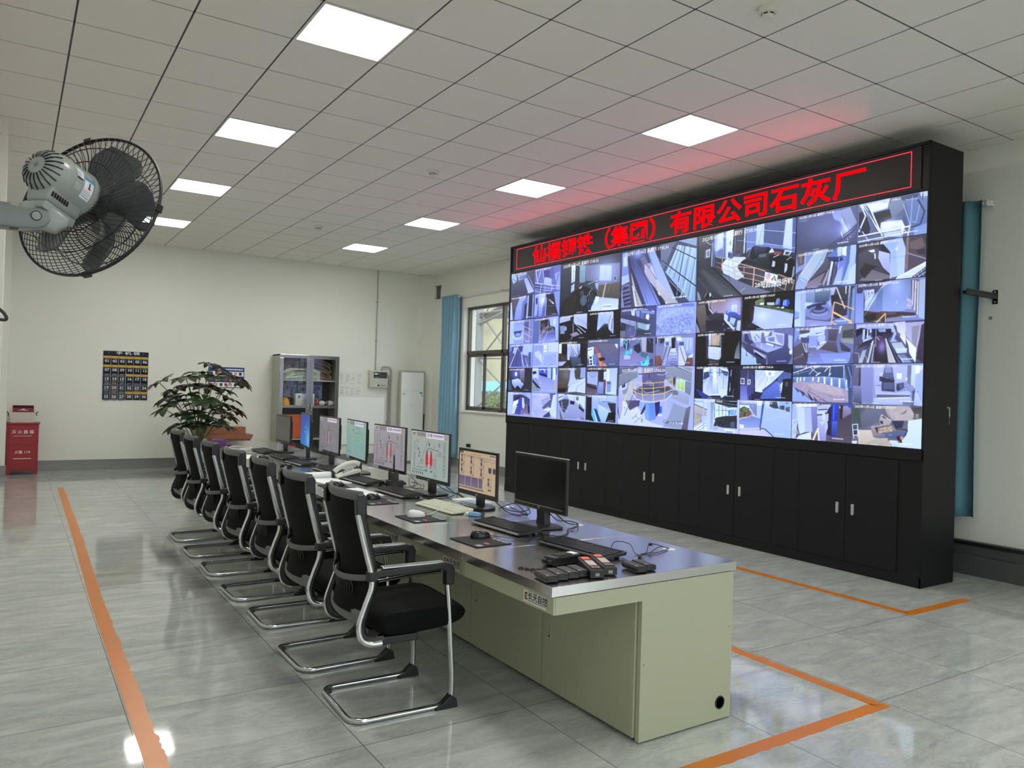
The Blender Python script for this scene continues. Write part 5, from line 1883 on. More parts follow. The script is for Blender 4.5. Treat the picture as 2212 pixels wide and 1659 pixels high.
# ================================================================== control desk
DX0, DX1, DY0, DZ, U, NU = 1.783, 2.838, 2.425, .72, .7112, 11
DY1 = DY0 + U * NU
M_dcream = mat('desk_cream', '#a9ac92', .42, bump=.06, bscale=700)
def steel_top():
    m = mat('brushed_steel', '#d2d2cf', .2, 1.0); nt = m.node_tree; b = nt.nodes['Principled BSDF']
    tc = nt.nodes.new('ShaderNodeTexCoord'); mp = nt.nodes.new('ShaderNodeMapping'); mp.inputs['Scale'].default_value = (240, 3, 3)
    n = nt.nodes.new('ShaderNodeTexNoise'); n.inputs['Scale'].default_value = 4; n.inputs['Detail'].default_value = 2
    nt.links.new(tc.outputs['Object'], mp.inputs[0]); nt.links.new(mp.outputs[0], n.inputs['Vector'])
    r = nt.nodes.new('ShaderNodeMapRange'); r.inputs[3].default_value = .15; r.inputs[4].default_value = .24; nt.links.new(n.outputs[0], r.inputs[0]); nt.links.new(r.outputs[0], b.inputs['Roughness'])
    bp = nt.nodes.new('ShaderNodeBump'); bp.inputs['Strength'].default_value = .02; bp.inputs['Distance'].default_value = .0002; nt.links.new(n.outputs[0], bp.inputs['Height']); nt.links.new(bp.outputs[0], b.inputs['Normal'])
    return m
M_dtop = steel_top()
M_holeb = mat('grommet_black', '#0b0b0c', .5)
desk = thing('control_desk', 'long cream metal control desk with stainless steel top in the middle of the room', 'desk', (0, 0, 0))
for k in range(NU):
    y0, y1 = DY0 + k * U, DY0 + (k + 1) * U
    g = .0008
    MB().box(DX0, DX1, y0 + (g if k else 0), y1 - g, DZ - .040, DZ, .0015).build('desktop', M_dtop, desk, smooth=0)
cb = MB().box(2.272, 2.815, DY0 + .03, DY1 - .03, .012, .676).box(1.83, 2.3, DY0 + .03, DY1 - .03, .63, .676)
cb.build('carcass', M_dcream, desk, smooth=0)
MB().box(2.30, 2.79, DY0 + .05, DY1 - .05, 0, .014).build('plinth', M_holeb, desk, smooth=0)
# end panels: an upside down L, with a gap line at the apron
for ye, s in ((DY0, 1), (DY1, -1)):
    a, b = sorted((ye + s * .005, ye + s * .03))
    MB().prism([(1.806, .676), (1.806, .606), (2.262, .606), (2.262, .006), (2.826, .006), (2.826, .676)], a, b, 'y', .0015).build('end_panel', M_dcream, desk, smooth=0)
gr = MB().lathe([(.030, 0), (.030, .003), (.024, .004), (.022, -.004)], 28, M=Matrix.Translation((2.754, DY0 + .005, .083)) @ Matrix.Rotation(PI / 2, 4, 'X')).build('cable_port', M_holeb, desk)
for x, z in ((2.28, .333), (2.803, .423)): MB().lathe([(.0025, 0), (.0025, .001)], 10, M=Matrix.Translation((x, DY0 + .005, z)) @ Matrix.Rotation(PI / 2, 4, 'X')).build('screw_hole', M_holeb, desk)
M_logo_bg = mat('badge_plate', '#d7d9d2', .3); M_logo_red = mat('badge_red', '#7e2a22', .4); M_logo_in = mat('badge_ink', '#20242c', .4)
M_hrec = mat('handle_recess', '#9ea28c', .4)
for k in range(NU):
    y0, y1 = DY0 + k * U, DY0 + (k + 1) * U
    a, b = y0 + (.007 if k == 0 else .001), y1 - .001
    dr = MB().box(1.797, 1.822, a, b, .606, .677, .002).build('drawer_front', M_dcream, desk, smooth=0)
    if k < 8:
        bg = MB().box(1.7955, 1.797, y0 + .055, y0 + .215, .615, .664).build('badge', M_logo_bg, dr, smooth=0)
        lg = MB()
        MM = MINUS_X((1.7952, y0 + .135, .640))
        text_mb(lg, '长天自控', .034, MM @ Matrix.Translation((.020, .004, 0)), 1, bold=.0009)
        for xx in range(16): lg.add([MM @ Vector(p) for p in ((-.044 + xx * .0078, -.016, 0), (-.0385 + xx * .0078, -.016, 0), (-.0385 + xx * .0078, -.0125, 0), (-.044 + xx * .0078, -.0125, 0))], [(0, 1, 2, 3)], 1)
        for x0, x1, q0, q1 in ((-.070, -.062, -.014, .016), (-.070, -.050, .009, .016), (-.070, -.050, -.014, -.007), (-.060, -.052, -.002, .004)):
            lg.add([MM @ Vector(p) for p in ((x0, q0, 0), (x1, q0, 0), (x1, q1, 0), (x0, q1, 0))], [(0, 1, 2, 3)], 0)
        lg.build('lettering', [M_logo_red, M_logo_in], bg, smooth=0)
    d = MB().box(2.252, 2.274, y0 + (.034 if k == 0 else .0025), y1 - .0025, .018, .604, .002).build('cupboard_door', M_dcream, desk, smooth=0)
    hy, hz = y1 - .065, .30
    pts = [(hy + .011 * math.cos(t), hz + .035 + .011 * math.sin(t)) for t in np.linspace(0, PI, 9)] + [(hy + .011 * math.cos(t), hz - .035 + .011 * math.sin(t)) for t in np.linspace(PI, 2 * PI, 9)]
    h = MB().prism(pts, 2.2495, 2.253, 'x', .0008)
    pin = [(hy + (p[0] - hy) * .65, hz + (p[1] - hz) * .88) for p in pts]; h.prism(pin, 2.2492, 2.2496, 'x', 0, mi=1)
    h.lathe([(.005, 0), (.005, .002)], 12, mi=2, M=Matrix.Translation((2.2492, hy, hz - .02)) @ Matrix.Rotation(-PI / 2, 4, 'Y'))
    h.build('handle', [M_dcream, M_hrec, M_black], d, smooth=0)
for y in (2.77, 3.50, 4.23):
    MB().lathe([(.031, 0), (.031, .0006), (.026, .0012)], 28, M=Matrix.Translation((2.745, y, DZ))).build('cable_grommet', M_white, desk)
# ================================================================== chairs (face +x, base back edge at x=0)
M_mesh = mat('chair_mesh', '#0a0b0c', .85, spec=.2, bump=.5, bscale=900)
M_fab = mat('seat_fabric', '#090a0b', .95, bump=.4, bscale=700, spec=.2)
M_cpl = mat('chair_plastic', '#121314', .4)
M_cgr = mat('chair_grey', '#5d5f60', .5)
def make_chair(label):
    t = thing('cantilever_chair', label, 'chair', group='black mesh cantilever chairs along the desk')
    HW = .222
    # sled base, one bent tube: armrest front - post - floor - across the back - floor - post
    def half(s): return [(.440, s * HW, .600), (.452, s * HW, .50), (.482, s * HW, .13), (.478, s * HW, .014), (.40, s * HW, .014), (.0, s * HW, .014)]
    path = fillet(half(-1) + half(1)[::-1], .075, 7)
    MB().tube(path, .013, 10).build('sled_base', M_chrome, t, smooth=60)
    pads = MB()
    for s in (-1, 1):
        y = s * HW
        MB().prism([(.395, .0), (.508, .0), (.500, .040), (.470, .062), (.43, .026), (.395, .016)], y - .019, y + .019, 'y', .003).build('foot_pad', M_cpl, t, smooth=0)
        MB().box(.012, .040, y * .86 - .016, y * .86 + .016, .0, .017, .003).build('foot_cap', M_cpl, t, smooth=0)
    for s in (-1, 1):
        y = s * HW
        # side frame: black spine with a chrome strip on its outer face
        sp = spline([(.018, y, .995), (.022, y, .90), (.045, y, .80), (.074, y, .68), (.078, y, .60), (.050, y, .51), (.030, y, .44), (.042, y, .385), (.085, y, .360), (.135, y, .358)], 6)
        MB().tube(sp, .013, 8, flat=(.011, .021), up=(0, 1, 0)).build('side_frame', M_cpl, t, smooth=60)
        yo = y + s * .010
        st = spline([(-.004, yo, .925), (.018, yo, .84), (.045, yo, .74), (.066, yo, .665), (.070, yo, .60), (.042, yo, .52), (.018, yo, .44), (.030, yo, .378), (.075, yo, .350), (.125, yo, .348)], 6)
        MB().tube(st, .011, 8, flat=(.008, .014), up=(0, 1, 0)).build('chrome_strip', M_chrome, t, smooth=60)
        MB().prism([(-.010, .920), (.030, .920), (.034, .99), (.022, 1.012), (-.002, 1.008), (-.014, .985)], y - .017, y + .019, 'y', .004).build('corner_block', M_cpl, t, smooth=0)
        # armrest loop
        ar = MB().prism([(.050, .628), (.085, .624), (.105, .640), (.40, .650), (.425, .640), (.427, .575), (.468, .575), (.472, .645), (.455, .675), (.42, .682), (.10, .672), (.05, .668)], y - .021, y + .021, 'y', .006)
        a = ar.build('armrest', M_cpl, t, smooth=0)
        MB().box(.115, .415, y - .016, y + .016, .676, .687, .004).build('top_strip', M_chrome, a, smooth=0)
        MB().tube([(.10, y, .622), (.24, y, .632), (.405, y, .638)], .008, 8, flat=(.007, .014), up=(0, 0, 1)).build('under_bar', M_chrome, a, smooth=60)
    # back: mesh panel between the spines, bowed to the rear
    prof = [(.022, .985), (.024, .90), (.048, .80), (.072, .70), (.082, .62), (.062, .53), (.048, .47)]
    PS = spline([(p[0], 0, p[1]) for p in prof], 5)
    def bk(u, v):
        i = min(int(v * (len(PS) - 1)), len(PS) - 2); q = PS[i].lerp(PS[i + 1], v * (len(PS) - 1) - i); a = (u * 2 - 1)
        return (q.x - .050 * (1 - a * a), a * .208, q.z)
    MB().grid(bk, 16, 24).build('mesh_back', M_mesh, t, solid=.006)
    rail = [(.020 - .052 * (1 - (k / 8 - 1) ** 2), .215 * (k / 8 - 1), 1.0) for k in range(17)]
    MB().tube(rail, .016, 10, flat=(.022, .010), up=(0, 0, 1)).build('top_rail', M_cgr, t, smooth=60)
    lum = [(.078 - .085 * (1 - (k / 8 - 1) ** 2) ** .7, .214 * (k / 8 - 1), .640 - .02 * (1 - (k / 8 - 1) ** 2)) for k in range(17)]
    lb = MB().tube(lum, .010, 8, flat=(.014, .005), up=(0, 0, 1)).build('lumbar_bar', M_cgr, t, smooth=60)
    rb = MB()
    for k in range(11):
        y = -.11 + k * .022; c = 1 - (y / .214) ** 2
        rb.tube([(.078 - .085 * c ** .7, y, .622), (.070 - .06 * c, y, .585), (.055 - .042 * c, y, .545)], .004, 6)
    rb.build('lumbar_ribs', M_cpl, lb, smooth=60)
    cr = [(.038 - .030 * (1 - (k / 6 - 1) ** 2), .215 * (k / 6 - 1), .462) for k in range(13)]
    MB().tube(cr, .01, 8, flat=(.030, .006), up=(.1, 0, 1)).build('cross_bar', M_cgr, t, smooth=60)
    # seat
    pr = [(.105, .392), (.125, .372), (.30, .365), (.46, .378), (.535, .398), (.558, .425), (.553, .452), (.52, .475), (.45, .486), (.30, .476), (.16, .478), (.11, .462), (.098, .425)]
    sm = MB(); n = len(pr)
    def ring(y, k): return [Vector((.33 + (x - .33) * k, y, .43 + (z - .43) * (k if k < 1 else 1))) for x, z in pr]
    rings = [ring(y, k) for y, k in ((-.232, .80), (-.226, .93), (-.205, 1.0), (0, 1.0), (.205, 1.0), (.226, .93), (.232, .80))]
    vs = [v for r in rings for v in r]; fs = [(i * n + j, i * n + (j + 1) % n, (i + 1) * n + (j + 1) % n, (i + 1) * n + j) for i in range(6) for j in range(n)] + [tuple(range(n))[::-1], tuple(6 * n + j for j in range(n))]
    sm.add(vs, fs).build('seat', M_fab, t, smooth=80, sub=1)
    MB().box(.11, .40, -.10, .10, .335, .375, .006).build('seat_mount', M_cpl, t, smooth=0)
    for y in (-.20, .20): MB().box(.12, .30, y - .03, y + .03, .338, .372, .005).build('seat_bracket', M_cpl, t, smooth=0)
    return t
CH = [(1.283, 3.395, -2), (1.276, 4.09, 1), (1.308, 4.885, -1), (1.288, 5.552, 1.5), (1.294, 6.33, -1), (1.284, 7.03, 0), (1.295, 7.735, 1.5)]
CL = ['black mesh cantilever chair nearest the camera, fully in view', 'second black mesh chair from the camera, before the white keyboard', 'third black mesh chair from the camera, beside the paper sheets', 'fourth and middle black mesh chair of the row along the desk', 'fifth black mesh chair from the camera in the row', 'second to last black mesh chair at the far end of the row', 'farthest black mesh chair of the row in front of the plant']
ch0 = None
for (x, y, a), lb in zip(CH, CL):
    if ch0 is None: c = ch0 = make_chair(lb)
    else: c = copy_tree(ch0); c['label'] = lb
    c.location = (x, y, 0); c.rotation_euler = (0, 0, math.radians(a))
# ================================================================== things on the desk
ZT = DZ + .0014
M_bezel = mat('bezel_black', '#141517', .35); M_scroff = mat('dark_screen', '#07080a', .22); M_scrgrey = mat('matte_dead_screen', '#6a6a68', .55)
M_scrl = screen_mat('monitor_lit', .85)
M_sticker = mat('monitor_sticker', '#e6e6e2', .5)
def hmi(bg, bg2, red, dim=0):
    """plant mimic page: header strip with badge, flow lines, twin shaft kiln, tables of readings"""
    p = Pic(230, 136, bg); R = random.Random(3 + dim); p.run([('g', bg, bg2, [0, 0, 1000, 0, 1000, 1000, 0, 1000])])
    ink = '#34323c'; gr = '#85808a'; pu = '#6c5f90'; k = []
    k += [('p', '#e4e4e8', [20, 25, 150, 25, 150, 110, 20, 110]), ('p', '#3a3a40', [30, 40, 140, 40, 140, 62, 30, 62]), ('p', '#3a3a40', [30, 78, 135, 78, 135, 98, 30, 98]), ('p', '#8e8588', [155, 25, 400, 25, 400, 110, 155, 110])]
    k += [('p', '#eceaf4', [425, 20, 870, 20, 870, 130, 425, 130])]
    for x in (450, 505, 535):           # three letter shapes of the page badge: C I E
        if x == 450: k += [('l', '#1d1c30', 11, [492, 42, 458, 46, 454, 88, 492, 92])]
        elif x == 505: k += [('l', '#1d1c30', 13, [514, 38, 514, 96])]
        else: k += [('l', '#1d1c30', 10, [575, 43, 541, 43, 541, 92, 576, 92]), ('l', '#1d1c30', 9, [541, 67, 570, 67])]
    for i in range(9): k += [('p', '#5a4f93', [592 + i * 30, 42 + R.randint(0, 5), 614 + i * 30, 42, 614 + i * 30, 78, 592 + i * 30, 76])]
    k += [('l', '#5a4f93', 4, [592, 100, 855, 100])]
    for i in range(4): k += [('l', gr, 4, [900, 40 + i * 22, 980, 40 + i * 22])]
    if red is not None:
        k += [('l', ink, 4, [240, 760, 470, 190, 500, 215]), ('l', ink, 4, [60, 860, 420, 860, 420, 430, 470, 430]), ('l', ink, 4, [175, 800, 360, 800]), ('l', ink, 4, [640, 860, 690, 860, 690, 430])]
        k += [('e', '#33323a', (505, 265, 16, 30)), ('l', ink, 5, [505, 290, 510, 330]), ('l', ink, 6, [440, 400, 480, 360, 560, 350, 640, 370, 760, 375])]
        for x in (455, 560): k += [('p', '#777079', [x - 22, 400, x + 22, 400, x + 26, 470, x - 26, 470]), ('g', red, red, [x - 26, 470, x + 24, 470, x + 40, 600, x + 38, 700, x + 14, 740, x - 18, 740, x - 36, 690, x - 36, 590]), ('p', '#7a7580', [x - 18, 740, x + 16, 740, x + 6, 800, x - 8, 800])]
        k += [('p', red, [480, 660, 540, 660, 540, 700, 480, 700])]
        for i in range(8): k += [('p', '#dad9dc', [494, 440 + i * 40, 524, 440 + i * 40, 524, 462 + i * 40, 494, 462 + i * 40])]
        for x in (440, 575): k += [('p', '#56545c', [x - 34, 830, x + 34, 830, x + 4, 880, x - 4, 880])]
        for x, y in ((220, 400), (250, 480), (235, 560)): k += [('p', '#3c3b46', [x - 12, y - 26, x + 12, y - 30, x + 10, y + 26, x - 8, y + 20])]
        for x, y, w, h, c in ((100, 230, 26, 230, ink), (150, 200, 80, 90, gr), (160, 320, 70, 140, gr), (290, 600, 80, 130, gr), (615, 560, 80, 250, gr), (740, 400, 100, 110, pu), (620, 290, 70, 70, gr), (745, 210, 60, 110, '#57525e'), (90, 470, 50, 380, pu)):
            for q in range(int(h / 26)):
                for e in range(max(1, int(w / 24))): k += [('p', c, [x + e * 24, y + q * 26, x + e * 24 + 17, y + q * 26, x + e * 24 + 17, y + q * 26 + 13, x + e * 24, y + q * 26 + 13])]
        for i in range(24): k += [('l', '#5e6b5e' if i % 3 else '#3d3c48', 5, [880 - R.randint(0, 20), 190 + i * 31, 930, 190 + i * 31])]
        for i in range(6): k += [('p', ink, [60 + i * 55, 900, 84 + i * 55, 900, 76 + i * 55, 960, 66 + i * 55, 960])]
        for i in range(2): k += [('l', ink, 10, [650 + i * 50, 890, 650 + i * 50, 970])]
    else:
        for i in range(4): k += [('p', '#4b6a78', [470 + i * 60, 170, 490 + i * 60, 170, 484 + i * 60, 235, 474 + i * 60, 235])]
        for i in range(46):
            x, y = R.randint(60, 900), R.randint(260, 900); w, h = R.randint(20, 60), R.randint(8, 22); k += [('p', R.choice(['#5e8a84', '#6d9186', '#4f7480', '#8aa06a']), [x, y, x + w, y, x + w, y + h, x, y + h])]
        for i in range(10):
            x, y = R.randint(100, 850), R.randint(260, 860); k += [('l', '#55807c', 4, [x, y, x + R.randint(40, 120), y, x + R.randint(40, 120), y + R.randint(30, 80)])]
        k += [('l', '#54807c', 8, [430, 330, 760, 330]), ('l', '#b08060', 5, [80, 720, 200, 720]), ('p', '#5b5c8e', [310, 240, 370, 240, 370, 285, 310, 285])]
        for i in range(3): k += [('p', '#4a5c8a', [60 + i * 75, 850, 84 + i * 75, 850, 80 + i * 75, 910, 64 + i * 75, 910])]
    p.run(k); return p.done()
def batch_page():
    p = Pic(200, 136, '#c3ad8e'); ink = '#6a4a46'; k = [('p', '#55504f', [0, 0, 110, 0, 110, 62, 0, 62])]
    k += [('l', ink, 5, [0, 100, 130, 95, 760, 130, 1000, 140]), ('l', ink, 4, [120, 130, 640, 150, 640, 190, 1000, 195]), ('p', '#4d4560', [840, 30, 990, 30, 990, 52, 840, 52])]
    for i in range(9): k += [('p', '#8d7664', [330 + i * 30, 52 + (i % 2) * 5, 352 + i * 30, 52, 352 + i * 30, 72, 330 + i * 30, 72])]
    for x, y in ((70, 120), (70, 370), (340, 130), (340, 390), (620, 140), (620, 400), (820, 600)):
        k += [('l', ink, 4, [x - 55, y - 10, x + 70, y - 10, x + 70, y + 225, x - 55, y + 225]), ('p', '#4b4152', [x - 26, y, x + 26, y, x + 10, y + 60, x - 10, y + 60]), ('p', '#574d68', [x - 4, y + 60, x + 4, y + 60, x + 24, y + 110, x + 20, y + 165, x, y + 200, x - 20, y + 165, x - 24, y + 110])]
        for q in range(3): k += [('p', '#8a7a86', [x + 32, y + 165 + q * 18, x + 66, y + 165 + q * 18, x + 66, y + 176 + q * 18, x + 32, y + 176 + q * 18])]
    for x, w in ((850, 40), (960, 34)): k += [('p', '#4d4456', [x - w, 330, x + w, 330, x + w, 420, x, 470, x - w, 420]), ('e', '#4d4456', (x, 420, w, 50))]
    for x0, x1 in ((0, 165), (175, 340), (350, 540), (555, 660)): k += [('g', '#6c587c', '#777080', [x0, 640, x1, 640, x1, 890, x0, 890])]
    k += [('p', '#463a50', [0, 915, 690, 915, 690, 945, 0, 945]), ('p', '#50464c', [810, 860, 890, 860, 890, 895, 810, 895])]
    for i in range(18): k += [('p', '#a89a90', [20 + i * 36, 922, 44 + i * 36, 922, 44 + i * 36, 936, 20 + i * 36, 936])]
    p.run(k); return p.done()
def blue_page():
    p = Pic(150, 100, '#2d57b4'); p.run([('g', '#2c4fa4', '#2f74cf', [0, 0, 1000, 0, 1000, 1000, 0, 1000]), ('o', '#7fd0e8', (880, 780, 300, 380, .75)), ('o', '#274791', (150, 150, 400, 400, .5)), ('o', '#58a0e0', (760, 560, 260, 300, .4)), ('e', '#9db8dc', (500, 420, 24, 32)), ('p', '#d6e2f2', [440, 560, 560, 560, 560, 580, 440, 580])])
    return p.done()
def make_monitor(label, y, w, h, zb, x=2.50, yaw=0.0, pic=None, scr=None, kind='thin', sticker=False, silver=False, group='desktop monitors on the control desk'):
    t = thing('monitor', label, 'monitor', (x, y, ZT), math.radians(yaw), group)
    zc = zb - ZT; bz = .009 if kind == 'thin' else .016; ch = .026 if kind == 'thin' else .03
    b = MB().box(0, .016, -w / 2, w / 2, zc, zc + h, .003).box(.014, .045, -w * .40, w * .40, zc + .05, zc + h * .82, .012).build('housing', M_bezel, t, smooth=0)
    x0 = -.0012
    a = (-w / 2 + bz, w / 2 - bz, zc + ch, zc + h - bz)
    if pic is not None: pic_mesh('screen', pic, lambda u, v: (np.full_like(u, x0), a[1] - u * (a[1] - a[0]), a[3] - v * (a[3] - a[2])), M_scrl, t)
    else: MB().box(x0, .002, *a).build('screen', scr or M_scroff, t, smooth=0)
    if silver:
        MB().box(-.003, .004, -w / 2 + .03, w / 2 - .012, zc + ch - .008, zc + ch - .004).box(-.001, .017, -w / 2, w / 2, zc + h - .003, zc + h + .0015, .001).build('silver_trim', M_steel, t, smooth=0)
    if sticker:
        s = MB().box(-.0015, .001, w / 2 - .105, w / 2 - .004, zc + .003, zc + ch - .003)
        s.build('button_sticker', M_sticker, t, smooth=0)
        q = MB()
        for i in range(4): q.box(-.0019, -.0014, w / 2 - .095 + i * .024, w / 2 - .083 + i * .024, zc + .008, zc + .018)
        q.build('button_icons', M_ink, t, smooth=0)
    MB().box(-.0012, .001, -.012, .012, zc + ch * .3, zc + ch * .62).build('maker_badge', M_grey, t, smooth=0)
    if kind == 'thin':
        MB().prism([(.018, -.035), (.05, -.035), (.05, .035), (.018, .035)], .008, zc + .16, 'z', .006).build('stand_neck', M_black, t)
        MB().prism([(-.055, -.125), (.11, -.105), (.13, 0), (.11, .105), (-.055, .125), (-.068, 0)], 0, .012, 'z', .004).build('stand_base', M_bezel, t)
    elif kind == 'round':
        MB().prism([(.016, -.028), (.05, -.028), (.05, .028), (.016, .028)], .01, zc + .14, 'z', .006).build('stand_neck', M_black, t)
        pts = [(.03 + .095 * math.cos(k * PI / 14), .115 * math.sin(k * PI / 14)) for k in range(28)]
        MB().prism(pts, 0, .014, 'z', .005).build('stand_base', M_bezel, t)
    else:
        MB().grid(lambda u, v: (.014 + .032 * (1 if u > .5 else 0), (-.034 - .016 * (1 - v) ** 2) * (1 if u in (0, 1) else -1), 0), 1, 1) if 0 else None
        n = MB()
        ring = lambda z, hw: [(.014, -hw, z), (.055, -hw, z), (.055, hw, z), (.014, hw, z)]
        R_ = [ring(.010, .042), ring(.05, .036), ring(.10, .040), ring(zc + .10, .05)]
        n.add([v for r in R_ for v in r], [(i * 4 + j, i * 4 + (j + 1) % 4, i * 4 + 4 + (j + 1) % 4, i * 4 + 4 + j) for i in range(3) for j in range(4)] + [(3, 2, 1, 0), (12, 13, 14, 15)])
        n.build('stand_neck', M_black, t, smooth=40)
        MB().prism([(-.085, -.115), (.075, -.135), (.10, -.05), (.10, .05), (.075, .135), (-.085, .115)], 0, .012, 'z', .005).build('stand_base', M_bezel, t)
    return t
make_monitor('switched off black monitor nearest the camera, blank screen with silver trim', 3.552, .507, .304, .815, 2.502, 0, kind='neck', silver=True)
make_monitor('monitor showing a beige batching diagram beside the white keyboard', 4.245, .487, .298, .794, 2.50, 0, pic=batch_page(), kind='round')
make_monitor('monitor with greenish grey diagram and bright red kiln', 4.925, .607, .358, .813, 2.50, 0, pic=hmi('#a8b0a8', '#9fb0aa', '#c5343c'), sticker=True)
make_monitor('monitor with grey pink diagram and dull red kiln behind the radio charger', 5.622, .607, .358, .815, 2.50, 0, pic=hmi('#a39da0', '#9a929c', '#9c6068', 1), sticker=True)
make_monitor('monitor with a pale mint green process diagram', 6.318, .618, .348, .832, 2.50, -6, pic=hmi('#8fb4a4', '#84aaa4', None, 2), sticker=True)
make_monitor('dim grey diagram monitor between the mint green and the blue screens', 7.00, .60, .346, .834, 2.50, -2, pic=hmi('#8a8788', '#85828a', '#84696c', 3), sticker=True)
make_monitor('monitor showing a plain blue desktop screen', 7.70, .64, .346, .834, 2.50, -10, pic=blue_page())
make_monitor('switched off grey monitor farthest along the desk', 8.46, .535, .305, .825, 2.50, 0, scr=M_scrgrey, kind='round')
# ------------------------------------------------------------------ keyboards (long side along y, front edge towards -x)
M_key = mat('key_black', '#1f2022', .45); M_cream = mat('keyboard_cream', '#cdd2c0', .5); M_creamk = mat('key_cream', '#d9ddcd', .5); M_kedge = mat('keyboard_edge', '#6f7274', .4)
def make_keyboard(label, cream=False, edge=False, L=.455, D=.155):
    t = thing('keyboard', label, 'keyboard', group='computer keyboards on the desk')
    mb_, mk = (M_cream, M_creamk) if cream else (M_black, M_key)
    z = lambda x: .012 + .013 * (x / D)
    MB().prism([(0, .004), (0, .011), (.006, .015), (D, .028), (D + .003, .022), (D - .004, .010), (.01, .003)], -L / 2, L / 2, 'y', .003).build('body', mb_, t, smooth=0)
    k = MB(); x0 = .016; pit = (D - .030) / 6
    for r in range(6):
        x = x0 + (5 - r) * pit + (.004 if r == 0 else 0); y = L / 2 - .010
        ws = [1] * 21 if r < 5 else [1.3, 1.3, 1.3, 5.6, 1.3, 1.3, 1.3, 1.3, 1, 1, 1, 2, 1]
        un = (L - .020) / sum(ws)
        for i, wd in enumerate(ws):
            gap = .0012
            if r == 0 and i in (1, 6, 11): y -= un * wd; continue
            zz = z(x + pit / 2)
            k.box(x + gap, x + pit - gap, y - un * wd + gap, y - gap, zz, zz + .0075, .0)
            y -= un * wd
    kf = k.build('key_field', mk, t, smooth=0); kf['kind'] = 'stuff'
    for s in (-1, 1): MB().box(D - .02, D - .008, s * (L / 2 - .05) - .012, s * (L / 2 - .05) + .012, 0, .012, .002).build('foot', mb_, t, smooth=0)
    MB().box(.008, .02, -L / 2 + .05, L / 2 - .05, 0, .005).build('front_pad', mb_, t, smooth=0)
    if edge: MB().prism([(-.006, .006), (-.006, .010), (.004, .0145), (.004, .010)], -L / 2 + .006, L / 2 - .006, 'y', .001).build('edge_strip', M_kedge, t, smooth=0)
    return t
KB = [('black keyboard at the near end of the desk behind the radios', 2.24, 2.92, 5, 0, 0), ('black keyboard in front of the switched off monitor nearest the camera', 2.215, 3.565, 3, 0, 1), ('cream white keyboard beside the white mouse', 2.22, 4.30, 3, 1, 0),
      ('black keyboard in front of the red kiln monitor', 2.24, 5.02, 2, 0, 1), ('black keyboard beside the radio charger, before the grey pink monitor', 2.26, 5.74, 3, 0, 1), ('black keyboard in front of the mint green monitor', 2.27, 6.53, 2, 0, 1),
      ('black keyboard in front of the dim grey diagram monitor', 2.23, 7.20, 2, 0, 1), ('black keyboard in front of the blue screen', 2.25, 7.83, 1, 0, 0), ('farthest black keyboard before the switched off grey monitor', 2.25, 8.56, 1, 0, 0)]
protos = {}
for lb, x, y, a, cr_, ed in KB:
    key = (cr_, ed)
    if key not in protos: k = protos[key] = make_keyboard(lb, cr_, ed)
    else: k = copy_tree(protos[key]); k['label'] = lb
    k.location = (x, y, ZT); k.rotation_euler = (0, 0, math.radians(a))
# ------------------------------------------------------------------ mouse pads and mice
M_pad = mat('mouse_pad', '#17171c', .8); M_pprint = mat('pad_print', '#aeb2ba', .8); M_pspot = mat('pad_spot', '#b0506a', .8)
def make_pad(label, blank=False):
    t = thing('mouse_pad', label, 'mouse pad', group='black mouse pads on the desk')
    p = MB().prism([(-.103, -.13), (.103, -.13), (.103, .13), (-.103, .13)], 0, .003, 'z', .0008).build('mat', M_pad, t, smooth=0)
    pr = MB()
    for i in range(10): pr.box(.085 - .004 * (i % 3), .097, -.118 + i * .0145, -.118 + i * .0145 + .009, .003, .0032)
    for i in range(3): pr.box(-.085, -.055, -.118 + i * .014, -.108 + i * .014, .003, .0032)
    pr.build('print', M_pprint, t, smooth=0)
    MB().lathe([(.017, .003), (.012, .0032), (0.001, .0033)], 14, M=Matrix.Translation((-.01, -.075, 0)) @ Matrix.Diagonal((.7, 1.4, 1, 1))).build('pink_print', M_pspot, t, smooth=0)
    return t
pad0 = None
for lb, x, y, a in (('black printed mouse pad under the black mouse nearest the camera', 1.988, 3.323, 2), ('black printed mouse pad under the white mouse', 2.01, 4.045, 1), ('black printed mouse pad under the mouse beside the paper sheets', 2.03, 4.74, 1), ('black mouse pad behind the white paper sheets', 2.05, 5.55, 0)):
    if pad0 is None: p = pad0 = make_pad(lb)
    else: p = copy_tree(pad0); p['label'] = lb
    p.location = (x, y, ZT); p.rotation_euler = (0, 0, math.radians(a))
M_bluemat = mat('blue_pad', '#7f97b4', .6)
bm0 = tag(MB().prism([(-.09, -.11), (.09, -.11), (.09, .11), (-.09, .11)], 0, .003, 'z', .0008).build('mouse_pad', M_bluemat, None, loc=(2.06, 7.66, ZT)), 'pale blue mouse pad under a black mouse toward the far end', 'mouse pad')
bm1 = tag(MB().prism([(-.10, -.12), (.10, -.12), (.10, .12), (-.10, .12)], 0, .003, 'z', .0008).build('mouse_pad', mat('slate_pad', '#55617a', .6), None, loc=(2.03, 6.42, ZT)), 'slate blue mouse pad beside the rolled paper pad', 'mouse pad')
M_mouse = mat('mouse_black', '#151517', .25); M_mousew = mat('mouse_white', '#dadcda', .3)
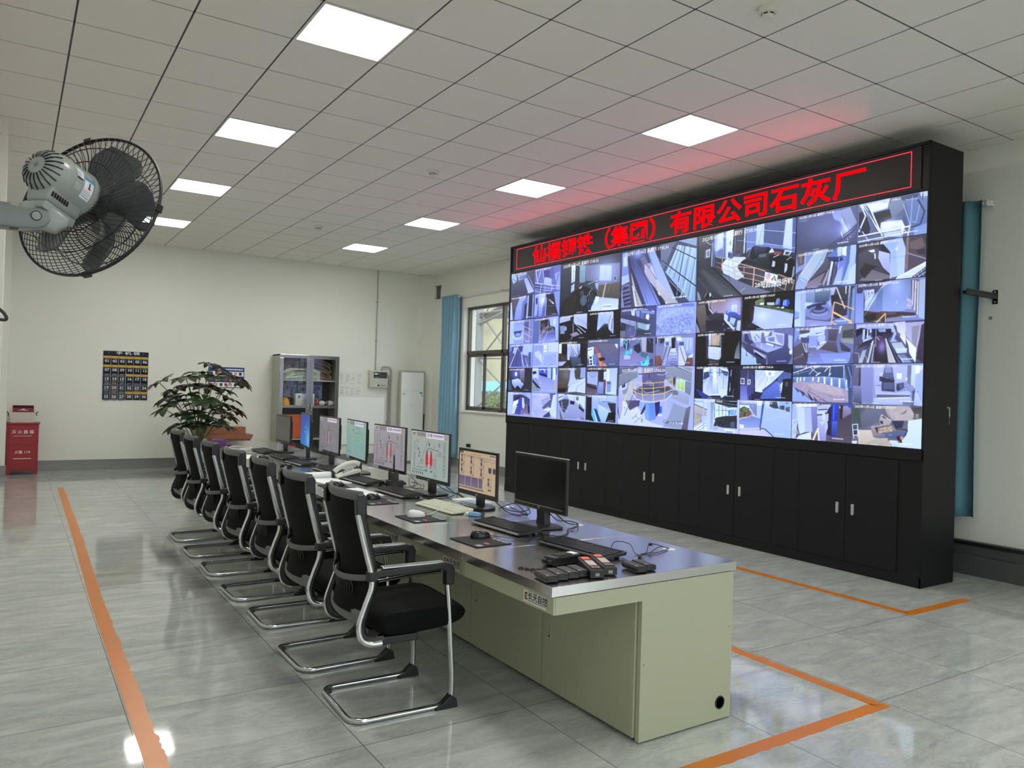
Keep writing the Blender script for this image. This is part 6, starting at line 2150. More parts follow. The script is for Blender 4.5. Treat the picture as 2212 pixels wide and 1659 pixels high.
def make_mouse(label, m, cable):
    t = thing('computer_mouse', label, 'computer mouse', group='computer mice on the desk')
    def sh(u, v):
        a = u * 2 * PI; ph = v * PI / 2; r = math.cos(ph) ** .6; x = .056 * r * math.cos(a); y = .030 * r * math.sin(a) * (1 - .12 * math.cos(a * 2))
        return (x, y, .004 + .034 * math.sin(ph) ** .9 * (1 - .28 * (x / .056)))
    MB().grid(sh, 28, 10).build('shell', m, t, smooth=60)
    MB().prism([(.054 * math.cos(k * PI / 12), .029 * math.sin(k * PI / 12)) for k in range(24)], 0, .005, 'z', .001).build('base', M_dark if m is M_mouse else m, t)
    MB().cyl((.030, -.004, .030), (.030, .004, .030), .008, n=14).build('scroll_wheel', M_grey, t)
    MB().tube(spline([(.05, 0, .008)] + cable, 8), .0018, 6).build('cord', m, t, smooth=60)
    return t
MC = [('black mouse nearest the camera on a printed mouse pad', 2.025, 3.385, -6, .003, M_mouse, [(.10, -.03, .004), (.16, -.10, .002), (.20, -.14, .002), (.26, -.06, .002), (.32, .04, .002)]), ('white mouse on a black mouse pad', 2.005, 4.09, -5, .003, M_mousew, [(.08, -.01, .012), (.14, -.02, .04), (.22, .05, .045), (.34, .16, .05), (.44, .20, .004)]),
      ('black mouse beside the paper sheets nearest the camera', 2.045, 4.83, 5, .003, M_mouse, [(.12, .05, .002), (.2, .0, .002), (.3, .02, .002)]), ('black mouse on the pad behind the paper sheets', 2.05, 5.53, 0, .003, M_mouse, [(.12, .03, .002), (.2, .08, .002), (.3, .02, .002)]),
      ('black mouse in front of the dim grey diagram monitor', 2.085, 6.92, 0, 0, M_mouse, [(.12, .03, .002), (.2, .0, .002), (.3, .05, .002)]), ('black mouse on the pale blue mouse pad', 2.09, 7.69, 0, .003, M_mouse, [(.12, .03, .002), (.2, .0, .002), (.3, .05, .002)]), ('farthest black mouse at the far end of the desk', 2.03, 8.36, 0, 0, M_mouse, [(.12, -.03, .002), (.2, .0, .002), (.3, .02, .002)])]
for lb, x, y, a, dz, m, cab in MC:
    t = make_mouse(lb, m, cab); t.location = (x, y, ZT + dz); t.rotation_euler = (0, 0, math.radians(a))
# ------------------------------------------------------------------ papers
tag(MB().box(-.146, .146, -.21, .21, 0, .004).box(-.15, .14, -.205, .2, .004, .007).build('paper_stack', M_paper, None, smooth=0, loc=(2.03, 5.17, ZT), rot=(0, 0, .05)), 'flat stack of white paper sheets near the middle of the desk', 'paper')
pp = thing('paper_pad', 'white writing pad with its pages rolled back', 'paper', (2.09, 5.86, ZT), .12)
MB().box(-.11, .11, -.20, .17, 0, .008).build('sheets', M_paper, pp, smooth=0)
MB().grid(lambda u, v: (-.11 + .22 * u, .17 - .028 * math.sin(v * PI * 1.5), .030 - .026 * math.cos(v * PI * 1.5)), 8, 14).build('rolled_page', M_paper, pp, solid=.0015)
MB().box(.0, .05, -.197, -.19, .008, .010).box(-.06, -.02, -.197, -.188, .008, .010).build('clip', M_ink, pp, smooth=0)
# ------------------------------------------------------------------ telephone
tp = thing('telephone', 'white desk telephone with handset on its cradle', 'telephone', (2.325, 6.02, ZT), math.radians(-12))
MB().prism([(-.10, .0), (.09, .0), (.09, .075), (.06, .08), (-.10, .02)], -.085, .085, 'y', .004).build('base', M_white, tp, smooth=0)
MB().prism([(-.09, 0), (.085, 0), (.085, .055), (-.09, .012)], -.088, .088, 'y', .002).build('dark_skirt', M_dark, tp, smooth=0)  # dark plastic skirt round the foot of the base
kb = MB()
for i in range(3):
    for j in range(4): kb.box(-.05 + j * .02, -.038 + j * .02, -.05 + i * .02, -.036 + i * .02, .048 + j * .0095, .055 + j * .0095)
kb.build('keypad', M_grey, tp, smooth=0)
MB().box(.045, .075, -.04, .04, .078, .086, .002).build('display', M_dark, tp, smooth=0)
hs = MB().tube(spline([(-.105, .055, .045), (-.07, .058, .075), (.0, .06, .108), (.06, .058, .118), (.10, .055, .105)], 5), .012, 10, flat=(.014, .022), up=(0, 1, 0))
hs.build('handset', M_white, tp, smooth=60)
MB().tube([(-.10 + .012 * math.cos(k), .09 + .012 * math.sin(k) + k * .0009, .012 + k * .0004) for k in np.linspace(0, 40, 160)], .0022, 5).build('coiled_cord', M_dark, tp, smooth=60)
# loop of black cord beside it
cl = MB()
for q in range(3): cl.tube([(.055 * math.cos(a) * (1 - .05 * q), .075 * math.sin(a) * (1 - .08 * q), .004 + .006 * q) for a in np.linspace(0, 2 * PI, 30)[:-1]], .004, 6, closed=True)
tag(cl.build('cord_loop', M_black, None, smooth=60, loc=(2.20, 6.16, ZT)), 'loop of black cord lying beside the white telephone', 'cable')
# ------------------------------------------------------------------ radio in charger
rc = thing('radio_charger', 'black walkie-talkie standing in its desktop charger with long antenna', 'two-way radio', (2.47, 5.43, ZT))
MB().prism([(-.055, -.045), (.055, -.045), (.06, 0), (.055, .045), (-.055, .045)], 0, .045, 'z', .006).build('charger_base', M_black, rc, smooth=0)
MB().box(-.022, .022, -.03, .03, .03, .105, .006).build('radio_body', M_dark, rc, smooth=0)
MB().cyl((.0, .018, .10), (.0, .02, .235), .008, .005, n=10).build('antenna', M_black, rc)
for y in (-.018, -.002): MB().cyl((0, y, .10), (0, y, .116), .006, n=10).build('knob', M_black, rc)
# ------------------------------------------------------------------ radios, microphone and batteries at the near end
M_orange = mat('brightened_orange_label', '#e0502a', .4, emit=.5); M_lab = mat('radio_label', '#c9b4ae', .4); M_contact = mat('contact_gold', '#d2963a', .3, .8)  # orange label brightened by emission put into its material
def make_radio(label):
    t = thing('walkie_talkie', label, 'two-way radio', group='walkie-talkies lying on the desk end')
    MB().prism([(-.029, -.128), (.029, -.128), (.031, -.06), (.027, .10), (.02, .128), (-.02, .128), (-.027, .10), (-.031, -.06)], 0, .036, 'z', .006).build('body', M_black, t, smooth=0)
    MB().prism([(-.020, -.112), (.020, -.112), (.020, .10), (-.020, .10)], .036, .040, 'z', .002).build('back_plate', M_dark, t, smooth=0)
    MB().box(-.017, .017, .055, .092, .040, .0408).build('orange_label', M_orange, t, smooth=0)
    MB().box(-.018, .018, -.060, .025, .040, .0406).build('paper_label', M_lab, t, smooth=0)
    for i in range(3): MB().box(-.016 + i * .012, -.008 + i * .012, -.108, -.088, .040, .0412).build('contact', M_contact, t, smooth=0)
    MB().box(-.009, .009, -.131, -.128, .010, .022).build('charge_port', M_grey, t, smooth=0)
    return t
r1 = make_radio('walkie-talkie with orange label lying next to the row of four batteries'); r1.location = (2.085, 2.572, ZT); r1.rotation_euler = (0, 0, math.radians(-24))
r2 = copy_tree(r1); r2['label'] = 'walkie-talkie with orange label, the one farther right beside the keyboard'; r2.location = (2.168, 2.588, ZT); r2.rotation_euler = (0, 0, math.radians(-24))
mc_ = thing('hand_microphone', 'black ribbed radio with white sticker lying on its side behind the batteries', 'two-way radio', (2.07, 2.745, ZT), math.radians(8))
MB().prism([(-.085, -.028), (.075, -.033), (.09, -.02), (.09, .02), (.075, .033), (-.085, .028)], 0, .040, 'z', .007).build('body', M_black, mc_, smooth=0)
rb = MB()
for i in range(9): rb.box(-.045 + i * .0095, -.040 + i * .0095, -.027, .027, .038, .0435, .001)
rb.build('grille_ribs', M_dark, mc_, smooth=0)
MB().box(.045, .075, -.022, .022, .040, .0408).build('white_sticker', M_paper, mc_, smooth=0)
for y in (-.016, .014): MB().cyl((-.084, y, .02), (-.106, y, .02), .010, .009, n=12).build('knob', M_black, mc_)
ln = thing('lanyard', 'black plastic chain link strap lying at the desk edge', 'strap', (1.875, 2.70, ZT + .003), math.radians(-55))
lk = MB()
for i, (w, sq) in enumerate(((.012, 0), (.013, 1), (.012, 0))):
    c = -.05 + i * .028
    pts = [(c + w * math.cos(a), .011 * math.sin(a), 0) for a in (np.linspace(0, 2 * PI, 17)[:-1] if not sq else (0, PI / 2, PI, 1.5 * PI))]
    lk.tube(pts, .003, 6, closed=True)
lk.build('links', M_black, ln, smooth=60)
MB().tube(spline([(.02, 0, 0), (.05, .01, 0), (.09, .004, 0), (.15, .02, .0), (.18, .06, 0)], 6), .003, 6, flat=(.005, .002), up=(0, 0, 1)).build('strap', M_black, ln, smooth=60)
def make_battery(label):
    t = thing('radio_battery', label, 'battery', group='black radio batteries on the desk end')
    MB().prism([(-.068, .014), (-.05, .002), (.05, 0), (.058, .004), (.058, .022), (-.060, .022)], -.026, .026, 'y', .004).build('body', M_black, t, smooth=0)
    MB().prism([(-.062, -.021), (.046, -.021), (.046, .021), (-.062, .021)], .022, .0255, 'z', .001).build('cover_plate', M_dark, t, smooth=0)
    for s in (-1, 1): MB().box(.046, .056, s * .017 - .005, s * .017 + .005, .020, .026, .001).build('clip', M_black, t, smooth=0)
    MB().box(.028, .036, -.016, -.008, .0255, .0259).build('silver_dot', M_lab, t, smooth=0)
    return t
bt0 = None
for lb, x, y, a in (('black radio battery at the left end of the row of four', 1.832, 2.535, -99), ('second from left of the four black radio batteries', 1.892, 2.545, -99), ('third from left of the four black radio batteries', 1.951, 2.55, -99), ('right end battery of the row of four, touching the walkie-talkie', 2.008, 2.552, -99), ('left one of the two black radio batteries lying apart', 2.278, 2.503, -97), ('right one of the two black radio batteries lying apart', 2.340, 2.512, -97)):
    if bt0 is None: b_ = bt0 = make_battery(lb)
    else: b_ = copy_tree(bt0); b_['label'] = lb
    b_.location = (x, y, ZT); b_.rotation_euler = (0, 0, math.radians(a))
# ------------------------------------------------------------------ small things
bl = thing('tissue_pack', 'small pale blue packet beside the cream white keyboard', 'packet', (2.345, 3.99, ZT), .3)
MB().prism([(-.022, -.034), (.022, -.03), (.026, .03), (-.02, .034)], 0, .022, 'z', .006).build('wrapper', mat('packet_blue', '#79a8d2', .5), bl)
MB().grid(lambda u, v: (-.03 + .05 * u, .034 + .035 * v, .006 + .012 * math.sin(u * 7 + v * 4)), 6, 5).build('tissue', M_paper, bl, solid=.002)
bp_ = thing('document_packet', 'pale blue and white packet lying under the beige diagram monitor', 'packet', (2.60, 4.40, ZT + .0), .1)
MB().box(-.07, .07, -.07, .10, .0, .016, .003).build('blue_half', mat('packet_pale', '#b7cde6', .5), bp_, smooth=0)
MB().box(-.07, .07, .10, .19, .0, .016, .003).build('white_half', M_paper, bp_, smooth=0)
cap = thing('purple_cap', 'purple cap lying at the far end of the desk behind the chairs', 'cap', (2.05, 9.50, ZT), .4)
M_purple = mat('cap_purple', '#4b2a56', .8)
MB().lathe([(.095, 0), (.094, .03), (.08, .065), (.045, .085), (.001, .09)], 24).build('crown', M_purple, cap)
MB().prism([(.07 + .09 * math.cos(a), .085 * math.sin(a)) for a in np.linspace(-PI / 2, PI / 2, 13)], .002, .008, 'z', .001).build('brim', M_purple, cap)
def cable(name, label, paths, r=.0022, m=None, cat='cable', group=None):
    c = MB()
    for p in paths: c.tube(spline(p, 7), r, 6)
    return tag(c.build(name, m or M_black, None, smooth=60), label, cat, group)
z = ZT + .003
kc = thing('keyboard_cable', 'black cables with a plug reaching the round white hole at the desk end', 'cable', (0, 0, 0))
MB().tube(spline([(2.39, 2.80, z), (2.47, 2.86, ZT + .04), (2.54, 2.83, ZT + .03), (2.50, 2.74, z), (2.56, 2.72, z), (2.66, 2.75, ZT + .02), (2.745, 2.77, z)], 7), .002, 6).tube(spline([(2.38, 2.70, z), (2.36, 2.60, z), (2.43, 2.60, z), (2.47, 2.68, z), (2.53, 2.73, z), (2.62, 2.72, z), (2.74, 2.765, z)], 7), .0018, 6).tube(spline([(2.74, 2.775, z), (2.68, 2.80, ZT + .022), (2.62, 2.78, ZT + .03), (2.55, 2.72, ZT + .012), (2.49, 2.69, z)], 7), .002, 6).build('cords', M_black, kc, smooth=60)
MB().box(-.016, .016, -.008, .008, 0, .011, .002).build('plug', M_dark, kc, loc=(2.475, 2.685, ZT), rot=(0, 0, .9), smooth=0)
MB().box(-.009, .009, -.007, .007, 0, .012, .002).build('cable_clip', M_black, kc, loc=(2.635, 2.785, ZT + .022), rot=(0, 0, .3), smooth=0)
cable('monitor_cable', 'black cables looping from the nearest monitor into the desk hole', [[(2.53, 3.47, .83), (2.60, 3.44, .76), (2.68, 3.46, ZT + .012), (2.745, 3.50, z)], [(2.54, 3.50, .80), (2.62, 3.53, .75), (2.70, 3.52, ZT + .02), (2.748, 3.50, z)], [(2.38, 3.36, z), (2.42, 3.25, z), (2.52, 3.30, z), (2.58, 3.38, z), (2.66, 3.40, ZT + .012), (2.74, 3.495, z)]], .003)
cable('monitor_cable', 'tangle of black cables between the beige diagram and switched off monitors', [[(2.54, 4.18, .84), (2.56, 4.05, .76), (2.60, 3.92, ZT + .02), (2.66, 3.88, .76), (2.70, 3.94, .80)], [(2.55, 4.12, .80), (2.58, 4.02, ZT + .012), (2.60, 3.90, z), (2.64, 3.84, ZT + .02), (2.58, 3.78, .79)], [(2.62, 4.16, z), (2.66, 4.05, .77), (2.70, 4.0, ZT + .01), (2.66, 3.90, z), (2.74, 4.22, z)]], .003)
cable('monitor_cable', 'black cables hanging behind the red kiln monitor stand', [[(2.55, 4.98, .83), (2.60, 4.88, .76), (2.64, 4.76, ZT + .02), (2.745, 4.94, z)], [(2.54, 4.84, .84), (2.57, 4.70, .77), (2.64, 4.62, z), (2.74, 4.93, z)], [(2.40, 4.80, z), (2.45, 4.70, z), (2.56, 4.72, z), (2.60, 4.60, .78), (2.70, 4.70, .74)]], .0028)
cable('monitor_cable', 'small knot of black cables under the grey pink monitor corner', [[(2.54, 5.40, .83), (2.60, 5.30, .75), (2.52, 5.22, ZT + .015), (2.60, 5.20, z), (2.66, 5.32, ZT + .02)], [(2.50, 5.24, .80), (2.48, 5.18, .75), (2.52, 5.14, ZT + .01), (2.58, 5.20, .75), (2.53, 5.26, .77)], [(2.40, 5.55, z), (2.52, 5.33, z), (2.62, 5.40, z), (2.745, 5.65, z)]], .0025)
cable('monitor_cable', 'black cables below the blue screen and dim grey monitors', [[(2.40, 7.55, z), (2.46, 7.40, ZT + .03), (2.56, 7.36, .76), (2.60, 7.48, .78)], [(2.42, 8.25, z), (2.52, 8.10, ZT + .04), (2.62, 8.15, .77), (2.60, 8.30, .79)]], .0025)
cable('network_cable', 'white cords and slips lying loose at the far end of the desk', [[(2.10, 9.2, z), (2.22, 9.36, z), (2.30, 9.10, z), (2.16, 8.95, z), (2.28, 8.86, z)], [(2.0, 8.9, z), (2.12, 9.0, z), (2.2, 8.8, z), (2.36, 9.2, z)]], .004, M_white)
tag(MB().box(-.14, .11, -.2, .2, 0, .003).build('paper_sheet', M_paper, None, smooth=0, loc=(2.0, 8.02, ZT), rot=(0, 0, .1)), 'single white sheet of paper between the two farthest mice', 'paper')
tag(MB().box(-.10, .10, -.14, .14, 0, .002).build('paper_sheet', M_paper, None, smooth=0, loc=(2.02, 8.72, ZT), rot=(0, 0, -.2)), 'white paper sheet lying beyond the farthest mouse', 'paper')
# ================================================================== along the back wall
# ---- glazed steel cabinet
M_cabg = mat('cabinet_grey', '#a4a698', .45); M_cabi = mat('cabinet_inside', '#4a4744', .6); M_shelf = mat('shelf_grey', '#b4b4ac', .4); M_cst = mat('door_steel', '#b3aea6', .22, 1.0)
cx0, cx1, cy0, cy1, cz = 3.90, 4.975, 13.50, 13.96, 1.985
cab = thing('display_cabinet', 'grey steel cabinet with glazed doors holding ropes and safety gear', 'cabinet', (0, 0, 0))
MB().box(cx0, cx0 + .02, cy0 + .02, cy1, 0, cz, .001).box(cx1 - .02, cx1, cy0 + .02, cy1, 0, cz, .001).box(cx0, cx1, cy0 + .02, cy1, cz - .02, cz, .001).box(cx0 + .02, cx1 - .02, cy0 + .02, cy1, .0, .10).build('body', M_cabg, cab, smooth=0)
MB().box(cx0 + .02, cx1 - .02, cy1 - .012, cy1 - .001, .1, cz - .02).build('back_panel', M_cabi, cab, smooth=0)
for z in (.50, 1.085, 1.545): MB().box(cx0 + .02, cx1 - .02, cy0 + .03, cy1 - .012, z - .022, z, .001).build('shelf', M_shelf, cab, smooth=0)
xm = (cx0 + cx1) / 2
for s, (a, b) in ((-1, (cx0, xm - .002)), (1, (xm + .002, cx1))):
    d = MB(); w = .062
    for p, q, e, f_ in ((a, b, .08, .08 + w), (a, b, cz - w, cz), (a, a + w, .08 + w, cz - w), (b - w, b, .08 + w, cz - w), (a + w, b - w, 1.045, 1.085)): d.box(p, q, cy0 - .012, cy0 + .016, e, f_, .004)
    do = d.build('glazed_door', M_cst, cab, smooth=0)
    MB().box(a + w, b - w, cy0 - .002, cy0 + .001, .08 + w, cz - w).build('glass', M_glass, do, smooth=0)
    hx = xm + s * .032
    MB().tube(spline([(hx, cy0 - .012, .99), (hx, cy0 - .045, 1.02), (hx, cy0 - .05, 1.06), (hx, cy0 - .045, 1.10), (hx, cy0 - .012, 1.13)], 5), .008, 8).build('handle', M_chrome, do, smooth=60)
    hx = a + .006 if s < 0 else b - .006
    MB().box(hx - .006, hx + .006, cy0 - .018, cy0 - .008, 1.66, 1.74, .002).build('hinge', M_chrome, do, smooth=0)
# ropes
rnd = random.Random(11)
def coil(name, label, cat, x0, x1, y, z0, h, r, n, m, dy):
    mb = MB()
    for i in range(n):
        zz = z0 + r + (h - 2 * r) * rnd.random(); yy = y + rnd.uniform(-dy, dy); k = rnd.uniform(.80, 1.0); c = (x0 + x1) / 2; L = (x1 - x0) / 2 * k; e = .3 + .7 * rnd.random()
        hh = min(h * .42 * e, zz - z0 - r + .02, z0 + h - zz)
        pts = []
        ph = rnd.uniform(0, 6)
        for a in np.linspace(0, 2 * PI, 20)[:-1]:
            zq = zz + hh * math.sin(a) * .8 - .05 * h * math.cos(2 * a) + .01 * math.sin(3 * a + ph)
            arch = h * .22 * math.sin(PI * min(1, max(0, (c + L * math.cos(a) - x0) / (x1 - x0)))) * (zz - z0) / h
            pts.append((c + L * math.cos(a), yy + dy * .8 * math.sin(a + ph), max(z0 + r, min(z0 + h, zq * 1.0 + arch - .02))))
        mb.tube(spline(pts + [pts[0]], 3)[:-1], r, 6, closed=True)
    return tag(mb.build(name, m, None, smooth=60), label, cat)
coil('rope_coil', 'thick heap of brown rope on the top cabinet shelf', 'rope', 4.00, 4.945, 13.80, 1.547, .36, .012, 46, mat('rope_brown', '#9b8270', .85, bump=.5, bscale=300), .06)
coil('rope_coil', 'pale green rope coil lying in front of the brown rope', 'rope', 3.985, 4.66, 13.61, 1.547, .19, .010, 20, mat('rope_green', '#c9d0b8', .7), .03)
# helmets
hm = thing('safety_helmet', 'yellow safety helmet on the middle cabinet shelf', 'helmet', (4.04, 13.635, 1.086))
M_hy = mat('helmet_yellow', '#e0a012', .3)
MB().lathe([(.094, .0), (.093, .03), (.086, .075), (.067, .115), (.037, .135), (.001, .142)], 24).build('shell', M_hy, hm)
MB().prism([(.102 * math.cos(a), .104 * math.sin(a)) for a in np.linspace(0, 2 * PI, 25)[:-1]], 0, .008, 'z', .003).build('brim', M_hy, hm)
MB().box(-.008, .008, -.11, .10, .10, .1435, .003).build('ridge', M_hy, hm) if 0 else None
hb = thing('safety_helmet', 'dark blue safety helmet behind the yellow one', 'helmet', (4.075, 13.848, 1.086))
M_hb = mat('helmet_blue', '#1c2236', .35)
MB().lathe([(.094, .0), (.093, .04), (.086, .10), (.067, .15), (.037, .178), (.001, .185)], 24).build('shell', M_hb, hb)
MB().prism([(.10 * math.cos(a), .102 * math.sin(a)) for a in np.linspace(0, 2 * PI, 25)[:-1]], 0, .008, 'z', .003).build('brim', M_hb, hb)
fa = thing('first_aid_box', 'white first aid box with a red cross diamond on the cabinet shelf', 'first aid box', (4.405, 13.70, 1.086))
MB().box(-.175, .175, -.075, .075, 0, .215, .012).build('case', M_white, fa)
MB().box(-.172, .172, -.077, .077, .150, .153).build('lid_seam', M_grey, fa, smooth=0)
MB().tube(fillet([(-.06, 0, .215), (-.06, 0, .24), (.06, 0, .24), (.06, 0, .215)], .015), .006, 8).build('handle', M_grey, fa)
q = MB(); D = lambda k: [(k, 0), (0, k), (-k, 0), (0, -k)]
q.prism([(x + .005, z + .09) for x, z in D(.036)], -.0772, -.0755, 'y', 0).prism([(x + .005, z + .09) for x, z in D(.030)], -.0778, -.0772, 'y', 0, mi=1)
q.box(-.007, .017, -.0784, -.0778, .084, .096, mi=2).box(-.001, .011, -.0784, -.0778, .078, .102, mi=2)
q.build('cross_sign', [M_ink, M_paper, mat('cross_red', '#b8242c', .5)], fa, smooth=0)
for x in (-.11, .12): MB().box(x - .014, x + .014, -.083, -.075, .13, .18, .003).build('latch', M_dark, fa, smooth=0)
rb_ = thing('medicine_box', 'small dark red box right of the first aid box', 'box', (4.625, 13.64, 1.086))
MB().box(-.038, .038, -.03, .03, 0, .125, .002).build('carton', mat('box_red', '#8a1c24', .5), rb_, smooth=0)
MB().box(-.036, .036, -.0305, -.03, .058, .066).box(-.008, .012, -.0305, -.03, .085, .105).build('print', mat('box_print', '#cfa0a0', .5), rb_, smooth=0)
wb_ = thing('white_bundle', 'white cloth bundle tied with dark red straps at the right of the shelf', 'bundle', (4.80, 13.68, 1.086))
for x, w in ((-.072, .075), (.078, .088)):
    MB().grid(lambda u, v: (x + w * math.cos(u * 2 * PI) * math.sin(max(.02, v * PI)) , .06 * math.sin(u * 2 * PI) * math.sin(max(.02, v * PI)), .045 - .045 * math.cos(v * PI) * (1 + .05 * math.sin(u * 19))), 24, 10).build('cloth_roll', M_paper, wb_)
M_strap = mat('strap_red', '#5e2a2a', .7)
for x in (-.02, .012, .03): MB().tube([(x + .012 * math.sin(a), .058 * math.cos(a), .045 + .046 * math.sin(a)) for a in np.linspace(0, 2 * PI, 20)[:-1]], .006, 6, closed=True).build('strap', M_strap, wb_, smooth=60)
cm = thing('black_case', 'black equipment case behind the white bundle', 'case', (4.72, 13.86, 1.086))
MB().box(-.09, .09, -.05, .05, 0, .13, .01).build('case', M_black, cm); MB().box(-.03, .03, -.03, .03, .13, .16, .006).build('top_block', M_dark, cm); MB().tube([(.0, -.051, .02), (.0, -.051, .12)], .008, 6).build('strap', M_shelf, cm)
oc = thing('storage_crate', 'orange plastic crate on the lower cabinet shelf', 'crate', (4.26, 13.72, .501))
M_or = mat('crate_orange', '#cf5a18', .45)
c = MB()
for a, b, e, f_ in ((-.22, .22, -.15, -.135), (-.22, .22, .135, .15), (-.22, -.205, -.135, .135), (.205, .22, -.135, .135)): c.box(a, b, e, f_, .0, .42, .003)
c.box(-.22, .22, -.15, .15, 0, .012).build('tub', M_or, oc, smooth=0)
MB().box(-.228, .228, -.158, -.13, .395, .425, .003).box(-.228, .228, -.157, -.13, .20, .212).build('rim', M_or, oc, smooth=0)
rd = thing('red_canister', 'red canister on the bottom of the cabinet', 'canister', (4.20, 13.70, .101))
MB().lathe([(.085, 0), (.085, .28), (.06, .31), (.03, .32), (.03, .34), (.001, .342)], 24).build('tank', mat('canister_red', '#b02428', .4), rd); MB().cyl((0, 0, .34), (.03, 0, .37), .012).build('valve', M_black, rd)
# ---- notices on the wall, whiteboard leaning under them
M_notice = mat('notice_paper', '#dfe0da', .7); M_faint = mat('faint_print', '#b3b4b2', .7)
for lb, x0, x1, z0, z1, sd in (('upper paper notice taped to the wall right of the cabinet', 5.15, 5.655, 1.485, 1.725, 1), ('lower paper notice taped under the upper one right of the cabinet', 5.17, 5.60, 1.262, 1.468, 2)):
    t = thing('paper_notice', lb, 'notice', (x0, YB, z0), group='paper notices on the back wall')
    MB().box(0, x1 - x0, -.004, -.0005, 0, z1 - z0).build('sheet', M_notice, t, smooth=0)
    q = MB(); R = random.Random(sd)
    for i in range(9):
        for j in range(4):
            if R.random() < .75: a = .03 + j * (x1 - x0) / 4.3; q.box(a, a + R.uniform(.04, .085), -.0046, -.004, .02 + i * (z1 - z0 - .04) / 9, .028 + i * (z1 - z0 - .04) / 9)
    q.build('print', M_faint, t, smooth=0)
wbd = thing('whiteboard', 'blank whiteboard standing against the wall behind the monitors', 'whiteboard', (5.13, YB, .35))
MB().box(0, .965, -.030, -.018, 0, .91).build('board', mat('whiteboard_white', '#f0f2f0', .25), wbd, smooth=0)
q = MB()
for a, b, e, f_ in ((-.008, .973, -.008, .006), (-.008, .973, .904, .916), (-.008, .006, 0, .91), (.959, .973, 0, .91)): q.box(a, b, -.034, -.012, e, f_, .002)
q.build('frame', M_pframe, wbd, smooth=0)
MB().box(.05, .08, -.03, -.004, -.35, .02).box(.885, .915, -.03, -.004, -.35, .02).build('leg', M_grey, wbd, smooth=0)
# ---- alarm control box and its conduits
al = thing('alarm_panel', 'grey wall mounted alarm control box with black display', 'control box', (5.93, YB, 1.605))
MB().box(-.185, .185, -.105, -.0005, -.165, .165, .006).build('case', mat('panel_grey', '#bcbdb2', .45), al, smooth=0)
MB().box(-.11, .165, -.109, -.105, .02, .135, .002).build('display', M_dark, al, smooth=0)
MB().box(-.095, -.03, -.111, -.109, .085, .115).box(-.01, .015, -.111, -.109, .095, .105).build('display_label', M_white, al, smooth=0)
MB().box(-.08, .0, -.111, -.109, .035, .045).box(.02, .12, -.111, -.109, .06, .066).build('display_print', M_grey, al, smooth=0)
q = MB().box(-.066, -.036, -.107, -.105, -.135, -.105, mi=1).box(-.028, .004, -.107, -.105, -.136, -.104).box(.0, .155, -.107, -.105, -.124, -.115)
text_mb(q, '', .01, Matrix.Identity(4)) if 0 else None
q.build('badge', [M_ink, M_white], al, smooth=0)
MB().cyl((.165, -.105, -.02), (.165, -.112, -.02), .008).build('lock', M_chrome, al)
M_pipe = mat('conduit_grey', '#a3a49e', .4, .4)
co = thing('conduit', 'thin grey conduit running from the ceiling down to the alarm box', 'conduit', (5.886, YB - .02, 0))
MB().cyl((0, 0, 1.772), (0, 0, CZ - .002), .011, n=12).build('pipe', M_pipe, co)
for z in (2.35, 3.1): MB().box(-.024, .024, -.014, .019, z - .012, z + .012, .003).build('clip', M_pipe, co, smooth=0)
cp = thing('conduit', 'pair of grey conduits looping from the alarm box top to the floor', 'conduit', (0, 0, 0))
MB().tube(fillet([(6.0, YB - .05, 1.77), (6.0, YB - .05, 1.845), (6.205, YB - .05, 1.845), (6.205, YB - .03, 1.55), (6.205, YB - .03, .17)], .085, 7), .015, 10).build('pipe', M_pipe, cp, smooth=60)
MB().tube(fillet([(6.116, YB - .03, 1.70), (6.16, YB - .03, 1.70), (6.16, YB - .03, .17)], .03, 6), .014, 10).build('pipe', M_pipe, cp, smooth=60)
for z in (1.60, .78, .70): MB().box(6.14, 6.225, YB - .05, YB - .001, z - .012, z + .012, .003).build('clip', M_pipe, cp, smooth=0)
# ---- standing air conditioner
ac = thing('air_conditioner', 'tall white standing air conditioner beside the blue curtain', 'air conditioner', (6.58, 13.70, 0))
MB().box(-.275, .275, .02, .15, 0, 1.79, .03, seg=3).build('case', mat('aircon_taupe', '#a5a298', .4), ac)
MB().prism([(-.255, .03), (.215, .03), (.215, 1.745), (.205, 1.755), (-.245, 1.755), (-.255, 1.745)], .0, .028, 'y', .006).build('front_panel', mat('aircon_white', '#e7e9e7', .18), ac, smooth=0)
MB().box(-.254, .214, -.001, .002, 1.395, 1.398).build('panel_seam', M_grey, ac, smooth=0)
MB().box(.125, .195, -.003, .0, 1.24, 1.38).build('energy_label', M_paper, ac, smooth=0); MB().box(.13, .19, -.0035, -.003, 1.34, 1.375).box(.165, .19, -.0035, -.003, 1.29, 1.315).build('energy_print', mat('label_green', '#4d8d80', .6), ac, smooth=0)
MB().box(-.235, -.185, -.002, .0, 1.31, 1.355).build('sticker', M_faint, ac, smooth=0)
q = MB()
for i in range(5): q.box(-.06 + i * .018, -.05 + i * .018, -.002, .0, 1.115, 1.122).box(-.06 + i * .018, -.05 + i * .018, -.002, .0, 1.095, 1.102)
q.box(-.02, .01, -.002, 0, 1.315, 1.322).build('print', M_faint, ac, smooth=0)
MB().box(.235, .255, .0, .03, .6, .95, .004).build('grip_slot', M_dark, ac, smooth=0)
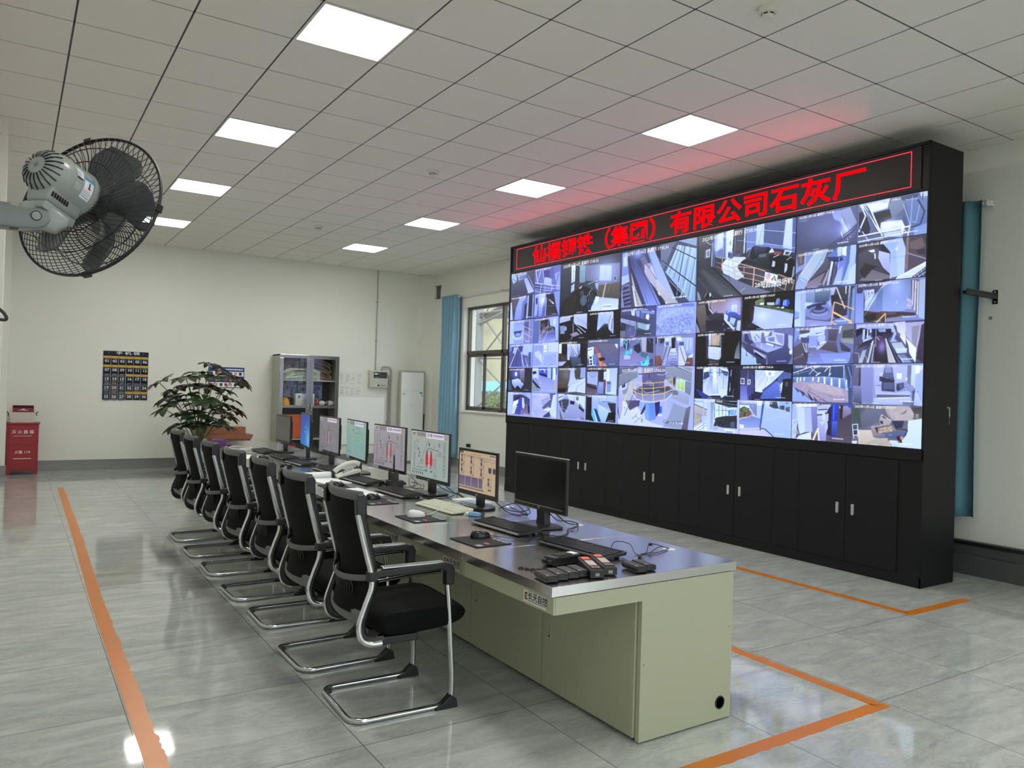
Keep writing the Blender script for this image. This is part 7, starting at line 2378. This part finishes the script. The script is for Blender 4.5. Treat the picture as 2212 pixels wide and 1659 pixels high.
# ---- poster
po = thing('wall_poster', 'blue and white safety poster behind the plant', 'poster', (2.82, YB, 1.365))
MB().box(0, .60, -.006, -.0005, 0, .36).build('board', mat('poster_navy', '#16275a', .4), po, smooth=0)
MB().box(.006, .594, -.0065, -.006, .295, .345).build('header_band', mat('poster_blue', '#1f3f9a', .4), po, smooth=0)
q = MB()
for i in range(14): q.box(.05 + i * .038, .080 + i * .038, -.007, -.0065, .308 + .004 * (i % 2), .334)
q.build('header_print', M_white, po, smooth=0)
q = MB()
for z0, z1 in ((.205, .285), (.012, .095)): q.box(.012, .588, -.0065, -.006, z0, z1)
q.build('white_band', M_paper, po, smooth=0)
q = MB(); cs = [mat('poster_pic_%s' % n, c, .6) for n, c in (('red', '#a33a34'), ('dark', '#26262a'), ('tan', '#c49a86'))]
for i in range(7):
    for z in (.222, .12, .03): q.box(.03 + i * .08, .075 + i * .08, -.0072, -.0066, z, z + .05, mi=(i * 2 + int(z * 100)) % 3)
q.build('small_picture', cs, po, smooth=0)
# ---- phone pouch chart
pc_ = thing('pocket_chart', 'dark blue wall organiser with thirty numbered phone pockets', 'pocket chart', (1.205, YB, 1.128))
PW, PH = .665, .79
M_navy = mat('pouch_navy', '#141a33', .8); M_navy2 = mat('pouch_pocket', '#191c30', .7, vary=.1); M_yel = mat('pouch_yellow', '#c9a02c', .8, vary=.15, vscale=14); M_pipin = mat('pouch_piping', '#7d8796', .6)
MB().box(0, PW, -.008, -.0005, 0, PH).build('backing', M_navy, pc_, smooth=0)
q = MB()
text_mb(q, '手 机 袋', .052, MINUS_Y((PW * .54, -.0085, PH - .033)), sx=1.9, bold=.001)
for i in range(4): text_mb(q, '*', .03, MINUS_Y((.075 + i * .17, -.0085, PH - .036)))
q.build('title', M_white, pc_, smooth=0)
full = {13, 14, 15, 19, 20, 21, 22, 23, 24, 25, 26, 27}
colw = PW / 6; rowh = (PH - .075) / 5
for n in range(30):
    r, c = divmod(n, 6); x0, x1 = c * colw + .006, (c + 1) * colw - .006; zt_ = PH - .075 - r * rowh; zb_ = zt_ - rowh
    pk = MB()
    top = zt_ - .042
    pk.grid(lambda u, v: (x0 + (x1 - x0) * u, -.012 - .012 * math.sin(PI * u) * (.4 + .6 * v), zb_ + .006 + (top - zb_ - .006) * v - .006 * math.sin(PI * u) * v), 8, 4)
    p_ = pk.build('pocket', M_navy2, pc_, solid=.002)
    e_ = MB(); e_.tube([(x0 + (x1 - x0) * k / 8, -.0135 - .012 * math.sin(PI * k / 8), top - .006 * math.sin(PI * k / 8)) for k in range(9)], .003, 6).box(x0 - .006, x0 - .001, -.012, -.008, zb_, zt_).box(x1 + .001, x1 + .006, -.012, -.008, zb_, zt_)
    e_.build('piping', M_pipin, p_, smooth=60)
    t_ = MB(); text_mb(t_, '%02d' % (n + 1), .062, MINUS_Y(((x0 + x1) / 2, -.0285, (zb_ + top) / 2 + .002)), bold=.0012, sx=1.05); t_.build('number', M_white, p_, smooth=0)
    if n + 1 not in full: MB().box(x0, x1, -.0095, -.008, top - .01, zt_ - .006).build('yellow_lining', M_yel, p_, smooth=0)
M_ph = [mat('phone_black', '#0d0d10', .2), mat('phone_grey', '#55575c', .3), mat('phone_peach', '#c08a6a', .4)]
for n in sorted(full):
    r, c = divmod(n - 1, 6); x = 1.205 + c * colw + colw / 2; zt_ = 1.128 + PH - .075 - r * rowh; m = M_ph[2] if n == 20 else M_ph[1] if n in (19, 23, 26, 27) else M_ph[0]
    t = thing('mobile_phone', 'mobile phone tucked in pocket number %d of the wall organiser' % n, 'phone', (x, YB - .0155, zt_ - .075), group='phones in the pocket chart')
    MB().box(-.036, .036, -.0035, .0035, -.075, .064, .003).build('case', m, t, smooth=0); MB().box(-.031, .031, -.0042, -.0035, -.068, .056).build('screen', M_ph[0] if m is not M_ph[1] else M_ph[1], t, smooth=0)
# ---- fire extinguisher box with a carton on it
fb = thing('fire_extinguisher_box', 'red fire extinguisher box standing in the left corner', 'extinguisher box', (.142, 13.70, 0))
M_red = mat('fire_red', '#8f0d1b', .35)
MB().box(-.20, .20, -.12, .12, .06, .75, .004).box(-.20, -.15, -.12, .12, 0, .07).box(.15, .20, -.12, .12, 0, .07).build('body', M_red, fb, smooth=0)
MB().box(-.215, .215, -.135, .125, .75, .775, .003).build('lid', M_red, fb, smooth=0)
MB().box(-.172, .172, -.126, -.119, .45, .735, .003).build('upper_door', M_red, fb, smooth=0); MB().box(-.172, .172, -.1245, -.119, .10, .44, .003).build('lower_panel', M_red, fb, smooth=0)
q = MB(); text_mb(q, '灭 火 器 箱', .058, MINUS_Y((.0, -.1265, .635)), bold=.0008); text_mb(q, '火警 119', .052, MINUS_Y((.0, -.1252, .335)), bold=.0008)
for i in range(13): q.box(-.115 + i * .018, -.102 + i * .018, -.1268, -.1262, .575, .583)
for i in range(11): q.box(-.115 + i * .021, -.099 + i * .021, -.1252, -.1246, .235, .249)
q.build('lettering', mat('fire_lettering', '#e6cfd0', .5), fb, smooth=0)
cr_ = thing('plastic_crate', 'pale translucent plastic crate with black clips on the red extinguisher box', 'crate', (.130, 13.71, .776))
M_tub = mat('tub_frosted', '#cbc2ba', .5)
q = MB(); o_ = [(-.165, -.11), (.165, -.11), (.165, .10), (-.165, .10)]; i_ = [(-.152, -.095), (.152, -.095), (.152, .085), (-.152, .085)]
def rect(ps, z): return [(x * (1 if z > .1 else .9), y * (1 if z > .1 else .9), z) for x, y in ps]
q.add(rect(o_, 0) + rect(o_, .155) + rect(i_, .155) + rect(i_, .006), [(0, 1, 5, 4), (1, 2, 6, 5), (2, 3, 7, 6), (3, 0, 4, 7), (4, 5, 9, 8), (5, 6, 10, 9), (6, 7, 11, 10), (7, 4, 8, 11), (8, 9, 13, 12), (9, 10, 14, 13), (10, 11, 15, 14), (11, 8, 12, 15), (3, 2, 1, 0), (12, 13, 14, 15)])
q.build('tub', M_tub, cr_, smooth=0)
for s in (-1, 1): MB().prism([(s * .166, .13), (s * .19, .165), (s * .20, .16), (s * .18, .125), (s * .19, .10), (s * .18, .095)], -.05, -.02, 'y', .001).build('clip', M_black, cr_, smooth=0)
ct = thing('red_carton', 'dark red open carton standing inside the plastic crate', 'carton', (.138, 13.71, .784))
M_ctr = mat('carton_red', '#7c1a1c', .5); M_cti = mat('carton_inside', '#2b2220', .8)
q = MB().box(-.135, .135, -.082, -.077, 0, .21).box(-.135, .135, .067, .072, 0, .245).box(-.135, -.13, -.077, .067, 0, .225).box(.13, .135, -.077, .067, 0, .225)
q.build('walls', M_ctr, ct, smooth=0); MB().box(-.13, .13, -.077, .067, .0, .12).box(-.13, .13, .062, .0665, .12, .238).build('inside', M_cti, ct, smooth=0)
q = MB(); q.prism([(-.035, .185), (.0, .20), (.035, .185)], -.0825, -.082, 'y', 0)
for i in range(8): q.box(-.06 + i * .016, -.05 + i * .016, -.0825, -.082, .172, .18)
q.build('print', M_paper, ct, smooth=0)
# ---- brown wooden side cabinet with stepped top
wd = thing('wooden_sideboard', 'low reddish brown wooden cabinet with stepped top behind the plant', 'cabinet', (3.03, 13.72, 0))
M_wood = mat('brown_wood', '#8e5638', .45, vary=.12, vscale=5)
MB().box(-.42, .42, -.18, .22, 0, .505, .002).build('body', M_wood, wd, smooth=0)
MB().prism([(-.46, .575), (-.44, .545), (-.43, .505), (.43, .505), (.44, .545), (.46, .575)], -.21, .225, 'y', 0).build('moulded_top', M_wood, wd, smooth=0)
MB().box(-.36, .365, -.05, .22, .575, .70, .002).build('upper_step', M_wood, wd, smooth=0)
for s in (-1, 1): MB().box(-.41 if s < 0 else .005, -.005 if s < 0 else .41, -.19, -.178, .03, .49, .003).build('door', M_wood, wd, smooth=0)
# ---- umbrella plant
pl = thing('umbrella_plant', 'big leafy umbrella plant in a white wrapped pot behind the chairs', 'plant', (2.42, 12.6, 0))
M_leaf = mat('leaf_green', '#2c3d25', .35, vary=.25, vscale=5); M_stem = mat('stem_green', '#6a7048', .6)
pot = MB()
def pf(u, v):
    a = u * 2 * PI; r = .20 + .07 * v + .012 * math.sin(a * 9 + v * 5) + .010 * math.sin(a * 4 - v * 9); return (r * math.cos(a), r * math.sin(a), .44 * v)
pot.grid(pf, 48, 14); pot.lathe([(.001, .40), (.26, .40)], 24, mi=1, cap=False)
pot.build('wrapped_pot', [mat('pot_wrap', '#c9c3bb', .6), mat('soil', '#2e241c', .95)], pl, smooth=60)
CLU = [(2.57, 12.7, 1.727), (2.401, 12.6, 1.591), (2.2, 12.5, 1.5), (1.856, 12.65, 1.423), (2.542, 12.4, 1.53), (2.929, 12.7, 1.512), (2.416, 12.25, 1.175), (2.217, 12.6, 1.237), (1.922, 12.5, 1.031), (2.841, 12.6, 1.201), (2.954, 12.7, 1.014), (2.101, 12.45, .767), (2.625, 12.4, .863), (2.108, 12.8, 1.306), (2.75, 12.8, 1.652), (3.05, 12.75, 1.468), (2.303, 12.35, .939), (2.847, 12.8, .921), (2.189, 12.7, .969), (2.566, 12.85, 1.354), (2.015, 12.85, 1.17), (2.408, 12.7, 1.095), (2.701, 12.8, 1.115), (2.535, 12.7, .78), (2.283, 12.7, 1.388), (2.722, 12.5, 1.345), (2.05, 12.55, 1.12), (2.6, 12.45, 1.05), (2.35, 12.4, .80), (2.75, 12.45, .78)]
rnd = random.Random(21); fo = MB(); st = MB()
for ci, (x, y, z) in enumerate(CLU):
    c = Vector((x - 2.42, y - 12.6, z)); out = Vector((c.x, c.y, 0)); n = rnd.randint(8, 10); a0 = rnd.uniform(0, 6)
    base = Vector((c.x * .18, c.y * .18, .42 + .45 * max(0, z - .7))); mid = base.lerp(c, .5) + Vector((0, 0, .08))
    st.tube(spline([(c.x * .05, c.y * .05, .38), base, mid, c], 5), .0065, 6)
    axis = (out * .6 + Vector((0, 0, .55))).normalized(); u = axis.orthogonal().normalized(); v = axis.cross(u)
    for k in range(n):
        a = a0 + k * 2 * PI / n + rnd.uniform(-.15, .15); d = (u * math.cos(a) + v * math.sin(a)).normalized(); L = rnd.uniform(.22, .31) * (1 if z < 1.65 else .75); W = L * rnd.uniform(.19, .24); droop = rnd.uniform(.5, 1.1)
        dirs = []; p = c.copy(); pts = [p.copy()]; dd = (d + axis * .25).normalized()
        for q in range(7):
            p = p + dd * (L / 7); pts.append(p.copy()); dd = (dd + Vector((0, 0, -1)) * .14 * droop).normalized()
        vs = []; wv = [.04, .10, .62, .95, 1, .85, .5, .02]
        for q, P_ in enumerate(pts):
            t_ = (pts[min(q + 1, 7)] - pts[max(q - 1, 0)]).normalized(); sd = t_.cross(axis if abs(t_.dot(axis)) < .95 else Vector((1, 0, 0))).normalized(); nn = sd.cross(t_); w = W * wv[q] * (1 + .10 * math.sin(q * 2.3 + k))
            vs += [P_ - sd * w + nn * w * .25, P_.copy(), P_ + sd * w + nn * w * .25]
        fo.add(vs, [(q * 3 + e, q * 3 + e + 1, q * 3 + e + 4, q * 3 + e + 3) for q in range(7) for e in (0, 1)])
st.build('stems', M_stem, pl, smooth=60); fo.build('foliage', M_leaf, pl, smooth=70)
# ---- curtains with rods
def curtain(lb, y0, y1, z0, z1, x, col, amp, nf, rod, ring_y=None):
    t = thing('curtain', lb, 'curtain', (x, 0, 0))
    n = nf * 10
    def cf(u, v):
        w = 1 - .05 * math.sin(PI * v); y = (y0 + y1) / 2 + (u - .5) * (y1 - y0) * w
        return (amp * math.sin(u * nf * 2 * PI + .35 * math.sin(v * 5)) * (.75 + .25 * v) + .006 * math.sin(v * 9 + u * 6), y, z0 + (z1 - z0) * (1 - v))
    MB().grid(cf, n, 20).build('cloth', mat('curtain_' + col[1:], col, .75, vary=.05, vscale=3), t, solid=.003, smooth=80)
    return t
cu = curtain('pale blue curtain drawn beside the brown framed window', 12.68, 13.27, .165, 3.235, 6.955, '#7ba6bd', .07, 5, None)
M_rod = mat('rod_white', '#d4d6d4', .35)
rod = thing('curtain_rod', 'white curtain rod above the brown framed window', 'curtain rod', (6.965, 0, 3.20))
MB().cyl((0, 9.9, 0), (0, 12.68, 0), .014, n=12).cyl((0, 13.27, 0), (0, 13.32, 0), .014, n=12).build('pole', M_rod, rod)
for y in (12.66,): MB().tube([(.027 * math.cos(a), y, .027 * math.sin(a)) for a in np.linspace(0, 2 * PI, 20)[:-1]], .007, 8, closed=True).build('eyelet_ring', M_rod, rod, smooth=60)
for y in (11.15,): MB().box(-.008, XR - 6.965, y - .01, y + .01, -.03, -.014).box(-.012, .012, y - .012, y + .012, -.03, .018).build('bracket', M_rod, rod, smooth=0)
cu2 = curtain('teal curtain hanging behind the right edge of the video wall', 3.375, 4.05, .50, 3.235, 6.93, '#4f7f8c', .055, 4, None)
rod2 = thing('curtain_rod', 'curtain rod end with white finial right of the video wall', 'curtain rod', (6.93, 0, 3.195))
MB().cyl((0, 4.06, 0), (0, 6.5, 0), .014, n=12).cyl((0, 3.335, 0), (0, 3.37, 0), .014, n=12).build('pole', M_rod, rod2)
MB().lathe([(.014, 0), (.024, .004), (.026, .018), (.014, .026), (.018, .036), (.012, .05), (.001, .054)], 16, M=Matrix.Translation((0, 3.337, 0)) @ Matrix.Rotation(PI / 2, 4, 'X')).build('finial', M_white, rod2)
MB().tube([(.027 * math.cos(a), 3.352, .027 * math.sin(a)) for a in np.linspace(0, 2 * PI, 20)[:-1]], .006, 8, closed=True).build('eyelet_ring', M_chrome, rod2, smooth=60)
MB().box(0, XR - 6.93, 3.335, 3.35, -.01, .01).build('bracket', M_rod, rod2, smooth=0)
# ---- socket with two black plugs
sk = thing('wall_socket', 'white wall socket with two black plugs under the window', 'socket', (XR, 12.29, .43))
MB().box(-.01, -.0005, -.075, .075, -.045, .045, .003).build('plate', M_white, sk, smooth=0)
for y in (-.035, .035): MB().box(-.045, -.01, y - .022, y + .022, -.03, .03, .006).build('plug', M_black, sk, smooth=0)
# ---- fixing stain on the right wall
tag(MB().lathe([(.016, 0), (.012, .002), (.001, .003)], 12, M=Matrix.Translation((XR - .0005, 3.345, 2.222)) @ Matrix.Rotation(-PI / 2, 4, 'Y')).build('wall_plug', mat('plug_brown', '#8d8178', .8), None), 'small brown wall plug mark below the black steel bracket', 'wall plug')
# ================================================================== wall fan
FC, FN = Vector((.174, 2.573, 1.99)), Vector((.650, .705, -.286)).normalized()
M_fan = mat('fan_grey', '#8e9492', .28); M_fand = mat('fan_grey_dark', '#737979', .4); M_wire = mat('fan_wire', '#141113', .35); M_blade = mat('fan_blade', '#4a5054', .25, alpha=.80)
_z = FN; _up = Vector((0, 0, 1)); _y = (_up - _z * _up.dot(_z)).normalized(); _x = _y.cross(_z)
FM = Matrix(((_x.x, _y.x, _z.x, FC.x), (_x.y, _y.y, _z.y, FC.y), (_x.z, _y.z, _z.z, FC.z), (0, 0, 0, 1)))
fan = thing('wall_fan', 'grey wall mounted fan with black wire cage at upper left', 'fan', FC)
def fb_(mb, name, m, smooth=35, parent=None, **k):
    R4 = FM.to_3x3()
    mb.v = [tuple(R4 @ Vector(v)) for v in mb.v]
    return mb.build(name, m, parent or fan, smooth=smooth, **k)
RC = .224
def dome(sgn, depth, r0, tw, n):
    mb = MB()
    for k in range(n):
        a = 2 * PI * k / n; pts = []
        for q in range(9):
            t = q / 8; r = RC - (RC - r0) * t; z = sgn * depth * (1 - (1 - t) ** 2.6) + (0.004 if sgn > 0 else -.004); aa = a + tw * t ** 1.2
            pts.append((r * math.cos(aa), r * math.sin(aa), z))
        mb.tube(pts, .0013, 4, cap=False)
    for t in (.35, .7):
        r = RC - (RC - r0) * t; z = sgn * depth * (1 - (1 - t) ** 2.6)
        mb.tube([(r * math.cos(a), r * math.sin(a), z) for a in np.linspace(0, 2 * PI, 65)[:-1]], .0015, 5, closed=True)
    return mb
rg = fb_(dome(-1, .055, .066, .62, 66), 'rear_grille', M_wire, 60)
fg = fb_(dome(1, .085, .055, -.62, 66), 'front_grille', M_wire, 60)
fb_(MB().tube([(RC * math.cos(a), RC * math.sin(a), 0) for a in np.linspace(0, 2 * PI, 97)[:-1]], .005, 8, closed=True, flat=(.006, .004), up=FN.to_tuple() if 0 else (0, 0, 1)), 'cage_rim', M_wire, 60)
ck = MB()
for a in (-.1, 1.3, 3.2, 4.5): ck.box(-.006, .006, -.012, .012, -.009, .009, .002, M=Matrix.Rotation(a, 4, 'Z') @ Matrix.Translation((RC + .003, 0, 0)))
fb_(ck, 'rim_clip', M_wire, 0)
fb_(MB().lathe([(.001, .080), (.05, .084), (.057, .082), (.057, .088), (.05, .092), (.001, .095)], 28), 'front_badge', M_fand, 35)
# blades
for k in range(5):
    b = MB(); a0 = 2 * PI * k / 5 + .35
    def bf(u, v):
        r = .030 + .168 * v; half = (.34 + .40 * math.sin(min(1, v * 1.15) * PI * .62)) * (1 - .55 * max(0, (v - .72) / .28) ** 2.2); a = a0 + (u - .5) * 2 * half * .62 + .30 * v
        return (r * math.cos(a), r * math.sin(a), .018 + (u - .5) * .060 * (1 - .25 * v) + .008 * math.sin(u * PI))
    fb_(b.grid(bf, 10, 12), 'blade', M_blade, 70, solid=.0016)
fb_(MB().lathe([(.001, .05), (.022, .048), (.034, .035), (.036, .0), (.034, -.02), (.001, -.022)], 24), 'hub', M_dark)
# motor housing: flange, body and slotted rear cap
fb_(MB().lathe([(.060, -.048), (.070, -.052), (.073, -.060), (.072, -.074), (.066, -.076)], 36), 'motor_flange', M_fan)
mo = fb_(MB().lathe([(.067, -.072), (.068, -.12), (.066, -.16), (.060, -.185), (.048, -.203), (.030, -.212), (.001, -.215)], 36), 'motor_housing', M_fan)
fb_(MB().prism([(-.040, -.045), (-.036, -.080), (-.018, -.092), (.018, -.092), (.036, -.080), (.040, -.045)], -.186, -.062, 'z', .012, seg=3), 'gear_box', M_fan, 50)
sl = MB()
for k in range(20):
    a = 2 * PI * k / 20
    pts = [(r * math.cos(a), r * math.sin(a), z) for r, z in ((.026, -.2142), (.040, -.2092), (.052, -.1985), (.0595, -.187))]
    sl.tube(pts, .0022, 5)
for i in range(7): sl.box(-.041, -.034, -.074, -.060, -.178 + i * .009, -.174 + i * .009)
fb_(sl, 'vent_slots', M_black, 60, parent=mo)
fb_(MB().lathe([(.006, -.2155), (.0055, -.2175), (.001, -.218)], 12), 'oscillation_knob', M_fand, 35)
# labels wrapped round the housing, on the side that faces the camera
def lab(a0, a1, z0, z1, name, m, dr=0.0006, parent=None):
    g = MB(); rr = lambda z: .0675 + dr + (.001 if -.13 < z < -.09 else 0)
    g.grid(lambda u, v: (rr(0) * math.cos(a0 + (a1 - a0) * u), rr(0) * math.sin(a0 + (a1 - a0) * u), z0 + (z1 - z0) * v), 10, 1)
    return fb_(g, name, m, 70, parent)
lv = FM.to_3x3().inverted() @ (Vector((0, 0, HC)) - (FC - FN * .12)); ca = math.atan2(lv.y, lv.x)      # the side that faces the room's entrance
M_blue = mat('label_blue', '#2f7fc4', .4); M_lw = mat('label_white', '#d5dbe0', .35); M_ls = mat('label_silver', '#9ca0a2', .3)
S_ = LABEL_SIDE = -1
w = lab(ca + S_ * .02, ca + S_ * .95, -.112, -.077, 'energy_label', M_lw)
lab(ca + S_ * .83, ca + S_ * .95, -.112, -.0772, 'blue_band', M_blue, .0010, w)
lab(ca + S_ * .55, ca + S_ * .78, -.096, -.090, 'rating_bars', mat('bars_dark', '#2e4a3a', .5), .0010, w); lab(ca + S_ * .49, ca + S_ * .55, -.098, -.086, 'rating_bars', mat('bars_red', '#a0303a', .5), .0010, w)
for q in range(4): lab(ca + S_ * (.12 + q * .085), ca + S_ * (.135 + q * .085), -.110, -.080 - .006 * (q % 2), 'text_line', M_ink, .0010, w)
w = lab(ca + S_ * .62, ca + S_ * 1.08, -.144, -.118, 'warning_label', M_lw); lab(ca + S_ * .64, ca + S_ * .74, -.1425, -.1195, 'black_band', M_black, .0010, w)
for q in range(4): lab(ca + S_ * (.80 + q * .06), ca + S_ * (.815 + q * .06), -.142, -.128, 'text_line', M_ink, .0010, w)
w = lab(ca + S_ * .18, ca + S_ * .46, -.144, -.120, 'silver_label', M_ls)
# swivel plate, knuckle, arm to the wall and its cord (world axes)
def fw(mb, name, m, smooth=35, parent=None):
    mb.v = [tuple(Vector(v) - FC) for v in mb.v]; return mb.build(name, m, parent or fan, smooth=smooth)
fb_(MB().prism([(-.030, -.112), (.030, -.112), (.034, -.092), (-.034, -.092)], -.190, -.070, 'z', .006), 'swivel_plate', M_fan, 35)
kn = fw(MB().prism([(.0, 1.945), (.03, 1.956), (.075, 1.945), (.116, 1.916), (.112, 1.896), (.085, 1.876), (.05, 1.884), (.0, 1.875)], 2.415, 2.475, 'y', .010), 'knuckle', M_fan, 50)
arm_pts = [(XL + .02, 1.948), (.02, 1.930), (.05, 1.935), (.068, 1.922), (.072, 1.905), (.062, 1.888), (.04, 1.878), (XL + .02, 1.870)]
ar_ = fw(MB().prism(arm_pts, 2.405, 2.425, 'y', .006).prism(arm_pts, 2.468, 2.485, 'y', .006).box(XL + .02, -.02, 2.42, 2.47, 1.875, 1.94), 'wall_arm', M_fand, 35)
fw(MB().cyl((.039, 2.4045, 1.911), (.039, 2.402, 1.911), .013, n=24), 'pivot_ring', M_black, 35, ar_); fw(MB().cyl((.039, 2.403, 1.911), (.039, 2.400, 1.911), .0105, n=24).cyl((.039, 2.400, 1.911), (.039, 2.3985, 1.911), .006, n=20), 'pivot_bolt', M_fan, 35, ar_)
fw(MB().box(XL + .0005, XL + .03, 2.36, 2.53, 1.78, 2.04, .008), 'wall_plate', M_fand, 35)
fw(MB().tube(spline([(XL + .02, 2.44, 1.84), (-.16, 2.42, 1.74), (-.06, 2.41, 1.675), (-.024, 2.40, 1.645), (-.03, 2.41, 1.630), (-.12, 2.42, 1.655), (XL + .01, 2.44, 1.70)], 8), .0042, 8), 'power_cord', M_dark, 60)
# ================================================================== seen through the window
M_steelp = mat('outdoor_steel', '#a9aeae', .6); M_pink = mat('render_pale_orange', '#a8846c', .9); M_roofm = mat('metal_roof', '#8b8d8c', .6)
M_hill = mat('hill', '#8f8a70', 1.0, vary=.35, vscale=.35); M_bush = mat('bush_green', '#6f8250', .8, vary=.35, vscale=2.5); M_broof = mat('blue_roof', '#4f92b8', .6); M_gnd = mat('yard_concrete', '#a5a398', .9, vary=.1, vscale=1)
struct(MB().box(XR + .3, 60, -20, 110, -.5, -.3).build('yard', M_gnd, smooth=0), 'yard outside the window')
struct(MB().box(-25, 35, -40, YF - .5, -.5, -.3).build('yard', M_gnd, smooth=0), 'unseen yard added behind the camera')  # unseen ground added to bounce daylight in through the front openings
def hf(u, v):
    y = -10 + 200 * u; s = v * 70
    return (46 + s * 1.0 + 3 * math.sin(u * 17) + 2 * math.sin(u * 41), y, -2 + 62 * v ** .8 + 3 * math.sin(u * 23 + v * 9) * v + 1.5 * math.sin(u * 61 + v * 31) * v)
struct(MB().grid(hf, 90, 40).build('hillside', M_hill), 'scrubby hillside outside the window')
pf_ = MB().box(7.42, 7.70, 13.27, 13.49, -.3, 4.2); struct(pf_.build('outer_pier', M_pink, smooth=0), 'pale orange pier outside the window')
struct(MB().box(8.0, 8.3, 14.9, 18.5, -.3, 6).build('outer_wing', M_pink, smooth=0), 'pale orange wing of the building outside')
tw = thing('steel_gantry', 'pale grey steel gantry with crossed braces outside the window', 'gantry', (9.5, 16.3, -.3))
def gm(): return MB()
def rel(p): return (p[0] - 9.5, p[1] - 16.3, p[2] + .3)
def beam(a, b, r, name='brace', par=tw): return MB().tube([rel(a), rel(b)], r, 6).build(name, M_steelp, par, smooth=40)
MB().box(-.10, .10, -.115, .20, 0, 6.2, .004).build('column', M_steelp, tw, smooth=0); MB().box(-.10, .10, -4.2, -3.9, 0, 6.2, .004).build('column', M_steelp, tw, smooth=0)
for a, b in (((9.5, 16.14, 3.27), (9.5, 12.3, .45)), ((9.5, 12.4, 4.7), (9.5, 16.14, 2.19 + .0)), ((9.5, 16.2, 2.17), (9.5, 12.4, -.3 + .4)), ((9.5, 12.4, 3.0), (9.5, 16.2, 1.02))): beam(a, b, .022)
beam((9.5, 16.3, 2.215), (9.5, 12.3, 2.13), .020, 'tie_bar'); beam((9.5, 16.4, 3.30), (9.5, 12.3, 3.34), .03, 'tie_bar')
beam((9.5, 16.17, 3.04), (9.5, 13.0, 3.76), .035, 'roof_edge')
for k in range(5): beam((9.6, 16.1 - k * .5, 3.30), (9.6, 15.8 - k * .5, 3.62 + k * .02), .015); beam((9.6, 15.8 - k * .5, 3.62), (9.6, 15.6 - k * .5, 3.30), .015)
MB().add([rel(p) for p in ((9.5, 16.3, 3.16), (9.5, 12.2, 4.10), (13.5, 12.2, 4.5), (13.5, 18.5, 3.7), (9.5, 16.3, 3.20), (9.5, 12.2, 4.14), (13.5, 12.2, 4.54), (13.5, 18.5, 3.74))], [(0, 1, 2, 3), (7, 6, 5, 4), (0, 4, 5, 1), (1, 5, 6, 2), (2, 6, 7, 3), (3, 7, 4, 0)]).build('roof_sheet', M_roofm, tw, smooth=0)
bs = thing('blue_roofed_shed', 'long shed with a pale blue roof beyond the window', 'shed', (23, 36, -.3))
MB().box(-1, 3, -12, 8, 0, 1.62).build('wall', M_roofm, bs, smooth=0); MB().prism([(-1.4, 1.66), (1, 2.22), (3.4, 1.66), (3.4, 1.6), (-1.4, 1.6)], -12.3, 8.3, 'y', 0).build('roof', M_broof, bs, smooth=0)
rnd = random.Random(4)
for lb, bx, by, hh, rr in (('leafy green bush below the window sill outside', 12.3, 19.6, 1.70, 1.0), ('leafy green bush outside at the left of the window', 13.6, 22.6, 1.35, .9)):
    bu = thing('bush', lb, 'bush', (bx, by, -.3)); fo = MB()
    MB().tube(spline([(0, 0, 0), (.04, .02, .5), (-.02, .05, hh * .7)], 4), .05, 7).build('stem', M_stem, bu, smooth=60)
    for k in range(1500):
        a, b_ = rnd.uniform(0, 6.283), math.acos(rnd.uniform(-.3, 1)); r = rr * (rnd.random() ** .35); c = Vector((r * math.sin(b_) * math.cos(a), r * math.sin(b_) * math.sin(a), hh - rr * .75 + r * .8 * math.cos(b_)))
        if c.z < .1: continue
        u = Vector((rnd.gauss(0, 1), rnd.gauss(0, 1), rnd.gauss(0, .6))).normalized(); v = u.orthogonal().normalized(); s = rnd.uniform(.05, .10)
        fo.add([c - u * s, c + v * s * .45, c + u * s, c - v * s * .45], [(0, 1, 2, 3)])
    fo.build('foliage', M_bush, bu, smooth=0)
